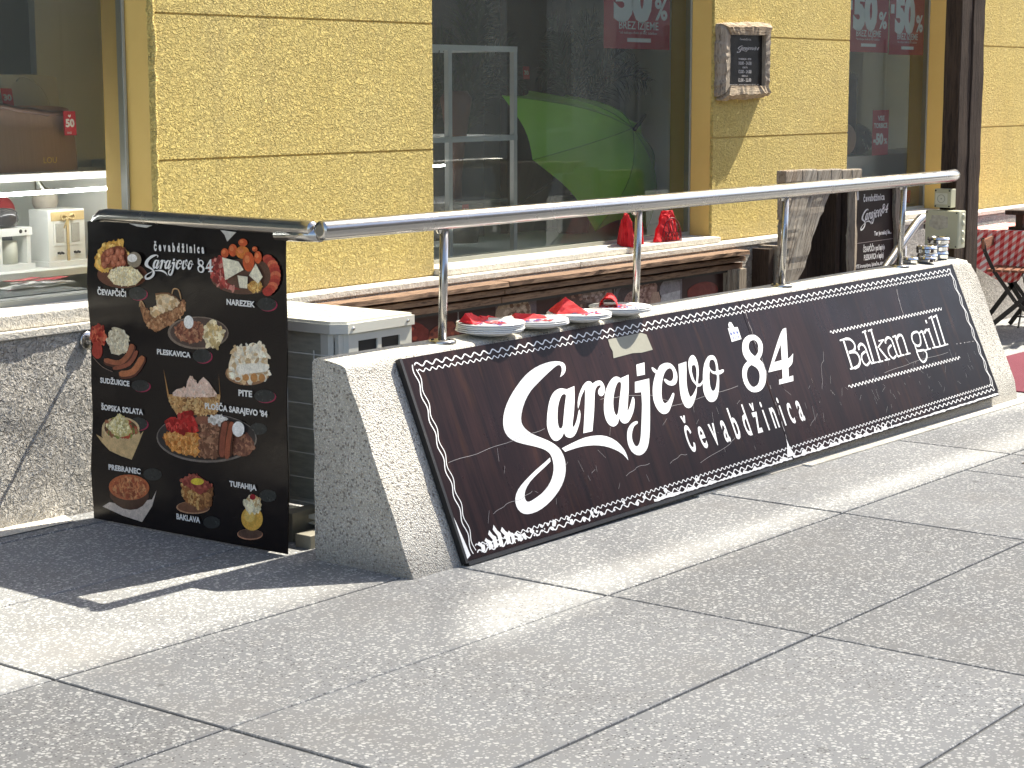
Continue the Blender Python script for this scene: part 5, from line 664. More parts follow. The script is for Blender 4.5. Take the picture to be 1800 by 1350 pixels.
['grill_platter',[0.3,0.14,0.08],[[0.6839,0.7126],[0.6811,0.7166],[0.6772,0.7209],[0.6644,0.7249],[0.6481,0.7281],[0.6303,0.7304],[0.6128,0.731],[0.5988,0.7299],[0.5862,0.7285],[0.5773,0.7259],[0.5746,0.7223],[0.5796,0.7182],[0.5853,0.7141],[0.5977,0.7103],[0.6134,0.7074],[0.63,0.7055],[0.6468,0.7043],[0.6623,0.7045],[0.6755,0.7059],[0.6801,0.7093]],[16,0.016,[[0.42,0.22,0.13],[0.16,0.07,0.04]]]],
['grill_platter',[0.07,0.02,0.01],[[0.7142,0.6023],[0.6933,0.6114],[0.6882,0.6263],[0.6827,0.6437],[0.6783,0.6612],[0.6757,0.6793],[0.674,0.6982],[0.6729,0.7148],[0.69,0.7252],[0.7255,0.7232],[0.744,0.7107],[0.745,0.6945],[0.7466,0.6768],[0.7489,0.6612],[0.7526,0.6463],[0.7577,0.6304],[0.7626,0.6159],[0.7489,0.6045]],None],
['grill_platter',[0.26,0.07,0.04],[[0.7087,0.6065],[0.6991,0.616],[0.6945,0.6303],[0.6897,0.6466],[0.6861,0.6625],[0.684,0.6788],[0.6827,0.6961],[0.6819,0.7114],[0.688,0.7217],[0.7011,0.7208],[0.7083,0.7098],[0.7091,0.6946],[0.7103,0.6778],[0.7123,0.6623],[0.7158,0.6474],[0.7204,0.6316],[0.7249,0.6174],[0.7216,0.6071]],None],
['grill_platter',[0.3,0.08,0.04],[[0.7419,0.6038],[0.7322,0.6141],[0.7268,0.6296],[0.7212,0.6471],[0.7165,0.6639],[0.7132,0.6809],[0.7106,0.6988],[0.7086,0.7146],[0.7134,0.7254],[0.7258,0.725],[0.7335,0.7138],[0.7355,0.6981],[0.738,0.6806],[0.7412,0.6643],[0.7456,0.6481],[0.7512,0.631],[0.7565,0.6157],[0.7541,0.6046]],None],
['grill_platter',[0.86,0.85,0.84],[[0.807,0.6222],[0.8063,0.6298],[0.8017,0.6366],[0.7957,0.6429],[0.787,0.6465],[0.7778,0.6493],[0.7683,0.6489],[0.7602,0.6455],[0.753,0.6411],[0.7492,0.6344],[0.7473,0.6271],[0.7492,0.6196],[0.7534,0.6125],[0.7603,0.6071],[0.7679,0.6019],[0.7774,0.6001],[0.787,0.6003],[0.7951,0.6037],[0.8023,0.6081],[0.8065,0.6147]],None],
['salad_bowl',[0.62,0.44,0.22],[[0.0247,0.7109],[0.0538,0.7341],[0.0978,0.7595],[0.1623,0.7717],[0.2172,0.7779],[0.2343,0.7527],[0.255,0.7218],[0.2718,0.6954],[0.2838,0.6761],[0.2648,0.6896],[0.2334,0.7063],[0.1871,0.7225],[0.1334,0.7323],[0.073,0.7233]],None],
['salad_bowl',[0.6,0.43,0.22],[[0.0579,0.6861],[0.1584,0.6762],[0.2598,0.6781],[0.2708,0.696],[0.2514,0.7178],[0.2316,0.7314],[0.2056,0.7412],[0.178,0.748],[0.1483,0.7506],[0.1156,0.7497],[0.0864,0.7408],[0.0555,0.7134]],None],
['salad_bowl',[0.66,0.5,0.28],[[0.2624,0.6692],[0.2597,0.6784],[0.2513,0.6875],[0.2376,0.696],[0.2195,0.7035],[0.1979,0.7095],[0.1742,0.7137],[0.1496,0.7158],[0.1255,0.7157],[0.1034,0.7134],[0.0846,0.7089],[0.0702,0.7026],[0.0611,0.6949],[0.0579,0.6861],[0.0607,0.6768],[0.0693,0.6676],[0.0833,0.6589],[0.1018,0.6514],[0.1237,0.6454],[0.1477,0.6413],[0.1724,0.6394],[0.1963,0.6396],[0.2181,0.6421],[0.2365,0.6466],[0.2505,0.6529],[0.2593,0.6606]],None],
['salad_bowl',[0.12,0.06,0.03],[[0.2518,0.671],[0.2489,0.6793],[0.2402,0.6875],[0.2262,0.6952],[0.2079,0.7017],[0.1864,0.7066],[0.1632,0.7097],[0.1399,0.7106],[0.118,0.7093],[0.0991,0.7059],[0.0844,0.7006],[0.0751,0.6937],[0.0718,0.6858],[0.0747,0.6774],[0.0836,0.669],[0.0979,0.6613],[0.1166,0.6548],[0.1383,0.6499],[0.1617,0.6469],[0.185,0.6462],[0.2066,0.6475],[0.2252,0.651],[0.2395,0.6563],[0.2486,0.6631]],[50,0.02,[[0.35,0.14,0.07],[0.5,0.08,0.04],[0.2,0.25,0.05]]]],
['salad_bowl',[0.76,0.66,0.34],[[0.0847,0.6751],[0.1008,0.6624],[0.1241,0.65],[0.1401,0.6384],[0.1562,0.6321],[0.1769,0.6369],[0.1963,0.6485],[0.2135,0.6669],[0.2186,0.6859],[0.1948,0.7001],[0.1617,0.7081],[0.1343,0.7041],[0.1107,0.6949],[0.092,0.6857]],[110,0.012,[[0.88,0.8,0.5],[0.6,0.5,0.2]]]],
['bean_pot',[0.62,0.53,0.46],[[0.0521,0.9535],[0.0916,0.9342],[0.1386,0.9359],[0.3223,0.9],[0.3461,0.8678],[0.3227,0.9213],[0.2664,0.9817],[0.1611,0.9724]],None],
['bean_pot',[0.07,0.03,0.02],[[0.0941,0.8927],[0.1998,0.876],[0.3042,0.872],[0.3062,0.8965],[0.2737,0.9263],[0.2414,0.9414],[0.2034,0.9486],[0.1634,0.9482],[0.1279,0.9392],[0.0929,0.9168]],None],
['bean_pot',[0.48,0.13,0.05],[[0.3089,0.8621],[0.3064,0.8719],[0.2986,0.8817],[0.2859,0.891],[0.2689,0.8995],[0.2484,0.9067],[0.2255,0.9122],[0.2011,0.9157],[0.1767,0.9171],[0.1533,0.9163],[0.1322,0.9133],[0.1145,0.9082],[0.101,0.9013],[0.0925,0.893],[0.0895,0.8836],[0.092,0.8737],[0.1,0.8637],[0.1131,0.8542],[0.1305,0.8457],[0.1514,0.8385],[0.1747,0.8331],[0.1991,0.8297],[0.2235,0.8285],[0.2467,0.8295],[0.2674,0.8326],[0.2847,0.8378],[0.2978,0.8446],[0.306,0.8529]],None],
['bean_pot',[0.42,0.12,0.05],[[0.2956,0.8651],[0.2927,0.8743],[0.2839,0.8834],[0.2698,0.8919],[0.2512,0.8992],[0.2294,0.9048],[0.206,0.9084],[0.1823,0.9096],[0.1602,0.9084],[0.141,0.9048],[0.1262,0.8991],[0.1168,0.8917],[0.1134,0.883],[0.1163,0.8738],[0.1253,0.8645],[0.1398,0.8559],[0.1587,0.8486],[0.1807,0.843],[0.2043,0.8396],[0.2279,0.8385],[0.2499,0.8398],[0.2687,0.8435],[0.2832,0.8492],[0.2923,0.8566]],[120,0.016,[[0.55,0.2,0.08],[0.32,0.07,0.03],[0.62,0.28,0.12]]]],
['cake_slice',[0.5,0.28,0.16],[[0.621,0.8947],[0.6169,0.9016],[0.6049,0.9086],[0.5861,0.9152],[0.5622,0.9206],[0.5356,0.9245],[0.5089,0.9262],[0.4847,0.9258],[0.4653,0.9232],[0.4528,0.9186],[0.4485,0.9126],[0.4526,0.9056],[0.4649,0.8985],[0.4841,0.8919],[0.5083,0.8864],[0.535,0.8827],[0.5617,0.881],[0.5856,0.8815],[0.6046,0.8842],[0.6168,0.8887]],None],
['cake_slice',[0.2,0.09,0.05],[[0.6203,0.8927],[0.6164,0.8988],[0.605,0.9051],[0.587,0.911],[0.5643,0.916],[0.5389,0.9195],[0.5135,0.9213],[0.4904,0.9211],[0.472,0.9189],[0.4601,0.915],[0.4559,0.9097],[0.4599,0.9035],[0.4716,0.8972],[0.4899,0.8912],[0.513,0.8862],[0.5384,0.8828],[0.5638,0.8811],[0.5866,0.8814],[0.6047,0.8836],[0.6163,0.8875]],None],
['cake_slice',[0.5,0.25,0.07],[[0.4833,0.8311],[0.5751,0.8577],[0.5724,0.906],[0.4875,0.8791],[0.477,0.8633]],[90,0.014,[[0.68,0.42,0.16],[0.32,0.13,0.04]]]],
['cake_slice',[0.32,0.14,0.05],[[0.5751,0.8577],[0.6401,0.8242],[0.6302,0.8855],[0.5724,0.906]],[60,0.014,[[0.45,0.22,0.08],[0.2,0.08,0.03]]]],
['cake_slice',[0.33,0.07,0.05],[[0.4749,0.818],[0.5337,0.7946],[0.5479,0.7938],[0.5709,0.7962],[0.6079,0.8093],[0.6401,0.8221],[0.5751,0.8569],[0.4867,0.8307]],[25,0.016,[[0.45,0.12,0.08],[0.22,0.04,0.03]]]],
['cake_slice',[0.76,0.6,0.06],[[0.5959,0.8118],[0.5943,0.8154],[0.5896,0.819],[0.5822,0.8222],[0.5729,0.8248],[0.5625,0.8263],[0.5521,0.8268],[0.5427,0.8261],[0.5352,0.8243],[0.5304,0.8216],[0.5286,0.8183],[0.5302,0.8146],[0.535,0.811],[0.5424,0.8078],[0.5518,0.8053],[0.5622,0.8037],[0.5726,0.8033],[0.582,0.804],[0.5894,0.8058],[0.5942,0.8085]],None],
['apple_dessert',[0.5,0.25,0.15],[[0.8817,0.951],[0.8787,0.9568],[0.8699,0.9628],[0.8561,0.9683],[0.8387,0.9727],[0.8193,0.9758],[0.7998,0.9771],[0.7822,0.9765],[0.7681,0.9741],[0.7591,0.9701],[0.7559,0.9649],[0.759,0.959],[0.7679,0.953],[0.7819,0.9475],[0.7995,0.943],[0.819,0.94],[0.8384,0.9387],[0.8559,0.9394],[0.8698,0.9418],[0.8787,0.9458]],None],
['apple_dessert',[0.12,0.07,0.05],[[0.8792,0.9492],[0.8763,0.9543],[0.8681,0.9595],[0.8551,0.9644],[0.8387,0.9684],[0.8205,0.9712],[0.8023,0.9724],[0.7857,0.9721],[0.7725,0.9701],[0.764,0.9667],[0.7611,0.9622],[0.7639,0.9571],[0.7724,0.9519],[0.7855,0.947],[0.802,0.943],[0.8203,0.9403],[0.8385,0.939],[0.8549,0.9394],[0.8679,0.9414],[0.8763,0.9448]],None],
['apple_dessert',[0.72,0.42,0.08],[[0.8827,0.9002],[0.8813,0.9096],[0.8768,0.9187],[0.8697,0.9272],[0.8603,0.9343],[0.8492,0.9399],[0.8369,0.9434],[0.8243,0.9448],[0.8119,0.9439],[0.8006,0.9408],[0.791,0.9357],[0.7837,0.9288],[0.7791,0.9205],[0.7775,0.9114],[0.7789,0.9019],[0.7834,0.8927],[0.7906,0.8842],[0.8001,0.877],[0.8114,0.8715],[0.8237,0.8679],[0.8364,0.8666],[0.8487,0.8676],[0.8599,0.8708],[0.8694,0.876],[0.8766,0.8829],[0.8811,0.8911]],None],
['apple_dessert',[0.8,0.55,0.15],[[0.8444,0.8961],[0.8432,0.9025],[0.8396,0.9086],[0.8339,0.9137],[0.8268,0.9174],[0.8189,0.9192],[0.8109,0.9191],[0.8037,0.9169],[0.798,0.913],[0.7942,0.9077],[0.7929,0.9015],[0.7941,0.8951],[0.7978,0.889],[0.8034,0.8839],[0.8106,0.8802],[0.8186,0.8784],[0.8265,0.8786],[0.8337,0.8807],[0.8394,0.8847],[0.8431,0.89]],None],
['apple_dessert',[0.8,0.68,0.4],[[0.8787,0.8559],[0.8739,0.8648],[0.8686,0.8732],[0.8591,0.88],[0.8478,0.8855],[0.8347,0.8858],[0.8213,0.8889],[0.8088,0.8864],[0.801,0.8799],[0.7967,0.8724],[0.7966,0.8643],[0.7955,0.8561],[0.8026,0.8485],[0.8092,0.8403],[0.8207,0.8344],[0.8343,0.8337],[0.8479,0.8317],[0.8597,0.8349],[0.8664,0.8419],[0.8728,0.8483]],[40,0.018,[[0.9,0.82,0.58],[0.6,0.42,0.2]]]],
['apple_dessert',[0.3,0.01,0.02],[[0.8504,0.8343],[0.8497,0.8373],[0.8476,0.8401],[0.8443,0.8425],[0.8402,0.8443],[0.8357,0.8452],[0.8311,0.8452],[0.827,0.8443],[0.8237,0.8425],[0.8216,0.8401],[0.8208,0.8373],[0.8215,0.8343],[0.8236,0.8315],[0.8269,0.829],[0.831,0.8273],[0.8355,0.8264],[0.8401,0.8264],[0.8442,0.8273],[0.8475,0.8291],[0.8496,0.8315]],None],
['price_mark',[0.35,0.03,0.08],[[0.3198,0.226],[0.3176,0.2326],[0.3109,0.2389],[0.3002,0.244],[0.2868,0.2477],[0.2718,0.2495],[0.2568,0.2492],[0.2431,0.2468],[0.2322,0.2427],[0.2251,0.2371],[0.2225,0.2306],[0.2248,0.2239],[0.2316,0.2177],[0.2423,0.2125],[0.2559,0.2088],[0.2709,0.2071],[0.286,0.2074],[0.2995,0.2098],[0.3103,0.214],[0.3173,0.2196]],None],
['price_mark',[0.03,0.034,0.034],[[0.3141,0.2236],[0.3119,0.2303],[0.3051,0.2365],[0.2945,0.2417],[0.281,0.2453],[0.266,0.2471],[0.251,0.2468],[0.2373,0.2445],[0.2264,0.2403],[0.2193,0.2347],[0.2167,0.2282],[0.219,0.2215],[0.2258,0.2153],[0.2365,0.2101],[0.2501,0.2064],[0.2651,0.2047],[0.2802,0.205],[0.2938,0.2074],[0.3046,0.2116],[0.3116,0.2172]],[10,0.006,[[0.06,0.065,0.065],[0.02,0.02,0.02]]]],
['price_mark',[0.35,0.03,0.08],[[0.9611,0.2268],[0.959,0.2331],[0.9526,0.239],[0.9427,0.2439],[0.9303,0.2474],[0.9164,0.2491],[0.9024,0.2489],[0.8898,0.2467],[0.8798,0.2427],[0.8733,0.2374],[0.8711,0.2313],[0.8732,0.225],[0.8796,0.219],[0.8896,0.2141],[0.9022,0.2106],[0.9162,0.2089],[0.9301,0.2092],[0.9426,0.2115],[0.9525,0.2154],[0.9589,0.2207]],None],
['price_mark',[0.03,0.034,0.034],[[0.956,0.2245],[0.9539,0.2308],[0.9475,0.2368],[0.9376,0.2417],[0.9251,0.2452],[0.9112,0.2469],[0.8973,0.2466],[0.8846,0.2444],[0.8746,0.2405],[0.8681,0.2352],[0.8658,0.2291],[0.868,0.2227],[0.8744,0.2168],[0.8845,0.2118],[0.8971,0.2083],[0.911,0.2067],[0.9249,0.207],[0.9375,0.2092],[0.9474,0.2132],[0.9538,0.2185]],[10,0.006,[[0.06,0.065,0.065],[0.02,0.02,0.02]]]],
['price_mark',[0.35,0.03,0.08],[[0.6451,0.4069],[0.6429,0.4139],[0.6363,0.4205],[0.6259,0.426],[0.6129,0.43],[0.5983,0.4321],[0.5837,0.4319],[0.5704,0.4297],[0.5598,0.4254],[0.553,0.4197],[0.5505,0.4129],[0.5528,0.4059],[0.5594,0.3993],[0.5699,0.3937],[0.5831,0.3897],[0.5977,0.3877],[0.6123,0.3879],[0.6255,0.3903],[0.636,0.3945],[0.6427,0.4002]],None],
['price_mark',[0.03,0.034,0.034],[[0.6397,0.4047],[0.6375,0.4117],[0.6309,0.4183],[0.6205,0.4238],[0.6074,0.4278],[0.5928,0.4299],[0.5782,0.4297],[0.5649,0.4274],[0.5543,0.4232],[0.5475,0.4175],[0.5451,0.4107],[0.5473,0.4037],[0.554,0.3971],[0.5644,0.3915],[0.5776,0.3875],[0.5923,0.3855],[0.6069,0.3857],[0.6201,0.388],[0.6306,0.3923],[0.6373,0.398]],[10,0.006,[[0.06,0.065,0.065],[0.02,0.02,0.02]]]],
['price_mark',[0.35,0.03,0.08],[[0.3259,0.526],[0.3237,0.5321],[0.317,0.5379],[0.3064,0.5429],[0.2931,0.5466],[0.2782,0.5486],[0.2633,0.5487],[0.2498,0.547],[0.2389,0.5435],[0.2319,0.5387],[0.2294,0.5329],[0.2317,0.5268],[0.2384,0.521],[0.2491,0.516],[0.2625,0.5123],[0.2774,0.5103],[0.2923,0.5102],[0.3058,0.512],[0.3165,0.5155],[0.3234,0.5203]],None],
['price_mark',[0.03,0.034,0.034],[[0.3202,0.5238],[0.318,0.5299],[0.3113,0.5357],[0.3007,0.5407],[0.2874,0.5444],[0.2725,0.5464],[0.2576,0.5466],[0.244,0.5448],[0.2332,0.5413],[0.2262,0.5365],[0.2236,0.5307],[0.2259,0.5246],[0.2327,0.5188],[0.2433,0.5138],[0.2568,0.5101],[0.2717,0.5081],[0.2866,0.508],[0.3001,0.5098],[0.3108,0.5133],[0.3177,0.5181]],[10,0.006,[[0.06,0.065,0.065],[0.02,0.02,0.02]]]],
['price_mark',[0.35,0.03,0.08],[[0.9514,0.5101],[0.949,0.5164],[0.942,0.5225],[0.931,0.5277],[0.9172,0.5315],[0.9018,0.5336],[0.8863,0.5338],[0.8723,0.5321],[0.8612,0.5285],[0.854,0.5235],[0.8515,0.5175],[0.8539,0.5112],[0.861,0.5051],[0.8721,0.4999],[0.8861,0.4961],[0.9015,0.494],[0.917,0.4938],[0.9309,0.4956],[0.9419,0.4992],[0.9489,0.5042]],None],
['price_mark',[0.03,0.034,0.034],[[0.9463,0.508],[0.9439,0.5143],[0.9369,0.5204],[0.9259,0.5256],[0.912,0.5294],[0.8966,0.5316],[0.8812,0.5317],[0.8672,0.53],[0.856,0.5264],[0.8488,0.5214],[0.8463,0.5154],[0.8487,0.5091],[0.8559,0.503],[0.867,0.4978],[0.8809,0.494],[0.8964,0.4919],[0.9118,0.4917],[0.9258,0.4935],[0.9368,0.4971],[0.9438,0.5021]],[10,0.006,[[0.06,0.065,0.065],[0.02,0.02,0.02]]]],
['price_mark',[0.35,0.03,0.08],[[0.3109,0.6527],[0.3086,0.6593],[0.302,0.6656],[0.2915,0.6711],[0.2781,0.6751],[0.2633,0.6774],[0.2484,0.6776],[0.2348,0.6758],[0.224,0.672],[0.217,0.6668],[0.2145,0.6606],[0.2167,0.6539],[0.2234,0.6476],[0.2341,0.6421],[0.2475,0.6381],[0.2624,0.6358],[0.2773,0.6357],[0.2908,0.6375],[0.3015,0.6413],[0.3084,0.6465]],None],
['price_mark',[0.03,0.034,0.034],[[0.3052,0.6506],[0.303,0.6572],[0.2963,0.6635],[0.2858,0.669],[0.2724,0.673],[0.2576,0.6753],[0.2426,0.6755],[0.2291,0.6736],[0.2182,0.6699],[0.2112,0.6647],[0.2087,0.6584],[0.2109,0.6518],[0.2177,0.6454],[0.2283,0.6399],[0.2417,0.6359],[0.2567,0.6337],[0.2716,0.6335],[0.285,0.6354],[0.2958,0.6391],[0.3027,0.6444]],[10,0.006,[[0.06,0.065,0.065],[0.02,0.02,0.02]]]],
['price_mark',[0.03,0.034,0.034],[[0.3763,0.8117],[0.374,0.8182],[0.3672,0.8245],[0.3566,0.8301],[0.343,0.8343],[0.328,0.8367],[0.3128,0.8372],[0.2991,0.8356],[0.2881,0.8321],[0.281,0.827],[0.2785,0.8209],[0.2807,0.8143],[0.2876,0.8079],[0.2984,0.8024],[0.312,0.7982],[0.3271,0.7958],[0.3423,0.7954],[0.3559,0.797],[0.3668,0.8005],[0.3738,0.8056]],[10,0.006,[[0.06,0.065,0.065],[0.02,0.02,0.02]]]],
['price_mark',[0.03,0.034,0.034],[[0.6725,0.9369],[0.6705,0.9433],[0.6645,0.9494],[0.655,0.9549],[0.6431,0.959],[0.6298,0.9614],[0.6165,0.9619],[0.6044,0.9604],[0.5948,0.957],[0.5885,0.9521],[0.5863,0.9462],[0.5884,0.9398],[0.5945,0.9336],[0.604,0.9282],[0.616,0.9241],[0.6293,0.9217],[0.6427,0.9212],[0.6547,0.9228],[0.6642,0.9262],[0.6704,0.931]],[10,0.006,[[0.06,0.065,0.065],[0.02,0.02,0.02]]]],
['price_mark',[0.03,0.034,0.034],[[0.9488,0.8204],[0.9469,0.8266],[0.9411,0.8326],[0.932,0.8378],[0.9206,0.8417],[0.9078,0.844],[0.8951,0.8443],[0.8835,0.8427],[0.8743,0.8393],[0.8684,0.8345],[0.8663,0.8286],[0.8683,0.8224],[0.8742,0.8163],[0.8833,0.8111],[0.8949,0.8072],[0.9076,0.805],[0.9204,0.8047],[0.9319,0.8063],[0.941,0.8097],[0.9468,0.8146]],[10,0.006,[[0.06,0.065,0.065],[0.02,0.02,0.02]]]],
['price_mark',[0.03,0.034,0.034],[[0.9066,0.614],[0.9046,0.6199],[0.8988,0.6255],[0.8896,0.6304],[0.878,0.634],[0.8651,0.636],[0.8522,0.6362],[0.8405,0.6345],[0.8312,0.6312],[0.8252,0.6265],[0.8231,0.6209],[0.8251,0.615],[0.8311,0.6093],[0.8403,0.6044],[0.852,0.6008],[0.8649,0.5989],[0.8778,0.5987],[0.8894,0.6004],[0.8987,0.6038],[0.9046,0.6085]],[10,0.006,[[0.06,0.065,0.065],[0.02,0.02,0.02]]]]],
'CAP': [
['ČEVAPČIČI',[0.0546,0.2391],[0.2098,0.2397],[-0.0005,-0.0162]],
['NAREZEK',[0.7227,0.2371],[0.8594,0.2386],[-0.0001,-0.0154]],
['PLESKAVICA',[0.3673,0.4163],[0.5404,0.4166],[-0.0002,-0.0147]],
['SUDŽUKICE',[0.0596,0.5326],[0.2187,0.5332],[-0.0004,-0.015]],
['PITE',[0.7754,0.5194],[0.8418,0.5187],[-0.0001,-0.0167]],
["PLOŠČA SARAJEVO '84",[0.6082,0.574],[0.9141,0.5752],[-0.0002,-0.016]],
['ŠOPSKA SOLATA',[0.0628,0.6231],[0.2883,0.6216],[-0.0005,-0.0158]],
['PREBRANEC',[0.0958,0.8221],[0.2693,0.8205],[-0.0004,-0.0157]],
['BAKLAVA',[0.4545,0.949],[0.5763,0.9485],[-0.0002,-0.016]],
['TUFAHIJA',[0.7257,0.8117],[0.8586,0.8122],[-0.0001,-0.0149]],
['čevabdžinica',[0.361,0.0826],[0.6155,0.082],[-0.0005,-0.0274]]],
'AFF': [
[[0.1697,-0.035,0.2568],[-0.004,-0.1601,0.196]],
[[0.1812,-0.0988,0.2556],[-0.0129,-0.1642,0.2233]]],
}
# ================================================================ SETTING
gnd = MB().add([(x, y, gz(x)-.028) for x, y in ((-60, -60), (90, -60), (90, 60), (-60, 60))], [(0, 1, 2, 3)]).build('street_ground', GROUNDM)
structure(gnd)
pav = MB().add([(x, y, gz(x)-.008) for x, y in ((-4.7, -1.2), (17.2, -1.2), (17.2, 5.47), (-4.7, 5.47))], [(0, 1, 2, 3)]).build('pavement', JOINT)
structure(pav)
xs = [-4.69, -3.13, -1.57, 0.0, 1.56, 3.12, 4.745, 6.29, 7.85, 9.41, 10.97, 12.53, 14.09, 15.65, 17.2]
ys = [-1.06, -.35, .37, 1.09, 1.81, 2.54, 3.26, 3.905, 4.61, 5.29, 5.46]
for j in range(len(ys)-1):
    for i in range(len(xs)-1):
        x0, x1, y0, y1 = xs[i], xs[i+1], ys[j], ys[j+1]
        g = .0055; parts = [(x0, x1)]
        if (i, j) == (7, 5): parts = [(x0, 7.375), (7.375, x1)]
        for a, b in parts:
            if (i, j) == (7, 5) and a > 7.3:
                y0_ = 3.0
            m = MB(); dz = random.uniform(-.0012, .0012)
            jx = random.uniform(-.002, .002)
            bm = bmesh.new(); bmesh.ops.create_cube(bm, size=1)
            for v in bm.verts:
                X = (a+b)/2+v.co.x*(b-a-2*g)+jx; Y = (y0+y1)/2+v.co.y*(y1-y0-2*g)
                v.co = (X, Y, gz(X)+dz+(0 if v.co.z > 0 else -.03))
            bmesh.ops.bevel(bm, geom=[e for e in bm.edges if e.verts[0].co.z > gz(e.verts[0].co.x)-.01 and e.verts[1].co.z > gz(e.verts[1].co.x)-.01], offset=.0025, segments=1, affect='EDGES')
            bm.verts.index_update(); m.add([v.co[:] for v in bm.verts], [[v.index for v in f.verts] for f in bm.faces]); bm.free()
            o = m.build('paving_slab', SLAB, pav)

# ---- the shop building
YF, YG = 5.58, 5.725
bld = thing('shop_building', 'yellow stucco shop front with three display windows over a rough granite base', 'building', (7, 5.6, 0))
piers = [(5.03, 6.71), (9.12, 10.71), (12.12, 17.2)]
courses = [(.705, 1.2735), (1.2775, 1.8335), (1.8375, 2.39), (2.394, 2.95)]
random.seed(3)
for a, b in piers:
    for z0, z1 in courses:
        m = MB(); bm = bmesh.new(); bmesh.ops.create_cube(bm, size=1)
        for v in bm.verts: v.co = ((a+b)/2+v.co.x*(b-a), YF+.009+v.co.y*.018, (z0+z1)/2+v.co.z*(z1-z0))
        bmesh.ops.bevel(bm, geom=bm.edges[:], offset=.003, segments=2, affect='EDGES')
        bm.verts.index_update(); m.add([v.co[:] for v in bm.verts], [[v.index for v in f.verts] for f in bm.faces]); bm.free()
        m.build('render_block', STUCCO, bld)
    B(a+.003, b-.003, YF+.007, 5.86, .60, 2.95, 'wall_core', REVEAL, bld)
B(-12, 17.2, YF, 5.86, 2.957, 8.0, 'upper_wall', STUCCO, bld)
B(-12, .9, YF, 5.86, .705, 2.95, 'wall', STUCCO, bld)
B(-12, 17.2, 5.3, 5.58+.02, 8.0, 8.25, 'cornice', CREAMF, bld)
# rough render bead at window corners
def bead(x, side):
    m = MB(); rnd = random.Random(int(x*100))
    pts = []; n = 60
    for k in range(n+1):
        z = .71+2.2*k/n; pts.append((x+side*(.013+rnd.uniform(-.006, .006)), YF+.004+rnd.uniform(-.003, .003), z))
    m.tube(pts, [.013+rnd.uniform(-.004, .005) for _ in pts], 7); return m.build('corner_render', STUCCO, bld)
bead(5.03, 1)
# granite base blocks, front face at y=5.47
gx = [-12, -6, -1.2, 1.1, 3.3, 5.62, 7.7, 9.75, 11.9, 14.2, 17.2]
for i in range(len(gx)-1):
    a, b = gx[i]+.003, gx[i+1]-.003
    m = MB(); nu, nv = max(8, int((b-a)/.06)), 14
    rnd = random.Random(i+4)
    zb = gz(a)-.2
    if a > 2 and a < 10:
        hgt = {}
        for jj in range(nv+1):
            for ii in range(nu+1): hgt[(ii, jj)] = rnd.uniform(-.006, .006) if 0 < ii < nu and 0 < jj < nv else 0
        m.grid(nu, nv, lambda u, v: (a+(b-a)*u, 5.47+hgt[(round(u*nu), round(v*nv))], zb+(.70-.028-zb)*v))
        m.add([(a, 5.47, .672), (b, 5.47, .672), (b, 5.6, .672), (a, 5.6, .672)], [(0, 1, 2, 3)])
        m.add([(a, 5.47, zb), (a, 5.47, .672), (a, 5.6, .672), (a, 5.6, zb)], [(0, 1, 2, 3)])
        m.build('granite_block', GRANITE, bld, fix=False)
    else:
        m.box(a, b, 5.47, 5.86, zb, .672, .006); m.build('granite_block', GRANITE, bld)
    B(a, b, 5.462, 5.60, .674, .702, 'ledge_stone', SILL, bld, .004)
B(-12, 17.2, 5.475, 5.85, -.4, .66, 'plinth_core', GRANITE, bld)
for a, b, zt in ((.9, 5.03, .757), (6.71, 9.12, .735), (10.71, 12.12, .735)):
    mm = MB().box(a+.002, b-.002, 5.515 if a > 5 else 5.49, 5.80, .704, zt, .005)
    mm.build('window_sill', SILL, bld)
for a, b, zt in ((.9, 5.03, .757), (6.71, 9.12, .735), (10.71, 12.12, .735)):
    fr = MB()
    fr.box(a, a+.035, YG-.012, YG+.03, zt, 2.95); fr.box(b-.014, b-.0025, YG-.006, YG+.03, zt, 2.95)
    fr.box(a+.035, b-.014, YG-.012, YG+.03, zt, zt+.02); fr.box(a+.035, b-.014, YG-.012, YG+.03, 2.9, 2.95)
    wf = fr.build('window_frame', FRAMEM, bld)
    MB().add([(a+.034, YG, zt+.018), (b-.013, YG, zt+.018), (b-.013, YG, 2.91), (a+.034, YG, 2.91)], [(0, 1, 2, 3)]).build("window_pane", GLASS, wf, fix=False)
# interior shell
B(-2, 18, 5.87, 8.0, .60, .70, 'display_floor', WALLIN, bld)
B(-2, 18, 7.4, 7.5, .70, 3.0, 'back_wall', WALLIN, bld)
B(-2, 18, 5.87, 7.5, 3.0, 3.05, 'ceiling', WALLIN, bld)
B(17.9, 18, 5.87, 7.4, .70, 3.0, 'end_wall', WALLIN, bld); B(-2, -1.9, 5.87, 7.4, .70, 3.0, 'end_wall', WALLIN, bld)
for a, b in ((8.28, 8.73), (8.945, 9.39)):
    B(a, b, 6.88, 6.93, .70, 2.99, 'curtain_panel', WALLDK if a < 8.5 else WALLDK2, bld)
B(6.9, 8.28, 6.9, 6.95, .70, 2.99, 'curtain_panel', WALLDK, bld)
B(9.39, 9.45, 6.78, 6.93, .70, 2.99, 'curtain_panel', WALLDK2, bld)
B(9.85, 13.0, 6.66, 6.70, .70, 2.99, 'display_backboard', WALLIN, bld)
B(5.34, 6.25, 6.64, 6.68, 1.24, 2.99, 'display_backboard', WALLIN, bld)
B(3.0, 5.05, 6.95, 7.0, 1.24, 2.99, 'curtain_panel', WALLDK, bld)
B(6.25, 6.35, 5.88, 7.38, .70, 2.99, 'partition_wall', WALLIN, bld)
for a, b in ((5.80, 5.84),): B(a, b, 6.50, 6.635, 1.24, 2.99, 'wall_batten', FRAMEM, bld)

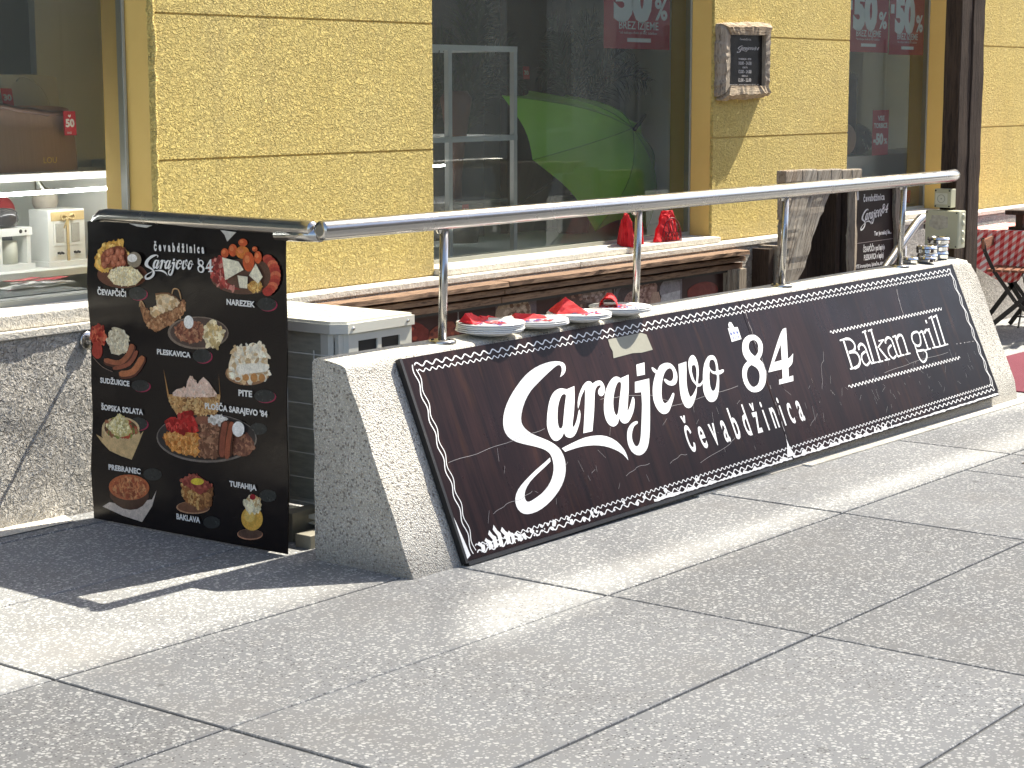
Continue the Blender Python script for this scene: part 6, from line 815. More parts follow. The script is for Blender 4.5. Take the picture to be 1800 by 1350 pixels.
# ---- building across the street and, overhead out of view, sheets added to shape the pavement shade
def house(name, label, x0, x1, y0, y1, h, side, mat, nx, nz):
    t = thing(name, label, 'building', ((x0+x1)/2, (y0+y1)/2, 0))
    B(x0, x1, y0, y1, -1.2, h, 'wall', mat, t)
    yf = y1 if side > 0 else y0
    rf = MB().prism([(y0-.5, h), (y1+.5, h), ((y0+y1)/2, h+2.6)], lambda u, v, d: (d, u, v), x0-.4, x1+.4).build('roof', ROOF, t)
    for i in range(nx):
        for k in range(nz):
            cx = x0+(x1-x0)*(i+.5)/nx; cz = 1.7+k*3.1
            w = MB().box(cx-.7, cx+.7, yf-.05, yf+.06, cz-.95, cz+.95).build('window', mat, t)
            MB().box(cx-.6, cx+.6, yf+.05, yf+.07, cz-.85, cz+.85).build('pane', PANE, w)
    return t
house('street_house', 'cream plastered house across the street opposite the yellow shop', -9, 12, -17, -9, 6.2, 1, CREAMF, 7, 2)
house('street_house', 'long grey brown plastered house across the street further up', 12.5, 75, -17.5, -9.2, 6.4, 1, M('grey facade plaster', (.36, .34, .31), .9), 18, 2)
K = 14.0; OX, OY = K*math.cos(SUN_AZ)/math.tan(SUN_EL), K*math.sin(SUN_AZ)/math.tan(SUN_EL)
def add_blocker(pts, label, mat=None, dz=0):  # unseen sheet added overhead, outline shaped so its shade lands at pts
    m = MB(); P = [(x+OX, y+OY, K+dz) for x, y in pts]
    m.poly(P)
    t = thing('shade_blocker', label, 'shade net', (P[0][0], P[0][1], K))
    m.build('blocker', mat or BLOCKER, t)
    c = MB()
    for p in P:
        c.tube([p, (p[0]+(1.5 if p[0] > OX+4 else -1.5), p[1]+1.2*(1 if p[1] > 0 else -1), p[2]+.3)], .006, 5)
    c.build('blocker_cable', STEEL, t)  # short cables added to go with the unseen sheet
    return t
add_blocker([(-9, -8), (4.02, -8), (4.02, 3.24), (4.40, 3.52), (4.66, 3.76), (4.5, 3.96), (4.0, 3.93), (-9, 3.86)], 'large white shade net added unseen over the street beside the camera to shade the pavement')
add_blocker([(4.02, -8), (16, -8), (16, 3.1), (9.2, 3.22), (6.4, 3.30), (5.0, 3.26), (4.06, 3.22)], 'long white shade net added unseen over the street to the right to shade the pavement', None, .05)
add_blocker([(4.42, 3.54), (5.2, 3.47), (6.2, 3.43), (7.8, 3.43), (9.2, 3.50), (9.8, 3.62), (8.6, 3.80), (7.6, 3.90), (6.0, 3.97), (4.6, 4.0), (4.5, 3.96), (4.66, 3.76)], 'narrow thin shade net added unseen near the yellow facade to dim the barrier foot', BLOCKER2, -.05)

# ================================================================ BARRIER AND SIGN
bx0, bx1 = 4.52, 9.35
bar = thing('concrete_barrier', 'sloping exposed aggregate concrete barrier carrying the long dark sign', 'barrier', (6.9, 4.07, 0))
prof = [(3.835, -.06), (3.855, 0.0), (4.126, .635), (4.131, .650), (4.140, .662), (4.152, .668), (4.262, .680), (4.274, .676), (4.28, .664), (4.28, -.06)]
rnd = random.Random(5)
nx = 96
def barf():
    m = MB(); P = []
    for i in range(len(prof)-1):
        (y0, z0), (y1, z1) = prof[i], prof[i+1]
        n = max(1, int(math.hypot(y1-y0, z1-z0)/.05))
        for k in range(n): P.append((y0+(y1-y0)*k/n, z0+(z1-z0)*k/n, k == 0))
    P.append((*prof[-1], True)); vs = []; n = len(P)
    for i in range(nx+1):
        x = bx0+(bx1-bx0)*i/nx
        for (y, z, c) in P:
            j = .0016; e = 0
            if i in (0, nx): e = .004*(rnd.random()-.5)
            ch = 0
            if .60 < z < .67 and y < 4.2 and (x < 4.75 or x > 9.1): ch = rnd.uniform(0, .006)
            if x > 9.3 and z > .62: ch += rnd.uniform(0, .014)
            vs.append((x+e-(ch if x > 9.2 else -ch if x < 4.56 else 0)*.8, y+rnd.uniform(-j, j)+ch*.5, z+(gz(x) if z < .01 else 0)-ch))
    fs = [(i*n+k, i*n+k+1, (i+1)*n+k+1, (i+1)*n+k) for i in range(nx) for k in range(n-1)]
    m.add(vs, fs, smooth=False)
    tri = tessellate_polygon([[Vector((p[0], p[1], 0)) for p in P]])
    m.add(vs[:n], tri); m.add(vs[nx*n:], tri)
    return m
bo = barf().build('barrier_body', CONC, bar)
for p in bo.data.polygons: p.use_smooth = abs(p.normal.x) < .5
CRK = M('dark crack dirt', (.10, .09, .075), .95)
for cx in (6.985, 8.06):
    m = MB(); rr = random.Random(int(cx*10)); yy = [4.150+.0125*k for k in range(11)]; xx = [cx+rr.uniform(-.006, .006) for _ in yy]
    zz_ = [.668+(y-4.152)*.109+.0012 for y in yy]
    m.add([(x-.0016, y, z) for x, y, z in zip(xx, yy, zz_)]+[(x+.0016, y, z) for x, y, z in zip(xx, yy, zz_)], [(k, k+1, 12+k, 11+k) for k in range(10)]); m.build('crack', CRK, bar, fix=False)
# shallow kerb strip under the sign on the right, real step
kb = MB()
for (x0, x1) in ((6.2, 7.02), (7.03, 8.2), (8.21, 9.6)):
    kb.add([(x, y, gz(x)+z) for x in (x0, x1) for y, z in ((3.79 if x0 > 6.5 else 3.83, .0), (3.79 if x0 > 6.5 else 3.83, .008), (3.86, .008), (3.86, 0))], [(0, 1, 5, 4), (1, 2, 6, 5), (0, 3, 2, 1), (4, 5, 6, 7)])
kb.build('foot_strip', SILL, bar)

SN = Vector((0, -.919, .394)); SUP = Vector((0, .394, .919)); SP = Vector((4.77, 3.855, 0))+SN*.004
def sgn(u, v, h=0): return SP+Vector((u, 0, 0))+SUP*v+SN*(h+.021)
SW, SH = 4.28, .709
sign = thing('restaurant_sign', "long dark sign board reading Sarajevo 84 čevabdžinica and Balkan grill on the barrier", 'sign', tuple(SP))
def spanel(u0, u1, lt, rt):
    m = MB(); q = [(u0, 0.004), (u1+rt, .004), (u1, SH), (u0+lt, SH)]
    m.prism(q, lambda u, v, h: sgn(u, v, h), -.019, 0)
    return m
spanel(0, 2.176, 0, 0.0).build('panel', PANEL, sign)
spanel(2.180, SW+.012, 0, 0).build('panel', PANEL, sign)
fr = MB()
fr.prism([(-.012, -.002), (0, -.002), (0, SH+.002), (-.012, SH+.002)], lambda u, v, h: sgn(u, v, h), -.02, .002)
fr.build('edge_trim', BLACKEDGE, sign); fr = MB()
fr.prism([(SW+.012, .03), (SW+.02, .03), (SW+.008, SH+.002), (SW, SH+.002)], lambda u, v, h: sgn(u, v, h), -.02, .001)
fr.build('edge_trim', BLACKEDGE, sign); fr = MB()
fr.prism([(0, -.012), (2.0, -.008), (2.0, .003), (0, .003)], lambda u, v, h: sgn(u, v, h), -.02, .002)
fr.build('edge_trim', BLACKEDGE, sign)
def wave(mb, u0, v0, u1, v1, amp, per, w, lift, fn=sgn, ph=0, damp=None):
    L = math.hypot(u1-u0, v1-v0); n = int(L/per*10); tx, ty = (u1-u0)/L, (v1-v0)/L; pts = []
    for k in range(n+1):
        s_ = L*k/n; a = amp*math.sin(2*math.pi*s_/per+ph)
        pts.append((u0+tx*s_-ty*a, v0+ty*s_+tx*a))
    ribbon(mb, pts, w, fn, lift)
bd = MB()
wave(bd, .052, .681, 4.245, .683, .0068, .052, .0048, .0006); wave(bd, .060, .659, 4.225, .661, .0048, .034, .0036, .0008)
wave(bd, .043, .683, .038, .022, -.0056, .088, .0046, .0006); wave(bd, .058, .665, .053, .03, -.0056, .088, .0038, .0009, ph=2.4)
wave(bd, 4.245, .69, 4.262, .045, -.0075, .088, .0052, .0006); wave(bd, 4.23, .67, 4.248, .06, -.0075, .088, .0046, .0009, ph=2.4)
wave(bd, .06, .022, 4.262, .042, .0064, .050, .0046, .0006); wave(bd, .06, .045, 4.25, .066, .0046, .032, .0036, .0008)
bd.build('border_line', WHITE, sign)
for grp in ((0,), (1,), (2, 3), (4,), (5, 6), (7, 8), (9,), (10, 11), (12, 13, 14)):
    vs, fs = fill2d([D['LOGO'][k] for k in grp]); MB().add([sgn(u, v, .001) for u, v in vs], fs).build('letter', WHITE, sign)
LOGO2 = fill2d(D['LOGO'])
for grp in ((0, 1, 2), (3, 4)):
    vs, fs = fill2d([D['N84'][k] for k in grp]); MB().add([sgn(u, v, .001) for u, v in vs], fs).build('numeral', WHITE, sign)
N842 = fill2d(D['N84'])
put_spaced(None, 'čevabdžinica', sgn, 1.462, .152, .918, .128, .047, bold=.012, each=sign)
for a, b in ((0, 5), (5, 7), (7, 10), (10, 17), (17, 19), (19, 24), (24, 27), (27, 31), (31, 35), (35, 38), (38, 41)):
    t3 = MB()
    for i in range(a, b): ribbon(t3, D['ST'][i][1], D['ST'][i][0], sgn, .0009+.00005*(i-a))
    t3.build('letter', WHITE, sign)
t4 = MB(); wave(t4, 2.84, .497, 4.0, .498, .0062, .033, .0046, .0008); t4.build('wavy_line', WHITE, sign)
t4 = MB(); wave(t4, 2.835, .240, 4.008, .240, .0062, .033, .0046, .0008); t4.build('wavy_line', WHITE, sign)
# paint worn through to white at the foot, scratches, cracks
wr = MB(); rnd = random.Random(11)
def jag(u0, u1, v0, v1, n, up=.5):
    L = [(u0+(u1-u0)*k/n, v0+rnd.uniform(0, .004)) for k in range(n+1)]
    T = [(u0+(u1-u0)*k/n+rnd.uniform(-.004, .004), v0+.006+(v1-v0)*rnd.random()**up) for k in range(n, -1, -1)]
    return L+T
P = []
for k in range(7):
    u = .09+k*.034+rnd.uniform(-.006, .006); h = (.035, .04, .062, .075, .06, .042, .03)[k]; w_ = .013+rnd.random()*.008
    wr.poly([sgn(a, b, .0012) for a, b in ((u-w_*.5, .018), (u-w_*.2, .018+h*.5), (u-w_, .02+h*.8), (u-w_*.3, .02+h), (u+w_*.3, .02+h*.7), (u+w_, .02+h*.55), (u+w_*.7, .02))])
for k in range(46):
    u = .1+abs(rnd.gauss(0, .32)) if k < 32 else rnd.uniform(.6, 1.45)
    if u > 2: continue
    v = .014+rnd.random()*.03; r = .003+rnd.random()*.008
    wr.poly([sgn(u+r*rnd.uniform(.6, 1.3)*math.cos(a)*1.2, v+r*rnd.uniform(.5, 1.2)*math.sin(a), .0013+k*.00002) for a in [i*math.pi*2/7 for i in range(7)]])
wr.poly([sgn(a, b, .0012) for a, b in jag(1.12, 2.17, .006, .022, 70, 1.5)])
wr.poly([sgn(a, b, .0012) for a, b in jag(2.182, 3.1, .007, .030, 60, 1.8)])
wr.poly([sgn(a, b, .0012) for a, b in jag(3.1, 4.285, .008, .014, 60)])
wr.poly([sgn(a, b, .0012) for a, b in ((-.002, .01), (.022, .02), (.018, .05), (.012, .09), (.004, .14), (-.002, .17))])
wr.poly([sgn(a, b, .0012) for a, b in ((2.135, .02), (2.15, .045), (2.17, .075), (2.176, .1), (2.18, .06), (2.195, .03), (2.2, .02))])
tag(wr.build('worn_paint', WHITE, sign), kind='stuff')
sc = MB()
def crack(pts, w, lift=.0014, jit=.004):
    Q = []
    for (a, b), (c, d) in zip(pts[:-1], pts[1:]):
        n = max(2, int(math.hypot(c-a, d-b)/.014))
        for k in range(n): Q.append((a+(c-a)*k/n+rnd.uniform(-jit, jit), b+(d-b)*k/n))
    Q.append(pts[-1])
    for i in range(len(Q)-1):
        if rnd.random() < .62: ribbon(sc, [Q[i], Q[i+1]], w*rnd.uniform(.4, 1.4), sgn, lift+i*.00001)
crack([(2.2, .70), (2.196, .60), (2.195, .50), (2.203, .42), (2.19, .30), (2.185, .2), (2.178, .1)], .0032)
crack([(3.61, .695), (3.60, .62), (3.585, .56), (3.58, .50)], .0032)
crack([(4.02, .31), (4.27, .30)], .003)
for pts in ([(.06, .335), (.25, .345), (.45, .36), (.62, .372)], [(1.0, .43), (1.12, .425), (1.3, .41), (1.45, .36)], [(1.38, .34), (1.6, .345), (1.95, .36)], [(.2, .13), (.28, .15), (.38, .155), (.44, .17)], [(1.0, .13), (1.08, .15), (1.17, .152)], [(1.3, .13), (1.38, .15), (1.43, .147)],
            [(2.6, .26), (2.63, .30), (2.66, .36), (2.7, .385), (2.72, .42)], [(3.2, .26), (3.5, .275), (3.9, .28)], [(2.4, .12), (2.46, .15), (2.47, .2)], [(1.5, .1), (1.75, .14), (1.8, .16)]):
    Q = []
    for (a, b), (c, d) in zip(pts[:-1], pts[1:]):
        for k in range(6): Q.append((a+(c-a)*k/6, b+(d-b)*k/6+.002*math.sin(k)))
    Q.append(pts[-1]); ribbon(sc, Q, .0012, sgn, .0016)
for k in range(90):
    u = rnd.uniform(2.3, 4.2) if k % 3 else rnd.uniform(.1, 2.1); v = rnd.uniform(.08, .3); a = rnd.uniform(.3, 2.6); l = rnd.uniform(.01, .05)
    ribbon(sc, [(u, v), (u+l*math.cos(a), v+l*math.sin(a))], .0009, sgn, .0015+k*.00001)
sc.build('scratch_marks', M('scratch grey', (.34, .32, .32), .5), sign)['kind'] = 'stuff'
tp = MB(); tp.prism([(1.172, .648), (1.400, .650), (1.431, .640), (1.439, .576), (1.36, .573), (1.30, .578), (1.167, .573), (1.176, .60), (1.170, .62)], sgn, .0003, .0016); tp.build('tape_patch', TAPE, sign)
st = MB(); st.prism([(2.023, .604), (2.099, .601), (2.097, .548), (2.017, .544)], sgn, .0003, .0012)
st.prism([(2.033, .606), (2.036, .619), (2.05, .628), (2.064, .625), (2.072, .604)], sgn, .0003, .0012); sto = st.build('sticker', WHITE, sign)
s2 = MB()
for k, (u, v) in enumerate(((2.032, .578), (2.056, .579), (2.082, .579))):
    s2.prism([(u-.008, v), (u, v+.008), (u+.008, v), (u, v-.008)], sgn, .0012, .0018)
for k in range(6): s2.prism([(2.028+k*.011, .586+.001*k % .003), (2.032+k*.011, .598), (2.035+k*.011, .598), (2.031+k*.011, .586)], sgn, .0012, .0017)
for k in range(4): s2.prism([(2.034+k*.014, .552), (2.038+k*.014, .566), (2.043+k*.014, .562), (2.038+k*.014, .552)], sgn, .0012, .0017)
s2.build('sticker_print', BLUEP, sto)

# ================================================================ HANDRAIL
RY, RZ, RR = 4.20, 1.100, .032
hr = thing('handrail', 'stainless steel handrail on four posts along the barrier top', 'handrail', (6.9, RY, .68))
m = MB(); m.tube([(4.478, RY, RZ), (4.482, RY, RZ), (4.488, RY, RZ), (6.5, RY, RZ-.001), (9.12, RY, RZ), (9.22, RY+.006, RZ), (9.30, RY+.028, RZ), (9.40, RY+.085, RZ)], [.018, .028, RR, RR, RR, RR, RR, RR], 28); m.build('top_rail', STEEL, hr)
for x in (5.105, 6.315, 7.49, 8.665):
    lean = -.012
    p = MB().tube([(x, RY+.012, .672), (x+.002, RY, RZ-.02)], .0152, 18).build('post', STEEL, hr)
    for ba in (.5, 2.6, 4.7): MB().lathe((x+.036*math.cos(ba), RY+.012+.036*math.sin(ba), .683), [(.006, 0), (.006, .004), (.003, .006), (.0001, .006)], 10).build('bolt', METALDK, p)
    MB().lathe((x, RY+.012, RZ-.046), [(.0155, 0), (.0185, .008), (.020, .016)], 16).build('weld_collar', STEEL, p)
    MB().lathe((x, RY+.012, .674), [(.0001, .011), (.03, .011), (.048, .008), (.05, .003), (.05, -.004)], 26).build('base_plate', STEEL, p)
m = MB()
m.tube([(4.498, 4.238, RZ+.002), (4.498, 4.243, RZ+.002), (4.499, 4.25, RZ+.003), (4.503, 4.30, RZ+.004), (4.515, 4.8, RZ+.004), (4.53, 5.27, RZ+.004), (4.531, 5.30, RZ), (4.532, 5.322, RZ-.012), (4.532, 5.334, RZ-.032), (4.532, 5.336, RZ-.06), (4.535, 5.336, .5), (4.535, 5.336, gz(4.5))], [.014, .021, .026, .026, .026, .026, .026, .026, .026, .0255, .022, .016], 22)
m.build('side_rail', STEEL, hr)
MB().tube([(4.50, 4.215, RZ-.016), (4.503, 4.41, RZ-.022)], .022, 16).build('joining_stub', STEEL, hr)
wb = thing('wall_bracket', 'round steel wall bracket with a rod fixed to the granite beside the menu poster', 'bracket', (4.577, 5.46, .638))
MB().lathe((4.577, 5.468, .638), [(.034, 0), (.034, .008), (.030, .012), (.0001, .012)], 28, (0, -1, 0)).build('disc', STEEL, wb)
MB().bar((4.577, 5.458, .63), (4.56, 5.352, .63), .010).build('rod', STEEL, wb)
MB().lathe((4.566, 5.456, .655), [(.004, 0), (.004, .002), (.0001, .002)], 10, (0, -1, 0)).build('screw', DARKIN, wb)

# ================================================================ MENU POSTER
PC = [Vector((4.497, 5.345, 1.084)), Vector((4.497, 4.368, 1.093)), Vector((4.503, 4.392, .006)), Vector((4.478, 5.345, .004))]
def pst(s, t, h=0):
    a = PC[0].lerp(PC[1], s); b = PC[3].lerp(PC[2], s); p = a.lerp(b, t)
    return p+Vector((-1, .0, 0))*h
poster = thing('menu_poster', 'tall glossy black menu poster with dish photographs hanging under the side rail', 'poster', (4.5, 4.85, 0))
rnd = random.Random(2)
def shf(u, v):
    p = pst(u, v, 0)
    if u == 0: p = p+Vector((0, .006*math.sin(v*9)-.004*math.sin(v*21), 0))
    if u == 1: p = p+Vector((0, .003*math.sin(v*14), 0))
    return p
m = MB(); m.grid(24, 24, shf); m.grid(1, 24, lambda u, v: shf(1, v)+Vector((.004*u, 0, 0))); m.grid(24, 24, lambda u, v: shf(1-u, v)+Vector((.005, 0, 0)))
m.grid(24, 1, lambda u, v: shf(u, 1)+Vector((.005*v, 0, 0)))
m.build('sheet', POSTER, poster, fix=False)
names = {'cevapi': 'cevapcici_picture', 'platter_cuts': 'cold_cuts_picture', 'bread_basket': 'bread_basket_picture', 'patty_plate': 'patty_picture', 'sausage_plate': 'sausage_picture', 'pie_slice': 'pie_picture', 'grill_platter': 'grill_platter_picture', 'salad_bowl': 'salad_picture', 'bean_pot': 'bean_stew_picture', 'cake_slice': 'baklava_picture', 'apple_dessert': 'dessert_picture', 'price_mark': 'price_mark'}
cur = None; mb = None; h = 0; blk = False; lastblk = False; asp = 0.977/1.085
for d, col, P, scat in D['DISH']+[['end', None, None, None]]:
    if d != cur or (d == 'price_mark' and col[0] > .3) or (d == 'price_mark' and blk and col[0] < .1 and lastblk):
        if mb: mb.build(names[cur], FOOD, poster)
        if d == 'end': break
        cur = d; mb = MB(); h = .0008 if d != 'bread_basket' else .0006
    h += .00025; lastblk = d == 'price_mark' and col[0] < .1; blk = True
    mb.add([pst(s, t, h) for s, t in P], tessellate_polygon([[Vector((s, t, 0)) for s, t in P]]), tuple(col))
    if scat:
        n, size, cols = scat; xs_ = [p[0] for p in P]; ys_ = [p[1] for p in P]; tries = 0; k = 0
        while k < n*1.6 and tries < n*12:
            tries += 1; x = rnd.uniform(min(xs_), max(xs_)); y = rnd.uniform(min(ys_), max(ys_))
            if not inpoly(x, y, P): continue
            k += 1; r = size*rnd.uniform(.35, .8); a0 = rnd.uniform(0, 3.14); e = rnd.uniform(.35, .8)
            q = []
            for i in range(7):
                a = i*2*math.pi/7; dx = r*math.cos(a); dy = r*e*math.sin(a)
                q.append((x+dx*math.cos(a0)-dy*math.sin(a0), y+(dx*math.sin(a0)+dy*math.cos(a0))*asp))
            c = rnd.choice(cols); f = rnd.uniform(.75, 1.2)
            mb.add([pst(s, t, h+.0001+k*.000001) for s, t in q], [tuple(range(7))], tuple(min(1, v*f) for v in c))
        h += .0004
for txt, a, b, up in D['CAP']:
    m = MB(); dx, dy = b[0]-a[0], b[1]-a[1]; L = math.hypot(dx, dy)
    def fn(u, v, hh, a=a, dx=dx, dy=dy, up=up): return pst(a[0]+dx*u+up[0]*v, a[1]+dy*u+up[1]*v, .005+hh)
    small = txt[0] == 'č'
    if small: put_spaced(m, txt, fn, 0, 0, 1, .92, .058, bold=.05)
    else: put_text(m, txt, fn, 0, 0, 1, 1.08, bold=.042, space=1.03)
    m.build('caption', PWHITE, poster)
m = MB()
A1, A2 = D['AFF']
for (vs, fs), A in ((LOGO2, A1), (N842, A2)):
    m.add([pst(A[0][0]*u+A[0][1]*v+A[0][2], A[1][0]*u+A[1][1]*v+A[1][2], .0055) for u, v in vs], fs)
m.prism([(.583, .100), (.588, .099), (.587, .116), (.583, .118)], lambda u, v, h: pst(u, v, h), .005, .0055)
m.build('sarajevo_logo', PWHITE, poster)
m = MB(); m.prism([(.695, .008), (.77, .012), (.735, .036), (.727, .042), (.715, .022)], lambda u, v, h: pst(u, v, h), .001, .004)
TORN = M('torn clear film', (.55, .54, .5), .3, var=.4, vs=60); m.build('torn_edge', TORN, poster)
m = MB(); m.prism([(.23, .001), (.35, .004), (.32, .012), (.27, .009)], lambda u, v, h: pst(u, v, h), .001, .004); m.build('torn_edge', TORN, poster)

# ================================================================ AIR CONDITIONER
ax0, ax1, ay0, ay1, az0, az1 = 4.80, 5.185, 4.42, 5.24, .09, .757
ac = thing('air_conditioner', 'cream outdoor air conditioning unit standing behind the menu poster and barrier', 'air conditioner', (5, 4.8, 0))
m = MB()
c = .03
m.box(ax0+.012, ax1, ay0+.012, ay1, az0, az1-.045)
body = m.build('casing', ACW, ac)
m = MB(); pr = [(ax0+c, ay0), (ax1, ay0), (ax1, ay0+.012), (ax0+c+.0, ay0+.012)]
# side wall with two openings (y = ay0)
def rect(a, b, z0, z1): m.box(a, b, ay0, ay0+.013, z0, z1)
rect(ax0+.05, ax0+.10, az0, .712); rect(ax0+.20, ax0+.222, az0, .712); rect(ax0+.32, ax1, az0, .712)
rect(ax0+.10, ax0+.20, .684, .712); rect(ax0+.222, ax0+.32, .684, .712); rect(ax0+.10, ax0+.20, az0, .56); rect(ax0+.222, ax0+.32, az0, .56)
m.add([(ax0+.05, ay0, az0), (ax0+.05, ay0, .712), (ax0, ay0+.05, .712), (ax0, ay0+.05, az0)], [(0, 1, 2, 3)])
m.add([(ax0, ay0+.05, az0), (ax0, ay0+.05, .712), (ax0, ay0+.085, .712), (ax0, ay0+.085, az0)], [(0, 1, 2, 3)])
m.build('side_panel', ACW, ac)
MB().box(ax0+.102, ax0+.318, ay0+.006, ay0+.0115, .561, .683).build('side_recess', DARKIN, ac)
m = MB()
lid = [(ax0-.006+.045, ay0-.008), (ax1+.008, ay0-.008), (ax1+.008, ay1), (ax0-.006, ay1), (ax0-.006, ay0-.008+.045)]
m.prism(lid, lambda u, v, h: (u, v, h), .714, .748)
lid2 = [(ax0+.045, ay0), (ax1+.0, ay0), (ax1, ay1-.004), (ax0+.002, ay1-.004), (ax0+.002, ay0+.04)]
m.prism(lid2, lambda u, v, h: (u, v, h), .748, .757)
l = m.build('lid', ACW, ac)
m = MB()
for k in range(5): m.box(ax0+.05+k*.062, ax0+.056+k*.062, ay0+.05, ay1-.05, .7565, .7590)
m.build('lid_rib', ACW, l)
MB().lathe((ax0+.065, ay0-.009, .731), [(.006, 0), (.006, .003), (.0001, .003)], 10, (0, -1, 0)).build('screw', TIN, l)
MB().lathe((ax1-.03, ay0-.009, .731), [(.006, 0), (.006, .003), (.0001, .003)], 10, (0, -1, 0)).build('screw', TIN, l)
MB().box(ax0+.004, ax0+.011, ay0+.086, ay1, az0+.03, .712).build('coil', FIN, ac)
for z in (.50, .40): MB().box(ax0+.11, ax0+.31, ay0-.002, ay0-.0004, z, z+.05).build('rating_label', M('faded rating label', (.5, .5, .46), .5, var=.3, vs=60), ac)
MB().box(ax0+.012, ax0+.018, ay0+.030, ay0+.034, .2, .70).build('panel_seam', DARKIN, ac)
m = MB()
for k in range(7): m.tube([(ax0-.016, ay0+.03, .64-k*.088), (ax0-.016, ay1, .64-k*.088)], .0022, 6)
for k in range(6): m.tube([(ax0-.019, ay0+.10+k*.13, .655), (ax0-.019, ay0+.10+k*.13, .10)], .0022, 6)
for k in (0, 3, 6): m.tube([(ax0-.016, ay0+.03, .64-k*.088), (ax0+.006, ay0+.03, .64-k*.088)], .004, 8)
m.build('wire_guard', WIRE, ac)
m = MB(); m.box(4.62, 4.99, 4.40, 4.47, gz(4.7), .045, .003); m.box(4.66, 5.1, 4.52, 4.58, gz(4.7), .10, .003); m.build('mounting_foot', M('dull beige steel foot', (.33, .31, .25), .55, .4), ac)
m = MB(); m.box(4.72, 4.86, 4.44, 4.50, .075, .088); m.box(4.74, 4.84, 4.40, 4.52, .05, .055); m.build('mounting_foot', ACW, ac)

# ================================================================ WOODEN MENU SHOWCASE ON THE GRANITE
sh = thing('menu_showcase', 'brown weathered wood showcase with dark food pictures on the granite wall under the middle window', 'showcase', (7.5, 5.45, .3))
for (a, b) in ((5.76, 7.0), (7.008, 9.19)):
    for i, (z0, z1, y0) in enumerate(((.640, .664, 5.372), (.602, .629, 5.398), (.560, .590, 5.418))):
        mm = MB(); n = 30; rr = random.Random(i+int(a*10)); vs = []
        for k in range(n+1):
            x = a+(b-a)*k/n; j = rr.uniform(-.003, .003)
            vs += [(x, y0+j, z0+.001), (x, y0+rr.uniform(-.002, .002), z1-.002+j*.6), (x, y0+.006, z1+j*.5), (x, 5.468, z1), (x, 5.468, z0)]
        fs = [(k*5+q, k*5+(q+1) % 5, (k+1)*5+(q+1) % 5, (k+1)*5+q) for k in range(n) for q in range(5)]+[(0, 1, 2, 3, 4), tuple(n*5+q for q in (4, 3, 2, 1, 0))]
        mm.add(vs, fs); mm.build('top_plank', WOODX, sh)
for i, (a, b, y0) in enumerate(((9.045, 9.075, 5.412), (9.077, 9.11, 5.40), (9.112, 9.19, 5.39))): B(a, b, y0, 5.468, .02, .561, 'side_plank', WOODZ, sh, .003)
B(5.77, 9.044, 5.452, 5.468, .02, .561, 'picture_board', M('dark brown printed board', (.035, .012, .012), .35, var=.5, vs=3), sh)
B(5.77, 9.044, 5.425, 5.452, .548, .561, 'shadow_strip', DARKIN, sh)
def picf(u, v, h=0): return (u, 5.4515-h, v)
pm = MB(); rnd = random.Random(4)
def pel(mb, x, z, rx, rz, col, h, jit=.1, n=16, sc_=0, cols=None):
    q = [(x+rx*(1+jit*(rnd.random()-.5))*math.cos(i*2*math.pi/n), z+rz*(1+jit*(rnd.random()-.5))*math.sin(i*2*math.pi/n)) for i in range(n)]
    mb.add([picf(a, b, h) for a, b in q], [tuple(range(n))], col)
    for k in range(sc_):
        a = rnd.uniform(0, 6.28); r = math.sqrt(rnd.random())*.85; c0, c1 = x+rx*r*math.cos(a), z+rz*r*math.sin(a); s_ = rx*.12
        mb.add([picf(c0+s_*math.cos(i*1.25), c1+s_*.6*math.sin(i*1.25), h+.0002+k*.00001) for i in range(5)], [tuple(range(5))], rnd.choice(cols))
dk = (.10, .07, .08)
pm.add([picf(7.0, .30), picf(7.32, .30), picf(7.32, .56), picf(7.0, .56)], [(0, 1, 2, 3)], (.12, .09, .10)); pel(pm, 7.14, .49, .14, .10, (.30, .22, .16), .001, .15, 18, 60, [(.16, .09, .06), (.42, .32, .24)])
pm.build('food_picture', FOOD, sh); pm = MB()
pel(pm, 6.35, .45, .16, .09, (.16, .035, .03), .001, .2, 18, 40, [(.3, .06, .04), (.10, .03, .03)])
pel(pm, 6.62, .42, .12, .09, (.2, .06, .04), .0012, .2, 18, 40, [(.35, .1, .06), (.10, .03, .03)])
pm.build('food_picture', FOOD, sh); pm = MB()
pel(pm, 7.62, .50, .13, .07, (.12, .07, .06), .001, .2, 18, 30, [(.3, .17, .13), (.10, .05, .04)]); pel(pm, 7.82, .53, .13, .05, (.22, .15, .13), .0013, .3, 12, 30, [(.4, .3, .27), (.15, .08, .06)])
pm.build('food_picture', FOOD, sh); pm = MB()
pel(pm, 8.25, .50, .27, .12, (.13, .11, .12), .001, .02, 26); pel(pm, 8.25, .495, .24, .10, (.07, .05, .05), .0013, .02, 26); pel(pm, 8.27, .50, .11, .07, (.36, .22, .18), .0016, .2, 16, 50, [(.5, .33, .28), (.2, .1, .08)]); pel(pm, 8.13, .47, .06, .05, (.34, .2, .17), .002, .2, 12, 20, [(.5, .33, .28), (.2, .1, .08)])
pm.add([picf(8.36, .30, .0008), picf(8.62, .30, .0008), picf(8.62, .56, .0008), picf(8.36, .56, .0008)], [(0, 1, 2, 3)], (.22, .20, .22)); pel(pm, 8.5, .50, .10, .06, (.30, .28, .30), .0018, .02, 20)
pm.add([picf(8.40, .40, .002), picf(8.60, .40, .002), picf(8.60, .485, .002), picf(8.42, .475, .002)], [(0, 1, 2, 3)], (.55, .54, .56)); pel(pm, 8.36, .45, .05, .05, (.5, .34, .26), .0024, .3, 12)
pm.build('food_picture', FOOD, sh); pm = MB()
pel(pm, 8.83, .46, .16, .05, (.20, .035, .03), .001, .05, 18)
pm.build('food_picture', FOOD, sh)
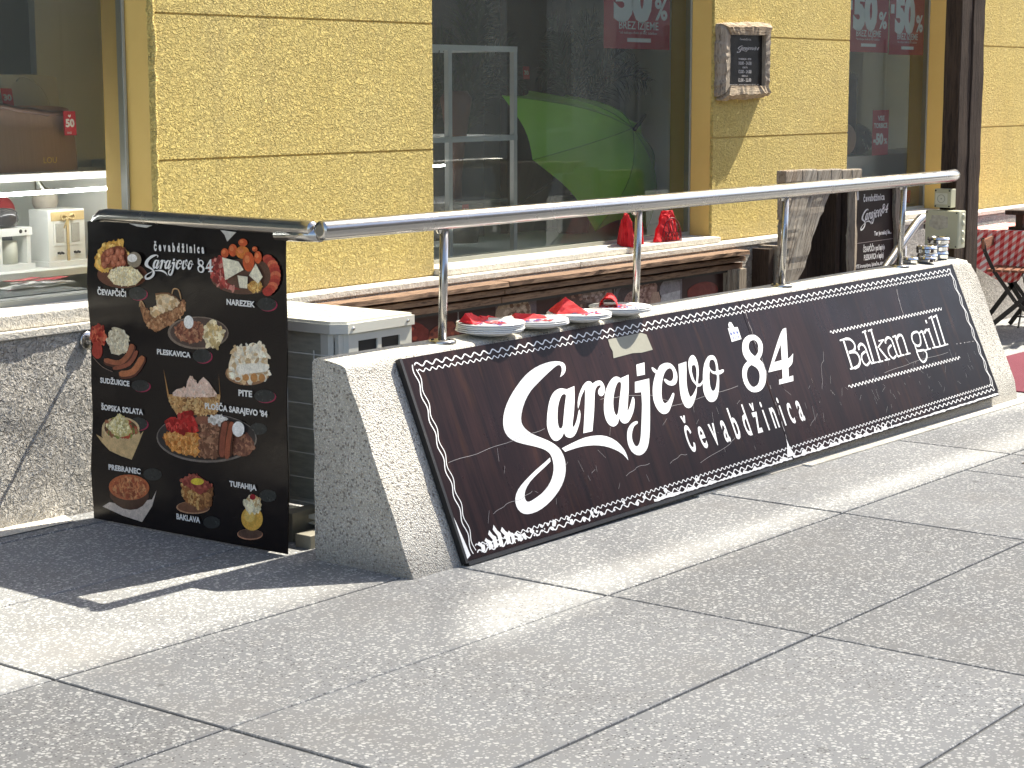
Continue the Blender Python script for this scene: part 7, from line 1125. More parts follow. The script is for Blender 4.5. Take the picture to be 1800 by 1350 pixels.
for x in (6.72, 7.98): B(x, x+.004, 5.4505, 5.4515, .03, .55, 'picture_seam', M('pale seam', (.3, .28, .28), .5), sh)
B(9.38, 9.43, 5.36, 5.468, gz(9.4), .655, 'wood_jamb', WOODD).name = 'wooden_post'
tag(bpy.data.objects['wooden_post'], 'dark brown grooved wooden post against the granite right of the showcase', 'post')
gp = B(9.46, 9.50, 5.34, 5.468, gz(9.4), .668, 'wooden_post', WOODZ); tag(gp, 'lighter grooved wooden post next to the dark one right of the showcase', 'post')
db = B(9.51, 9.95, 5.38, 5.468, gz(9.4), .64, 'dark_board', M('dark stained board', (.02, .016, .014), .6)); tag(db, 'dark stained board on the granite behind the slanting old timber', 'board')

# ================================================================ TIMBER POST WITH BOXES
tp_ = thing('timber_post', 'tall dark brown timber post at the right end of the barrier', 'post', (9.5, 4.29, 0))
gz9 = gz(9.5)
for (a, b, y0, y1) in ((9.372, 9.50, 4.245, 4.335), (9.505, 9.60, 4.238, 4.335), (9.604, 9.665, 4.246, 4.33)):
    m = MB(); n = 40; rr = random.Random(int(a*1000)); vs = []
    for k in range(n+1):
        z = gz9+(3.3-gz9)*k/n; j = [rr.uniform(-.0022, .0022) for _ in range(8)]
        vs += [(a+j[0]+.003, y0+j[1], z), (b+j[2]-.003, y0+j[3], z), (b+j[4], y0+.004, z), (b+j[5], y1, z), (a+j[6], y1, z), (a+j[7], y0+.005, z)]
    m.add(vs, [(k*6+q, k*6+(q+1) % 6, (k+1)*6+(q+1) % 6, (k+1)*6+q) for k in range(n) for q in range(6)]+[tuple(range(6)), tuple(n*6+q for q in range(6))])
    m.build('plank', WOODD, tp_)
sb = thing('power_socket', 'small grey green socket box fixed on the dark post just under the rail end', 'socket', (9.34, 4.29, .93))
x0 = 9.31
MB().box(x0, 9.37, 4.245, 4.338, .930, 1.028, .004).build('housing', BOXG, sb)
MB().box(x0-.004, x0, 4.264, 4.330, .948, 1.006, .0015).build('faceplate', BOXF, sb)
fpn = MB().lathe((x0-.0045, 4.297, .977), [(.022, 0), (.022, .002), (.019, .002), (.019, -.001), (.004, -.001), (.004, .001), (.0001, .001)], 22, (-1, 0, 0)).build('outlet_ring', M('shaded socket ring', (.35, .35, .28), .4), sb)
m = MB()
for y in (4.253, 4.330):
    for z in (.938, 1.019): m.lathe((x0-.001, y, z), [(.0045, 0), (.0045, .003), (.0001, .003)], 8, (-1, 0, 0))
m.build('screw', METALDK, sb)
jb = thing('junction_box', 'large pale green junction box with torn silver sticker standing at the barrier end', 'junction box', (9.33, 4.28, .7))
x0 = 9.285
MB().box(x0, 9.37, 4.185, 4.372, .722, .917, .006).build('housing', BOXG, jb)
MB().box(x0-.006, x0-.0005, 4.187, 4.370, .724, .915, .003).build('cover', BOXG, jb)
m = MB(); rr = random.Random(8)
m.prism([(4.335, .892), (4.275, .893), (4.243, .885), (4.243, .83), (4.30, .815), (4.345, .835), (4.347, .862), (4.337, .872)], lambda u, v, h: (x0-.006-h, u, v), .0002, .0014); m.build('sticker', STICK, jb)
m = MB()
for z in (.76, .80, .85, .888): m.lathe((9.335, 4.186, z), [(.016, 0), (.014, .006), (.009, .010), (.0001, .010)], 14, (0, -1, 0))
m.build('cable_gland', BOXG, jb)
m = MB()
for y in (4.195, 4.362):
    for z in (.732, .907): m.lathe((x0-.0065, y, z), [(.004, 0), (.004, .002), (.0001, .002)], 8, (-1, 0, 0))
m.build('screw', METALDK, jb)

# ---- metal ashtrays, five tins in three piles
def tin(x, y, z, r, h, label):
    r *= 1.12
    t = thing('metal_ashtray', label, 'ashtray', (x, y, z), 'stacked metal ashtrays at the barrier end')
    MB().lathe((x, y, z), [(.0001, 0), (r*.93, 0), (r, .004), (r, h*.55), (r*1.03, h*.58), (r*1.03, h*.66), (r, h*.7), (r*.99, h*.95), (r*.93, h), (r*.75, h), (r*.72, h*.9), (.0001, h*.86)], 30).build('bowl', TIN, t)
    MB().lathe((x, y, z+h*.6), [(r*1.035, -.002), (r*1.045, 0), (r*1.035, .002)], 30).build('rim', METALDK, t)
tin(8.83, 4.235, .679, .036, .030, 'lone small steel ashtray at the left end of the ashtray row')
tin(8.93, 4.19, .679, .040, .028, 'low wide steel ashtray in front of the middle ashtray pile')
tin(9.03, 4.235, .679, .046, .036, 'bottom steel ashtray of the middle pile of two')
tin(9.02, 4.235, .716, .047, .038, 'top steel ashtray of the middle pile of two')
tin(9.16, 4.235, .679, .044, .038, 'bottom steel ashtray of the tall right hand pile')
tin(9.162, 4.236, .718, .044, .038, 'middle steel ashtray of the tall right hand pile')
tin(9.15, 4.232, .757, .050, .034, 'topmost steel ashtray of the tall right hand pile by the junction box')

# ================================================================ PLATES WITH NAPKINS
def plate_mesh(m, x, y, z, r):
    m.lathe((x, y, z), [(.0001, .001), (r*.55, .001), (r*.62, .0), (r*.64, .003), (r*.97, .013), (r, .0155), (r*.985, .018), (r*.66, .008), (r*.6, .0065), (.0001, .0065)], 44)
def plate(x, y, z, r, label):
    o = MB(); plate_mesh(o, 0, 0, 0, r); o = o.build('plate', CHINA); o.location = (x, y, z); tag(o, label, 'plate', 'white plates set out on the barrier top'); return o
PL = [(5.352, 4.193, 5), (5.617, 4.188, 3), (5.875, 4.172, 3), (6.148, 4.170, 3)]
wh = ('leftmost', 'second from left', 'third from left', 'rightmost')
ordn = {5: ('bottom', 'second lowest', 'middle', 'second highest', 'top'), 3: ('bottom', 'middle', 'top')}
rnd = random.Random(21)
for i, (x, y, n) in enumerate(PL):
    for k in range(n):
        plate(x+rnd.uniform(-.003, .003), y+rnd.uniform(-.003, .003), .680+k*.0065, .124+rnd.uniform(-.002, .002), f'white plate, {ordn[n][k]} one of the {wh[i]} plate pile on the barrier')
    zt = .680+(n-1)*.0065+.019
    mt = thing('paper_mat', f'printed white paper mat with red and blue pattern on the {wh[i]} plate pile', 'paper mat', (x, y, zt), 'printed paper mats on the plates')
    m = MB(); a0 = .3+i*.2; hw = .094
    def pf(u, v, h=0, x=x, y=y, a0=a0, zt=zt): return (x+u*math.cos(a0)-v*math.sin(a0), y+u*math.sin(a0)+v*math.cos(a0), zt-.006+.02*(u*u+v*v)*10*.1+h)
    q = []
    for kk in range(26): q.append((hw*1.05*math.cos(kk*math.pi/13), hw*1.05*math.sin(kk*math.pi/13)))
    m.add([pf(u, v) for u, v in q]+[pf(0, 0)], [(kk, (kk+1) % 26, 26) for kk in range(26)]); m.build('paper', WHITE, mt, fix=False)
    for nm, mat, cnt, L in (('red_print', REDP, 13, .06), ('blue_print', BLUEP, 12, .045)):
        m = MB()
        for kk in range(cnt):
            u, v, a = rnd.uniform(-.07, .05), rnd.uniform(-.075, .04), rnd.uniform(0, 3.1); l_ = L*rnd.uniform(.4, 1)
            pts = [(u+l_*s_*math.cos(a+s_*.9), v+l_*s_*math.sin(a+s_*.9)) for s_ in (0, .25, .5, .75, 1)]
            ribbon(m, pts, .010 if nm == 'red_print' else .008, lambda p, q_, h: pf(p, q_, h), .0025+kk*.00008)
        m.build(nm, mat, mt)['kind'] = 'stuff'
def crease(m, amp, seed, cuts=3):
    """subdivide a folded sheet and crumple it a little"""
    from mathutils import noise
    bm = bmesh.new(); vv = [bm.verts.new(v) for v in m.v]
    for f in m.f:
        try: bm.faces.new([vv[i] for i in f])
        except ValueError: pass
    bmesh.ops.triangulate(bm, faces=bm.faces[:])
    bmesh.ops.subdivide_edges(bm, edges=bm.edges[:], cuts=cuts, use_grid_fill=True)
    bm.verts.index_update(); lo = min(v.co.z for v in bm.verts)
    for v in bm.verts:
        n = noise.noise_vector(v.co*55+Vector((seed, 0, 0)))*amp+noise.noise_vector(v.co*140)*amp*.5
        v.co += n; v.co.z = max(v.co.z, lo)
    bm.faces.ensure_lookup_table()
    m.v = [v.co[:] for v in bm.verts]; m.f = [tuple(v.index for v in f.verts) for f in bm.faces]; m.c = [None]*len(m.f); m.mi = [0]*len(m.f); m.sm = [False]*len(m.f); bm.free()
def napkin(x, y, z, rot, L, H, label, kind=0):
    m = MB(); ca, sa = math.cos(rot), math.sin(rot)
    def f(u, v, w): return (x+u*ca-v*sa, y+u*sa+v*ca, z+w)
    if kind == 0:      # tent with a pointed ridge
        top = f(-.01, .0, H); V = [f(-L*.5, -.045, .002), f(L*.5, -.05, .002), f(L*.42, .05, .004), f(-L*.5, .045, .006), top, f(L*.1, .02, H*.75), f(-L*.34, .03, H*.5)]
        m.add(V, [(0, 1, 4), (1, 2, 5), (1, 5, 4), (2, 3, 6), (2, 6, 5), (5, 6, 4), (3, 0, 6), (0, 4, 6)])
        V2 = [(a, b, c+.0035) for a, b, c in (f(-L*.4, -.05, .003), f(L*.35, -.055, .003), f(.0, -.02, H*.62))]
        m.add(V2, [(0, 1, 2)])
    elif kind == 1:    # open roll
        n = 16
        def g(u, v):
            a = math.pi*(1.12*u-.06); r = H*(.72-.18*v); return f(-L*.5+L*v, math.cos(a)*r*.9, max(.002, math.sin(a)*r*(1+.55*v)))
        m.grid(n, 6, g); m.grid(n, 6, lambda u, v: tuple(c*1.0 for c in (lambda p: (p[0], p[1], max(.001, p[2]-.004)))(g(u, v))))
    else:              # flat low fold
        V = [f(-L*.5, -.03, .003), f(L*.5, -.045, .003), f(L*.45, .04, .004), f(-L*.45, .03, .01), f(-L*.45, .0, H), f(L*.1, -.005, H*.7), f(L*.5, .0, .012)]
        m.add(V, [(0, 1, 6, 5), (0, 5, 4), (3, 4, 5), (3, 5, 6, 2), (0, 4, 3)])
    crease(m, .0045, int(x*100)); o = m.build('napkin', RED, None, fix=False); tag(o, label, 'napkin', 'red paper napkins on the plates'); return o
napkin(5.32, 4.255, .717, .35, .13, .045, 'low folded red napkin with raised corner at the back of the leftmost plate', 2)
napkin(5.44, 4.285, .712, .2, .09, .022, 'small dark red napkin fold at the back edge of the leftmost plate', 2)
napkin(5.64, 4.24, .703, -.5, .12, .026, 'low crumpled dark red napkin lying on the second plate from left', 2)
napkin(5.875, 4.225, .703, -.55, .13, .062, 'pointed tent shaped red napkin on the third plate from left', 0)
napkin(6.15, 4.225, .703, .55, .13, .058, 'rolled open red napkin standing on the rightmost plate', 1)

# ---- red napkin holders on the window sill
def holder(x, y, z, w, d, h, rot, label, lattice):
    t = thing('napkin_holder', label, 'napkin holder', (x, y, z), 'red napkin bundles on the middle window sill')
    ca, sa = math.cos(rot), math.sin(rot)
    def f(u, v, w_): return (x+u*ca-v*sa, y+u*sa+v*ca, z+w_)
    m = MB(); rr = random.Random(int(x*777)); n = 9
    for k in range(n):      # fanned stack of napkins
        v = -d/2+d*k/(n-1); s_ = 1-.05*abs(k-4); tw = (k-4)*.010
        a = [f(-w/2*s_+tw, v, 0), f(w/2*s_+tw, v, 0), f(w*.21*s_+tw*.6, v*.55, h*s_), f(-w*.21*s_+tw*.6, v*.55, h*s_*rr.uniform(.95, 1.02))]
        b = [(p[0]-.006*sa, p[1]+.006*ca, p[2]) for p in a]
        m.add(a+b, [(0, 1, 2, 3), (7, 6, 5, 4), (0, 4, 5, 1), (1, 5, 6, 2), (2, 6, 7, 3), (3, 7, 4, 0)])
    crease(m, .006, int(x*60), 4); m.build('napkin_stack', RED, t, fix=False)
    if lattice:
        m = MB(); v = -d/2-.008
        def g(u, w_): return f(u, v, w_)
        arch = [g(w*.36*math.cos(a), .01+h*.72*math.sin(a)) for a in [i*math.pi/14 for i in range(15)]]
        m.tube(arch, .0035, 6); m.tube([g(-w*.38, .006), g(w*.38, .006)], .004, 6)
        for k in range(5):
            u = w*.36*math.cos(math.pi*(k+1)/6); m.tube([g(u, .01), g(u*.8+.01, h*.3), g(u*.9, h*.72*math.sin(math.pi*(k+1)/6))], .0028, 6)
        for k in range(4): m.tube([g(-w*.2+k*w*.13+.012*math.cos(a), h*.25+.014*math.sin(a)) for a in [i*math.pi/5 for i in range(11)]], .0022, 5)
        m.build('lattice', REDK, t)
holder(8.29, 5.585, .735, .20, .06, .17, .75, 'bundle of bright red napkins left of the second rail post on the sill', False)
holder(8.50, 5.65, .735, .19, .05, .175, .6, 'dark red napkin bundle at the back behind the lattice holder', False)
holder(8.66, 5.575, .735, .19, .06, .165, -.25, 'red napkin bundle in a lattice holder right of the second rail post', True)

# ================================================================ OLD TIMBER MENU STAND
tm = thing('timber_menu_stand', 'old rustic timber stand with a slanting silvery plank behind the handrail', 'stand', (8.9, 4.9, gz(8.9)))
def pxz(y0, th):
    return lambda u, v, h: (u, y0+h*th, v)
P = [(8.536, 1.131), (9.106, 1.123), (9.08, 1.03), (9.055, .93), (9.0, .84), (8.93, .74), (8.86, .66), (8.80, .60), (8.72, .45), (8.64, .25), (8.60, gz(8.6)), (8.53, gz(8.6)), (8.545, .5), (8.55, .85), (8.54, 1.0)]
def oldplank(xa_t, xb_t, xa_b, xb_b, yb, nm='slanting_plank', sd=0):
    """one slanting board of the side leaf: top edge xa_t..xb_t at z 1.125, foot xa_b..xb_b"""
    m = MB(); n = 26; rr = random.Random(sd); vs = []; zb = gz(8.7)
    wob = [rr.uniform(-.006, .006) for _ in range(n+1)]
    for k in range(n+1):
        f = k/n; z = zb+(1.125-zb)*f; xa = xa_b+(xa_t-xa_b)*f; xb = xb_b+(xb_t-xb_b)*f+wob[k]+.015*math.sin(f*9+sd)
        y = yb+rr.uniform(-.002, .002)
        vs += [(xa+.002, y, z), ((xa+xb)/2, y-.004, z), (xb-.002, y+.001, z), (xb, y+.035, z), (xa, y+.035, z)]
    m.add(vs, [(k*5+q, k*5+(q+1) % 5, (k+1)*5+(q+1) % 5, (k+1)*5+q) for k in range(n) for q in range(5)]+[tuple(range(5)), tuple(n*5+q for q in range(5))])
    return m.build(nm, WOODSL2, tm)
def mk_oldwood():
    t = NT('silvery split old timber')
    mp = t.n('Mapping'); mp.inputs['Rotation'].default_value = (0, R(-27), 0); t.l(t.co, mp.inputs[0])
    co = t.scl((9, 9, .55), mp.outputs[0])
    g = t.noise(2.2, 7, .7, co, .8); f = t.noise(9, 5, .7, co)
    c = t.mix(t.ramp(g, [(.3, 0.0), (.7, 1.0)]), (.30, .235, .17), (.58, .53, .45))
    c = t.mix(t.ramp(f, [(.36, .9), (.48, 0.0)]), c, (.07, .05, .035))
    c = t.mix(t.ramp(t.noise(2, 3), [(.5, 0.0), (.75, .5)]), c, (.40, .24, .12))
    t.set('Base Color', c); t.set('Roughness', .9)
    x = t.bump(f, 1.0, .012); t.bump(g, 1.0, .03, x); return t.m
WOODSL2 = mk_oldwood()
def slant(xa, xb, yb, sd):
    """plank between two slanting lines, cut off by the upright left edge at x 8.54"""
    m = MB(); rr = random.Random(sd); n = 26; vs = []; z0 = 1.123-(xb-8.56)/.68
    for k in range(n+1):
        z = z0+(1.123-z0)*k/n; a = max(8.54+.03*(1.123-z), xa+.68*(z-1.123)+rr.uniform(-.002, .002)); b = xb+.68*(z-1.123)+(rr.uniform(-.009, .009)+.012*math.sin(k*.7) if sd == 3 else rr.uniform(-.002, .002))
        b = max(b, a+.002); y = yb+rr.uniform(-.002, .002)
        vs += [(a+.002, y, z), ((a+b)/2, y-.004, z), (b-.001, y+.001, z), (b, y+.04, z), (a, y+.04, z)]
    m.add(vs, [(k*5+q, k*5+(q+1) % 5, (k+1)*5+(q+1) % 5, (k+1)*5+q) for k in range(n) for q in range(5)]+[tuple(range(5)), tuple(n*5+q for q in range(5))])
    return m.build('slanting_plank', WOODSL2, tm)
slant(8.54, 8.72, 4.80, 1); slant(8.725, 8.90, 4.798, 2); slant(8.905, 9.105, 4.803, 3)
for i, (a, b) in enumerate(((8.53, 8.70), (8.705, 8.86), (8.865, 9.01), (9.015, 9.13), (9.135, 9.245), (9.25, 9.36))):
    m = MB(); z = 1.128-.004*i; m.box(a, b, 4.785, 4.84, z-.055, z+.008+.003*(i % 2), .006); m.build('top_board', WOODSL2, tm)
B(8.98, 9.46, 4.95, 4.98, gz(9), 1.06, 'back_board', WOODD, tm)
B(9.22, 9.27, 4.86, 5.0, gz(9), 1.09, 'stud', WOODD, tm); B(9.30, 9.355, 4.84, 5.0, gz(9), 1.07, 'stud', WOODD, tm, .003)
m = MB()
for k in range(7): m.bar((8.60+.028*k, 4.785, .56), (8.70+.028*k, 4.785, .40), .012, .05, up=(0, 1, 0))
m.build('slat', WOODSL2, tm)
# menu board with frame
mn = thing('menu_board', 'narrow dark framed menu board with white Sarajevo 84 logo beside the slanting timber', 'menu board', (9.65, 4.85, gz(9.6)))
def mbf(u, v, h=0):   # u 0..1 across, v 0..1 up
    xl = 9.409+(9.427-9.409)*(1-v)*1.0; xr = 9.856+.126*(1-v)*.55
    return (xl+(xr-xl)*u, 4.85-h, .36+(1.007-.36)*v)
m = MB(); m.prism([(0, 0), (1, 0), (1, 1), (0, 1)], mbf, -.02, 0); m.build('chalk_panel', M('dark brown menu panel', (.016, .007, .007), .5, var=.3, vs=4, spec=.12), mn)
for (a, b) in (((-.13, -.6), (-.13, 1.03)), ((1.13, -.6), (1.10, 1.03))):
    mm = MB(); rr = random.Random(int(a[0]*100)); n = 16; vs = []
    for k in range(n+1):
        f = k/n; u = a[0]+(b[0]-a[0])*f; v = a[1]+(b[1]-a[1])*f; w_ = .10+rr.uniform(-.02, .02)
        for uu, hh in ((u-w_, -.02), (u-w_, .02), (u, .032+rr.uniform(-.004, .004)), (u+w_, .02), (u+w_, -.02)): vs.append(mbf(uu, v, hh))
    mm.add(vs, [(k*5+q, k*5+(q+1) % 5, (k+1)*5+(q+1) % 5, (k+1)*5+q) for k in range(n) for q in range(5)]+[tuple(range(5)), tuple(n*5+q for q in range(5))])
    mm.build('frame_side', WOODZ, mn)
m = MB(); m.prism([(-.2, 1.0), (1.18, 1.0), (1.2, 1.07), (-.22, 1.08)], mbf, -.02, .03); m.build('frame_top', WOODZ, mn)
m = MB(); put_text(m, 'čevabdžinica', mbf, .22, .885, .56, .055, bold=.03, space=1.2); m.build('text_line', PWHITE, mn)
m = MB(); vs, fs = LOGO2; m.add([mbf(.02+u*.38*1.0, .60+v*.34+u*.02, .001) for u, v in vs], fs); m.build('text_line', PWHITE, mn)
m = MB(); vs, fs = N842; m.add([mbf(-.06+u*.38, .60+v*.34+.06, .001) for u, v in vs], fs); m.build('text_line', PWHITE, mn)
m = MB(); put_text(m, "Ter je nekaj še...", mbf, .5, .585, .45, .035, bold=.03); m.build('text_line', PWHITE, mn)
m = MB(); put_text(m, 'ČEVAPČIČI v pol lepinje', mbf, .22, .455, .55, .045, bold=.03); m.build('text_line', PWHITE, mn)
m = MB(); put_text(m, 'PLESKAVICA v lepinji', mbf, .24, .385, .5, .045, bold=.03); m.build('text_line', PWHITE, mn)
m = MB(); put_text(m, 'PITE krompirjeva, špinačna, sirna in mesna', mbf, .03, .325, .93, .03, bold=.025); m.build('text_line', PWHITE, mn)
m = MB(); put_text(m, 'GOVEJI JED', mbf, .34, .26, .30, .04, bold=.03); m.build('text_line', PWHITE, mn)
m = MB(); put_text(m, 'BAKLAVA', mbf, .38, .20, .22, .04, bold=.03); m.build('text_line', PWHITE, mn)
m = MB(); put_text(m, 'Domača ČORBA', mbf, .30, .13, .42, .035, bold=.03); m.build('text_line', PWHITE, mn)

m = MB(); m.prism([(.0, .90), (.10, .905), (.09, .98), (.0, .975)], mbf, .0005, .001); m.build('sticker', PWHITE, mn)
MB().add([mbf(0, .535, .001), mbf(1, .535, .001), mbf(1, .54, .001), mbf(0, .54, .001)], [(0, 1, 2, 3)]).build('divider_line', M('faint line', (.25, .2, .2), .5), mn)

# ---- stair handrail dipping behind the barrier
ir = thing('stair_handrail', 'short curved steel handrail sloping down behind the right end of the main rail', 'handrail', (9.7, 4.62, gz(9.7)))
p = [(9.80, 4.62, .80), (9.84, 4.62, .815), (9.815, 4.62, .838), (9.75, 4.62, .845), (9.69, 4.62, .825), (9.55, 4.62, .74), (9.30, 4.62, .59), (8.95, 4.62, .38)]
MB().tube([(9.845, 4.62, .775), (9.845, 4.62, .80), (9.83, 4.62, .822), (9.80, 4.62, .836), (9.755, 4.62, .838), (9.70, 4.62, .815), (9.55, 4.62, .725), (9.30, 4.62, .575), (8.95, 4.62, .365)], .025, 20).build('rail', STEEL, ir)
MB().tube([(9.0, 4.62, .39), (9.0, 4.62, gz(9))], .016, 12).build('post', STEEL, ir); MB().tube([(9.55, 4.62, .72), (9.55, 4.62, gz(9.5))], .016, 12).build('post', STEEL, ir)
# ================================================================ OPENING HOURS FRAME ON THE WALL
hf = thing('hours_frame', 'small black opening hours sign in a rough split wood frame on the yellow pier', 'sign', (9.4, 5.56, 1.7))
def split(nm, pts, h, seed, d=.055):
    """a frame side: quad given by 4 (x,z), protruding from wall by h with ragged outer edge"""
    m = MB(); rr = random.Random(seed); (a, b, c, dd) = [Vector(p) for p in pts]; n = 18; vs = []
    for k in range(n+1):
        f = k/n; o = a.lerp(b, f); i = dd.lerp(c, f); nd = (o-i).normalized(); o = o+nd*rr.uniform(-.007, .008)
        vs += [(o.x, 5.579, o.y), (o.x, 5.579-h*.55+rr.uniform(-.006, .006), o.y), (o.lerp(i, .35).x, 5.579-h+rr.uniform(-.006, .005), o.lerp(i, .35).y), (i.x, 5.579-h*.92+rr.uniform(-.003, .003), i.y), (i.x, 5.579, i.y)]
    m.add(vs, [(k*5+q, k*5+(q+1) % 5, (k+1)*5+(q+1) % 5, (k+1)*5+q) for k in range(n) for q in range(5)]+[tuple(range(5)), tuple(n*5+q for q in (4, 3, 2, 1, 0))])
    return m.build(nm, WOODZ if 'side' in nm else WOODXF, hf)
WOODXF = mk_wood('split wood frame piece', (.32, .23, .15), (.62, .52, .38), (.07, .05, .035), (.6, 5, 8), .008)
split('frame_side', [(9.125, 1.50), (9.13, 1.90), (9.20, 1.845), (9.20, 1.56)], .060, 1)
split('frame_side', [(9.66, 1.90), (9.645, 1.51), (9.59, 1.56), (9.59, 1.845)], .060, 2)
split('frame_top', [(9.135, 1.90), (9.66, 1.915), (9.60, 1.845), (9.20, 1.84)], .072, 3)
split('frame_bottom', [(9.645, 1.50), (9.14, 1.482), (9.20, 1.562), (9.60, 1.562)], .072, 4)
B(9.195, 9.605, 5.548, 5.575, 1.555, 1.855, 'hours_panel', M('black glossy plate', (.012, .011, .012), .2), hf)
def hfn(u, v, h=0): return (9.195+.41*u, 5.5475-h, 1.555+.30*v)
m = MB(); vs, fs = LOGO2; m.add([hfn(.18+u*.30, .60+v*.26, .0008) for u, v in vs], fs); vs, fs = N842; m.add([hfn(.13+u*.30, .60+v*.26, .0008) for u, v in vs], fs)
put_text(m, 'čevabdžinica', hfn, .35, .86, .3, .035, bold=.02)
for txt, v, h, w in (('PONEDELJEK - PETEK', .50, .030, .34), ('10.00 - 24.00', .41, .058, .34), ('SOBOTA', .345, .028, .14), ('12.00 - 24.00', .255, .058, .34), ('NEDELJA', .19, .028, .16), ('12.00 - 22.00', .10, .058, .34)):
    put_text(m, txt, hfn, .5-w/2, v, w, h, bold=.03)
put_text(m, 'www.sarajevo84.si', hfn, .08, .035, .8, .022, bold=.01)
m.prism([(.05, .006), (.95, .006), (.95, .016), (.05, .016)], hfn, .0003, .001); m.prism([(.05, .955), (.95, .955), (.95, .962), (.05, .962)], hfn, .0003, .001)
m.build('hours_lettering', M('dim white print', (.42, .41, .40), .5), hf)

# ================================================================ SHOP WINDOW CONTENTS
# left window ------------------------------------------------------
dsp = thing('display_shelf', 'white display shelving in the left window with one upper board', 'shelf', (4.6, 6.4, .7))
B(3.4, 5.40, 6.15, 6.75, 1.188, 1.218, 'shelf_board', LACQ, dsp, .002)
B(3.4, 5.40, 6.15, 6.75, .80, .828, 'shelf_board', LACQ, dsp, .002)
B(5.40, 5.43, 6.15, 6.75, .70, 1.218, 'side_board', LACQ, dsp)
B(3.4, 5.40, 6.76, 6.775, .70, 1.187, 'back_board', WALLIN, dsp)
LIT = emit('lit tube', (1, .95, .97), 20.0)
tl = thing('tube_lamp', 'thin lit white tube lamp under the upper shelf board of the left window', 'lamp', (4.7, 6.16, 1.145))
MB().tube([(3.9, 6.115, 1.135), (5.30, 6.115, 1.146)], .0075, 10).build('tube', LIT, tl)
MB().bar((4.94, 6.16, 1.187), (4.94, 6.118, 1.149), .012).build('clip', FRAMEM, tl)
def bag(name, label, x0, x1, y0, y1, z0, z1, mat, flare=.02, top=.9, handle=None, tagc=None):
    t = thing(name, label, 'handbag', ((x0+x1)/2, (y0+y1)/2, z0))
    m = MB(); n = 12
    def f(u, v):
        a = u*2*math.pi; cx, cy = (x0+x1)/2, (y0+y1)/2; k = 1-(1-top)*v+flare*math.sin(v*3.14)
        ex = abs(math.cos(a))**.35*math.copysign(1, math.cos(a)); ey = abs(math.sin(a))**.35*math.copysign(1, math.sin(a))
        return (cx+(x1-x0)/2*k*ex, cy+(y1-y0)/2*(1-.35*v)*ey, z0+(z1-z0)*v-.008*math.cos(a*2)*v)
    m.grid(40, n, f); m.grid(40, 3, lambda u, v: tuple(Vector(f(u, 1.0)).lerp(Vector(((x0+x1)/2, (y0+y1)/2, z1-.01)), v))); m.build('bag_body', mat, t)
    if handle:
        m = MB(); hx0, hx1, hz = handle
        m.tube([(hx0+(hx1-hx0)*i/12, (y0+y1)/2-.02, z1-.02+hz*math.sin(math.pi*i/12)) for i in range(13)], .004, 8); m.build('handle', STRAP if mat is BAGB else BAGC, t)
    return t
b1 = bag('cream_handbag', 'tall cream handbag behind the taupe bag in the left window', 4.80, 5.31, 6.42, 6.55, 1.218, 1.60, BAGC, .01, .96, (4.93, 5.22, .02))
m = MB(); m.tube([(5.04+.0*i, 6.40, 1.58) if i == 0 else (5.04+.17*math.sin(math.pi*i/20*.5)*1.0, 6.40-.01, 1.60-.0*i-.19*(i/20)**2) for i in range(21)], .003, 6); m.build('strap', BAGC, b1)
b2 = bag('taupe_handbag', 'wide pleated taupe handbag with a red 50 price tag in the left window', 4.52, 5.235, 6.24, 6.38, 1.218, 1.475, BAGB, .03, .93)
m = MB(); m.tube([(4.55+i*.62/14, 6.255, 1.478+.03*math.cos(i/14*3.0)+.002*math.sin(i*2)) for i in range(15)], .011, 8); m.build('top_strap', STRAP, b2)
def tagbox(parent, x, z, w, h, y, txt, small, skew=.0, nm='price_tag'):
    def f(u, v, hh=0): return (x+(u*w)+skew*(1-v)*w, y-hh, z+v*h-skew*.1*u*h)
    m = MB(); m.prism([(0, 0), (1, 0), (1, 1), (0, 1)], f, 0, .002); t = m.build(nm, M('red price tag', (.50, .012, .03), .5), parent)
    m = MB(); put_text(m, txt, f, .12, .36, .74, .30, bold=.05, lift=.003)
    if small: put_text(m, small, f, .22, .07, .35, .08, bold=.02, lift=.003); m.prism([(.36, .80), (.42, .86), (.5, .82), (.58, .87), (.6, .8), (.5, .74)], f, .002, .003)
    m.build('tag_lettering', PWHITE, t); return t
tagbox(b2, 5.128, 1.362, .062, .098, 6.222, '50', 'BAGS', .06)
tagbox(b1, 4.955, 1.478, .055, .075, 6.395, '30', '', .2)
m = MB()
def bf(u, v, h=0): return (5.03+u*.09, 6.2345-h, 1.252+v*.03)
put_text(m, 'LOU', bf, 0, 0, .75, .8, bold=.0); m.build('gold_logo', GOLD, b2)

cb = thing('white_cabinet_lantern', 'small white toy cabinet with frosted doors and raffia bow on the lower shelf', 'lantern', (5.15, 6.3, .828))
cx0, cx1, cy0, cy1, cz0, cz1 = 5.045, 5.235, 6.24, 6.36, .828, 1.06
B(cx0, cx1, cy0, cy1, cz0+.02, cz1, 'case', LACQ, cb, .002); B(cx0-.012, cx1+.012, cy0-.012, cy1, cz0, cz0+.022, 'plinth', LACQ, cb, .002)
B(cx0+.015, cx1-.005, cy0-.004, cy0-.0005, cz1-.045, cz1-.008, 'ribbon_band', KRAFT, cb)
for a in (cx0+.035, cx0+.115): B(a, a+.042, cy0-.006, cy0-.0006, cz0+.10, cz0+.175, 'door_glass', FROST, cb)
m = MB()
for a in (cx0+.025, cx0+.105): 
    m.box(a, a+.062, cy0-.004, cy0-.0004, cz0+.086, cz0+.098); m.box(a, a+.062, cy0-.004, cy0-.0004, cz0+.176, cz0+.186); m.box(a, a+.009, cy0-.004, cy0-.0004, cz0+.098, cz0+.176); m.box(a+.053, a+.062, cy0-.004, cy0-.0004, cz0+.098, cz0+.176)
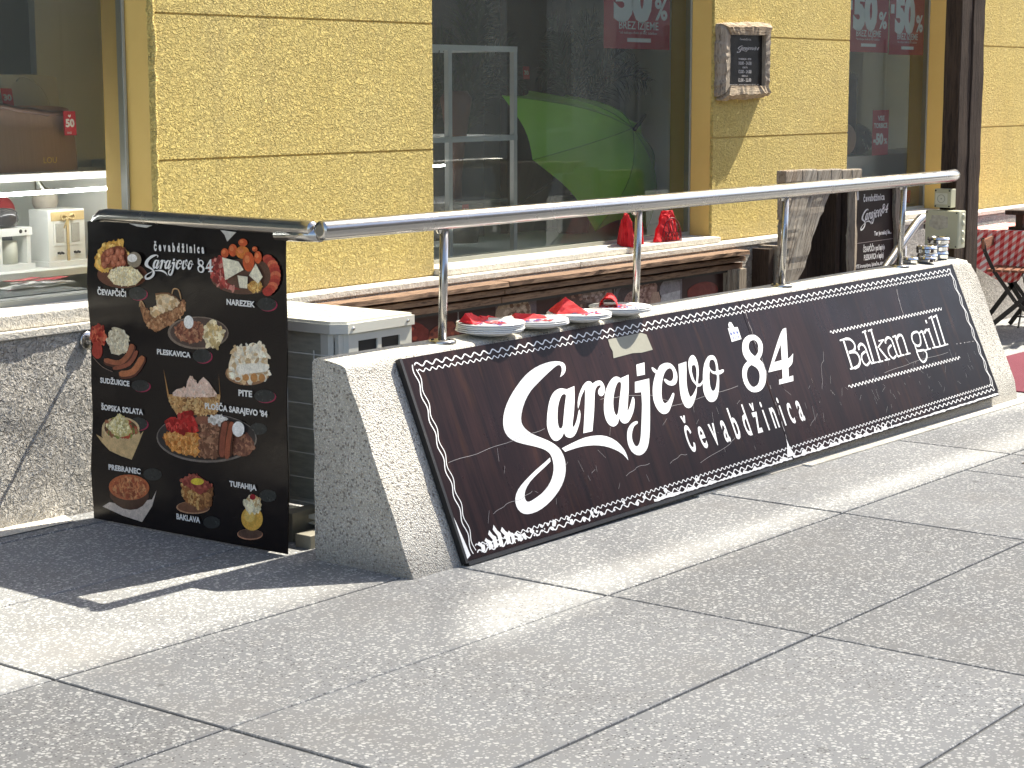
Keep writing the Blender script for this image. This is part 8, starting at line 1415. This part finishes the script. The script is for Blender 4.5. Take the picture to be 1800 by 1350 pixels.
m.build('door_frame', LACQ, cb)
m = MB()
for a in (cx0+.04, cx0+.125): m.tube([(a+.03*i/6, cy0-.008, cz0+.055+.002*math.sin(i*2)) for i in range(7)], .005, 8)
m.build('handle', METALDK, cb)
B(cx0+.088, cx0+.100, cy0-.010, cy0-.0065, cz0+.004, cz1-.02, 'ribbon', KRAFT, cb)
m = MB()
for s_ in (-1, 1): m.tube([(cx0+.094+s_*.035*math.sin(a), cy0-.012, cz1-.03+.012*math.sin(2*a)) for a in [i*math.pi/8 for i in range(9)]], .0045, 6)
m.tube([(cx0+.094, cy0-.012, cz1-.03), (cx0+.07, cy0-.014, cz1-.075)], .003, 6); m.build('bow', KRAFT, cb)
w2 = thing('white_box_lantern', 'white box lantern with a pale candle at the left end of the lower shelf', 'lantern', (4.88, 6.3, .828))
m = MB(); x0, x1 = 4.80, 4.965
m.box(x0, x0+.02, 6.25, 6.34, .84, .965); m.box(x1-.022, x1-.004, 6.25, 6.34, .84, .965); m.box(x0, x1+.002, 6.245, 6.345, .966, .998); m.box(x0, x1+.008, 6.24, 6.35, .828, .852); m.build('case', LACQ, w2)
MB().lathe((4.89, 6.30, .853), [(.0001, 0), (.035, 0), (.035, .09), (.0001, .09)], 20).build('candle', M('wax candle', (.62, .62, .52), .6), w2)
m = MB(); m.lathe((4.91, 6.248, .983), [(.010, 0), (.008, .004), (.0001, .005)], 12, (0, -1, 0)); m.lathe((4.935, 6.248, .983), [(.007, 0), (.005, .004), (.0001, .005)], 12, (0, -1, 0)); m.build('ornament', METALDK, w2)
pl = thing('plush_figure', 'cream plush figure leaning behind the white toy cabinet', 'plush toy', (5.27, 6.45, .828))
def blob(mb, c, r, n=14, sq=(1, 1, 1), jit=.0, seed=0):
    rr = random.Random(seed)
    mb.lathe(c, [(max(.0001, r*sq[0]*math.sin(math.pi*i/n)), -r*sq[2]*math.cos(math.pi*i/n)) for i in range(n+1)], 18)
m = MB(); blob(m, (5.33, 6.45, .93), .06, sq=(1, 1, 1.6)); m.build('torso', PLUSH, pl); m = MB(); blob(m, (5.22, 6.47, 1.085), .055); m.build('head', PLUSH, pl)
m = MB(); m.obox((5.33, 6.39, .95), (.018, 0, -.006), (0, .004, 0), (.010, 0, .04)); m.build('red_tag', REDP, pl)
rb = thing('red_bauble', 'round red cushion behind the lower shelf objects in the left window', 'cushion', (5.0, 6.5, .9)); m = MB(); blob(m, (5.02, 6.52, 1.05), .065); m.build('cushion_body', M('red cushion cloth', (.30, .02, .02), .8), rb)
B(4.96, 5.08, 6.48, 6.58, .828, .99, 'cushion_stand', WALLDK, rb)
jr = thing('glass_jar', 'dark shiny round jar at the left edge of the left window', 'jar', (4.88, 6.4, .998)); MB().lathe((4.86, 6.29, 1.0), [(.0001, 0), (.05, .004), (.062, .03), (.058, .06), (.04, .075), (.0001, .078)], 24).build('jar_body', M('dark smoky glass jar', (.05, .045, .045), .12), jr)
hb = thing('grooved_tray', 'grey grooved plastic tray lying on the window floor behind the left pane', 'tray', (4.6, 5.95, .7))
B(3.6, 4.95, 5.80, 6.08, .705, .775, 'tray_body', GREYPL, hb, .02)
m = MB()
for k in range(9): m.box(3.65, 4.9, 5.83+k*.026, 5.842+k*.026, .775, .780)
m.build('groove_rib', GREYPL, hb)
rp = thing('reflection_scraps', 'white and red scraps imitating plates and red napkins reflected in the left pane', 'paper', (4.8, 6.02, .782))  # scraps added in place of a reflection of plates and napkins
m = MB(); rr = random.Random(3)
for k in range(7):
    x, y, a = 4.62+rr.random()*.35, 6.0+rr.random()*.05, rr.random(); m.obox((x, y, .786+k*.003), (.07*math.cos(a), .07*math.sin(a)*.3, .004*rr.uniform(-1, 1)), (-.02*math.sin(a), .03, .002), (0, 0, .0008))
m.build('plate_reflection', WHITE, rp); m = MB()
for k in range(4):
    x = 4.66+rr.random()*.25; m.obox((x, 5.99+rr.random()*.05, .808+k*.003), (.05, .01, .003*rr.uniform(-1, 1)), (-.01, .015, .001), (0, 0, .0008))
m.build('napkin_reflection', REDP, rp)

# middle window ----------------------------------------------------
rk = thing('white_rack', 'white square tube display rack at the left of the middle window', 'rack', (7.6, 6.3, .7))
def post(x, y): B(x-.014, x+.014, y-.014, y+.014, .70, 1.737, 'upright', LACQ, rk)
for x, y in ((8.055, 6.15), (7.515, 6.15), (7.2, 6.6), (7.78, 6.6)): post(x, y)
for z in (1.295, 1.752):
    B(7.0, 8.07, 6.135, 6.165, z-.015, z+.013, 'front_bar', LACQ, rk); B(7.0, 8.07, 6.59, 6.615, z-.015, z+.013, 'back_bar', LACQ, rk)
    B(8.042, 8.068, 6.166, 6.589, z-.014, z+.012, 'side_bar', LACQ, rk)
B(7.0, 8.03, 6.17, 6.58, .96, .975, 'glass_shelf', M('smoky shelf', (.10, .11, .11), .2), rk)
tl2 = thing('tube_lamp', 'thin lit tube lamp seen low behind the white rack in the middle window', 'lamp', (7.8, 6.5, 1.14))
MB().tube([(7.0, 6.56, 1.137), (8.04, 6.56, 1.141)], .006, 10).build('tube', LIT, tl2); MB().bar((7.3, 6.56, 1.0), (7.3, 6.56, 1.13), .01).build('clip', FRAMEM, tl2)
rr = random.Random(6)
vb = thing('brown_vase', 'dim reddish brown pointed vase standing on the window rack', 'vase', (7.85, 6.35, 1.0))
MB().lathe((7.86, 6.38, .976), [(.0001, 0), (.03, 0), (.028, .1), (.05, .3), (.085, .52), (.06, .56), (.0001, .56)], 20).build('vase_body', M('terracotta glaze', (.12, .045, .025), .5), vb)
um = thing('green_umbrella', 'open lime green umbrella lying on its side in the middle window', 'umbrella', (9.0, 6.2, .9))
ap = Vector((9.13, 6.12, 1.325)); rim = [(8.149, 1.511, 6.34), (8.547, 1.535, 6.46), (8.95, 1.51, 6.5), (9.36, 1.32, 6.42), (9.50, .966, 6.32), (9.38, .736, 6.22), (8.765, .76, 6.16), (8.263, 1.17, 6.22)]
seam = MB()
for k in range(8):
    a = Vector((rim[k][0], rim[k][2], rim[k][1])); b = Vector((rim[(k+1) % 8][0], rim[(k+1) % 8][2], rim[(k+1) % 8][1])); bul = Vector((0, -.09, 0)); mid = (a+b)/2
    def f(u, v, a=a, b=b): 
        e = a.lerp(b, u); sagk = math.sin(math.pi*u); e = e+(ap-e).normalized()*.06*sagk
        return ap.lerp(e, v)+Vector((0, -.13*math.sin(math.pi*v*.9)*(1-.25*sagk), .02*math.sin(math.pi*v)))
    m = MB(); m.grid(8, 10, f); m.build('canopy_panel', LIME, um)
    seam.tube([f(0, i/10)+Vector((0, -.002, 0)) for i in range(11)], .0025, 5)
seam.build('rib', M('green seam', (.20, .52, .03), .5), um)
MB().tube([ap+Vector((-.01, -.02, -.01)), (9.215, 6.085, 1.40)], [.012, .009], 10).build('tip', BROWN, um)
MB().tube([ap, (8.75, 6.8, .80)], .008, 8).build('shaft', METALDK, um)
def palm(name, label, base, fr, y0=0):
    t = thing(name, label, 'plant', base); 
    st = MB(); rr = random.Random(int(base[0]*50))
    for (ex, ey, ez, cz) in fr:
        P0 = Vector(base)+Vector((0, 0, .25)); P3 = Vector((ex, ey, ez)); P1 = P0.lerp(P3, .4)+Vector((0, 0, cz)); pts = []
        for i in range(15):
            s_ = i/14; pts.append(P0*(1-s_)**2+P1*2*s_*(1-s_)+P3*s_*s_)
        st.tube(pts, [.005-.0003*i for i in range(15)], 5)
        lf = MB()
        for i in range(3, 15):
            for k in range(3):
                for sd in (-1, 1):
                    p = pts[i-1].lerp(pts[i], k/3); tv = (pts[i]-pts[i-1]).normalized(); sidev = tv.cross(Vector((0, 1, 0))).normalized()*sd
                    L = .16*math.sin(math.pi*(i+2)/18)+.04; d = (tv*.75+sidev*.65+Vector((0, rr.uniform(-.3, .3), -.25))).normalized()*L; w_ = Vector((0, 0, 1)).cross(d).normalized()*.005+Vector((0, 0, .003))
                    q = p+d*.5+Vector((0, 0, .012)); e = p+d+Vector((0, 0, -.03*rr.random()))
                    lf.add([p-w_, p+w_, q+w_, e, q-w_], [(0, 1, 2, 3, 4)])
        lf.build('frond', LEAF, t)
    st.build('stem', LEAF, t)
    MB().lathe((base[0], base[1], .70), [(.0001, 0), (.09, 0), (.12, .2), (.11, .22), (.0001, .21)], 20).build('pot', M('dark pot', (.04, .04, .04), .5), t)
palm('palm_plant', 'dark palm with long arching fronds rising behind the green umbrella', (9.25, 6.62, .92), [(9.95, 6.55, 1.58, .42), (9.75, 6.55, 1.78, .35), (9.0, 6.6, 1.9, .4), (9.45, 6.6, 1.95, .4), (8.9, 6.6, 1.6, .5)])
palm('palm_plant', 'dark bushy palm seen through the white rack in the middle window', (8.3, 6.7, .92), [(7.85, 6.6, 1.65, .4), (8.0, 6.7, 1.85, .4), (8.65, 6.6, 1.75, .45), (8.4, 6.6, 2.0, .3), (8.8, 6.62, 1.52, .5), (7.95, 6.65, 1.42, .4), (8.35, 6.7, 2.15, .2), (8.6, 6.7, 2.25, .2)])
def saleposter(x0, x1, z0, z1, label, lines, skew=0, y=YG+.02):
    t = thing('sale_poster', label, 'poster', ((x0+x1)/2, y, z0))
    def f(u, v, h=0): return (x0+(x1-x0)*u, y+.003-h, z0+(z1-z0)*v)
    m = MB(); m.prism([(0, 0), (1, 0), (1, 1), (0, 1)], f, 0, .0015); m.build('sheet', POSTR, t)
    m = MB()
    for (txt, u, v, w, h, b) in lines:
        if txt == '-bar-': m.prism([(u, v), (u+w, v), (u+w, v+h), (u, v+h)], f, .0016, .0022)
        else: put_text(m, txt, f, u, v, w, h, bold=b, lift=.0025)
    m.build('poster_lettering', PTEXT, t); return t
big = [('-', .02, .31, .10, .20, .08), ('50', .14, .20, .58, .27, .07), ('%', .76, .20, .20, .13, .03), ('BREZ IZJEME', .22, .128, .60, .050, .01), ('*ob nakupu dveh ali več izdelkov', .22, .098, .58, .016, .0), ('-bar-', .345, .045, .36, .026, 0)]
saleposter(8.30, 8.93, 1.755, 2.56, 'red minus 50 percent BREZ IZJEME poster inside the middle window', big)
saleposter(10.98, 11.555, 1.775, 2.55, 'red minus 50 percent BREZ IZJEME poster, left one in the right window', big)
saleposter(11.575, 12.085, 1.765, 2.55, 'red minus 50 percent BREZ IZJEME poster, right one in the right window', big)
saleposter(11.43, 11.66, 1.11, 1.405, 'small red VSE TORBICE minus 50 percent card in the right window', [('VSE', .30, .77, .42, .10, .04), ('TORBICE', .08, .61, .84, .10, .04), ('-50', .06, .25, .62, .22, .06), ('%', .72, .25, .22, .12, .03)], y=YG+.05)
tg = tagbox(rk, 7.585, .90, .05, .065, 6.12, '30', '', .1)
tg2 = tagbox(um, 8.60, 1.60, .055, .07, 6.5, '30', '', .1)
# right window -----------------------------------------------------
ws = thing('white_counter', 'low white display counter inside the right window', 'counter', (12.4, 6.3, .7)); B(10.9, 14.5, 6.15, 6.7, .70, 1.085, 'counter_body', LACQ, ws, .004)
sc_ = thing('navy_suitcase', 'tall navy blue patterned suitcase on the counter of the right window', 'suitcase', (12.0, 6.35, 1.085)); B(11.80, 12.10, 6.22, 6.44, 1.09, 1.66, 'shell', NAVY, sc_, .05)
sc3 = thing('navy_bag', 'small round navy blue bag beside the red card in the right window', 'bag', (12.25, 6.3, 1.085)); m = MB(); blob(m, (12.22, 6.30, 1.19), .12, sq=(1, 1, .9)); m.build('bag_body', NAVY, sc3)
m = MB(); rr = random.Random(9)
for k in range(16):
    a, b = rr.uniform(-1, 1), rr.uniform(-1, 1); x, z = 12.22+.08*a, 1.19+.07*b; y = 6.30-math.sqrt(max(0, .0144-(x-12.22)**2-((z-1.19)/.9)**2))-.002
    m.obox((x, y, z), (.004, 0, .003), (0, .001, 0), (-.003, 0, .007))
m.build('dot_pattern', PWHITE, sc3)
tb = thing('taupe_bag', 'small taupe bag half hidden at the left edge of the right window', 'bag', (11.95, 6.2, 1.085)); m = MB(); blob(m, (11.86, 6.20, 1.20), .11, sq=(.7, 1, 1)); m.build('bag_body', BAGB, tb)
rx = thing('red_box', 'shiny red box lying at the bottom right corner of the right window', 'box', (11.9, 5.78, .73)); B(11.83, 12.08, 5.80, 5.865, .77, .86, 'box_body', M('shiny red plastic', (.50, .02, .01), .25), rx, .01)

# ================================================================ RIGHT: CAFE TABLE, FOLDING CHAIRS, MAT, DRAIN
mt = MB(); mt.add([(9.62, 3.86, gz(9.62)+.006), (13.5, 3.86, gz(13.5)+.006), (13.5, 4.60, gz(13.5)+.006), (9.62, 4.60, gz(9.62)+.006)], [(0, 1, 2, 3)])
mt.add([(9.62, 3.86, gz(9.62)-.0), (13.5, 3.86, gz(13.5)-.0), (13.5, 3.86, gz(13.5)+.006), (9.62, 3.86, gz(9.62)+.006)], [(0, 1, 2, 3)]); mt.add([(9.62, 3.86, gz(9.62)), (9.62, 4.60, gz(9.62)), (9.62, 4.60, gz(9.62)+.006), (9.62, 3.86, gz(9.62)+.006)], [(0, 1, 2, 3)])
tag(mt.build('floor_mat', BURG), 'burgundy outdoor mat on the paving behind the barrier end', 'mat')
tag(B(10.4, 13.0, 4.75, 4.79, gz(11.5), gz(11.5)+.02, 'cable_cover', M('grey strip', (.2, .2, .19), .7)), 'thin grey strip on the paving between mat and chair', 'strip')
def chair(name, label, loc, rot):
    t = thing(name, label, 'chair', (0, 0, 0)); fl = .012
    # side frames: X-crossed flat bars; x = across, y = depth (front -y)
    for sx in (-.2, .2):
        m = MB(); p1 = [(sx, .26, 0.0), (sx, .22, .06), (sx, -.0, .26), (sx, -.14, .40), (sx, -.19, .455)]; p2 = [(sx*.92, -.26, 0), (sx*.92, -.20, .08), (sx*.92, .02, .27), (sx*.92, .16, .46), (sx*.92, .22, .58), (sx*.92, .24, .67)]
        for P in (p1, p2):
            for a, b in zip(P[:-1], P[1:]): m.bar(a, b, .008, .024)
        m.build('leg_frame', IRON, t)
    for y, z in ((.24, .03), (-.24, .03)):
        m = MB(); m.bar((-.2, y, z+.05), (.2, y, z+.05), .01); m.build('cross_bar', IRON, t)
    for k in range(8): B(-.205, .205, -.20+k*.052, -.20+k*.052+.040, .455, .470, 'seat_slat', SLAT, t, .003)
    for z in (.63,): 
        m = MB(); m.obox((0, .245+(z-.7)*.18, z), (.21, 0, 0), (0, .008, 0), (0, 0, .03)); m.build('back_slat', SLAT, t)
    t.location = loc; t.rotation_euler = (0, 0, rot); return t
chair('folding_chair', 'slatted folding cafe chair with black crossed iron legs behind the barrier end', (11.85, 4.88, gz(11.85)), R(14))
chair('folding_chair', 'dark folding cafe chair on the far side of the gingham covered table', (12.75, 5.02, gz(12.75)), R(-80))
ct = thing('cafe_table', 'small cafe table with iron foot under the red gingham cloth', 'table', (12.2, 5.05, gz(12.2)))
B(11.98, 12.68, 4.72, 5.36, .665+gz(12.2), .695+gz(12.2), 'table_top', SLAT, ct, .004)
for sx in (-.28, .28):
    m = MB(); m.bar((12.33+sx, 4.80, .66+gz(12)), (12.33+sx, 5.28, gz(12)), .01, .03); m.bar((12.33+sx, 5.28, .66+gz(12)), (12.33+sx, 4.80, gz(12)), .01, .03)
    m.build('leg_frame', IRON, ct)
cl = MB(); zt = .700+gz(12.2); n = 20
x0, x1, y0, y1 = 11.965, 12.70, 4.70, 5.375
cl.add([(x0, y0, zt), (x1, y0, zt), (x1, y1, zt), (x0, y1, zt)], [(0, 1, 2, 3)])
cl.grid(n, 5, lambda u, v: (x0+(x1-x0)*u, y0-.02*v-.012*math.sin(u*16)*v, zt-.20*v), True)
cl.grid(n, 5, lambda u, v: (x0-.03*v-.02*math.sin(u*11)*v, y1+(y0-y1)*u, zt-(.20+.14*math.sin(u*3.1)**2*(1 if u < .7 else .4))*v), True)
cl.grid(n, 5, lambda u, v: (x1+.02*v, y0+(y1-y0)*u, zt-.2*v), True)
cl = cl.build('tablecloth', GING, None, fix=False); tag(cl, 'red and white gingham cloth hanging over the small cafe table', 'tablecloth')
mh = thing('menu_holder', 'dark wooden menu holder standing on the gingham table at the right edge', 'menu holder', (12.15, 5.0, zt))
B(12.05, 12.15, 4.95, 5.08, zt+.001, zt+.02, 'base', WOODD, mh); B(12.07, 12.11, 4.99, 5.04, zt+.02, zt+.10, 'stem', WOODD, mh); B(12.03, 12.15, 4.93, 5.10, zt+.10, zt+.13, 'top_block', WOODD, mh, .004)
dg = thing('drain_grate', 'dark rusty drain grate set in the paving at the right edge', 'drain', (7.95, 3.0, gz(7.9)))
m = MB(); gx0, gx1, gy0, gy1 = 7.66, 8.2, 2.86, 3.13; zz = gz(7.9)+.003
m.box(gx0, gx1, gy0, gy0+.02, zz-.004, zz+.002); m.box(gx0, gx1, gy1-.02, gy1, zz-.004, zz+.002); m.box(gx0, gx0+.02, gy0+.02, gy1-.02, zz-.004, zz+.002); m.box(gx1-.02, gx1, gy0+.02, gy1-.02, zz-.004, zz+.002)
for k in range(18): m.box(gx0+.03+k*.028, gx0+.043+k*.028, gy0+.02, gy1-.02, zz-.004, zz+.001)
for k in range(8): m.box(gx0+.02, gx1-.02, gy0+.04+k*.026, gy0+.05+k*.026, zz-.0045, zz+.0005)
m.build('grate', M('rusty grate iron', (.07, .045, .035), .7, .3, var=.4, vs=40), dg)
B(gx0+.001, gx1-.001, gy0+.001, gy1-.001, zz-.012, zz-.0046, 'pit', DARKIN, dg)
# flush stone strip at the wall foot, its pale colour imitating the sunlit band
MB().add([(-4, 5.27, gz(-4)+.004), (4.40, 5.36, gz(4.4)+.004), (4.45, 5.475, gz(4.45)+.004), (-4, 5.475, gz(-4)+.004)], [(0, 1, 2, 3)]).build('wall_foot', SILL, bld, fix=False)
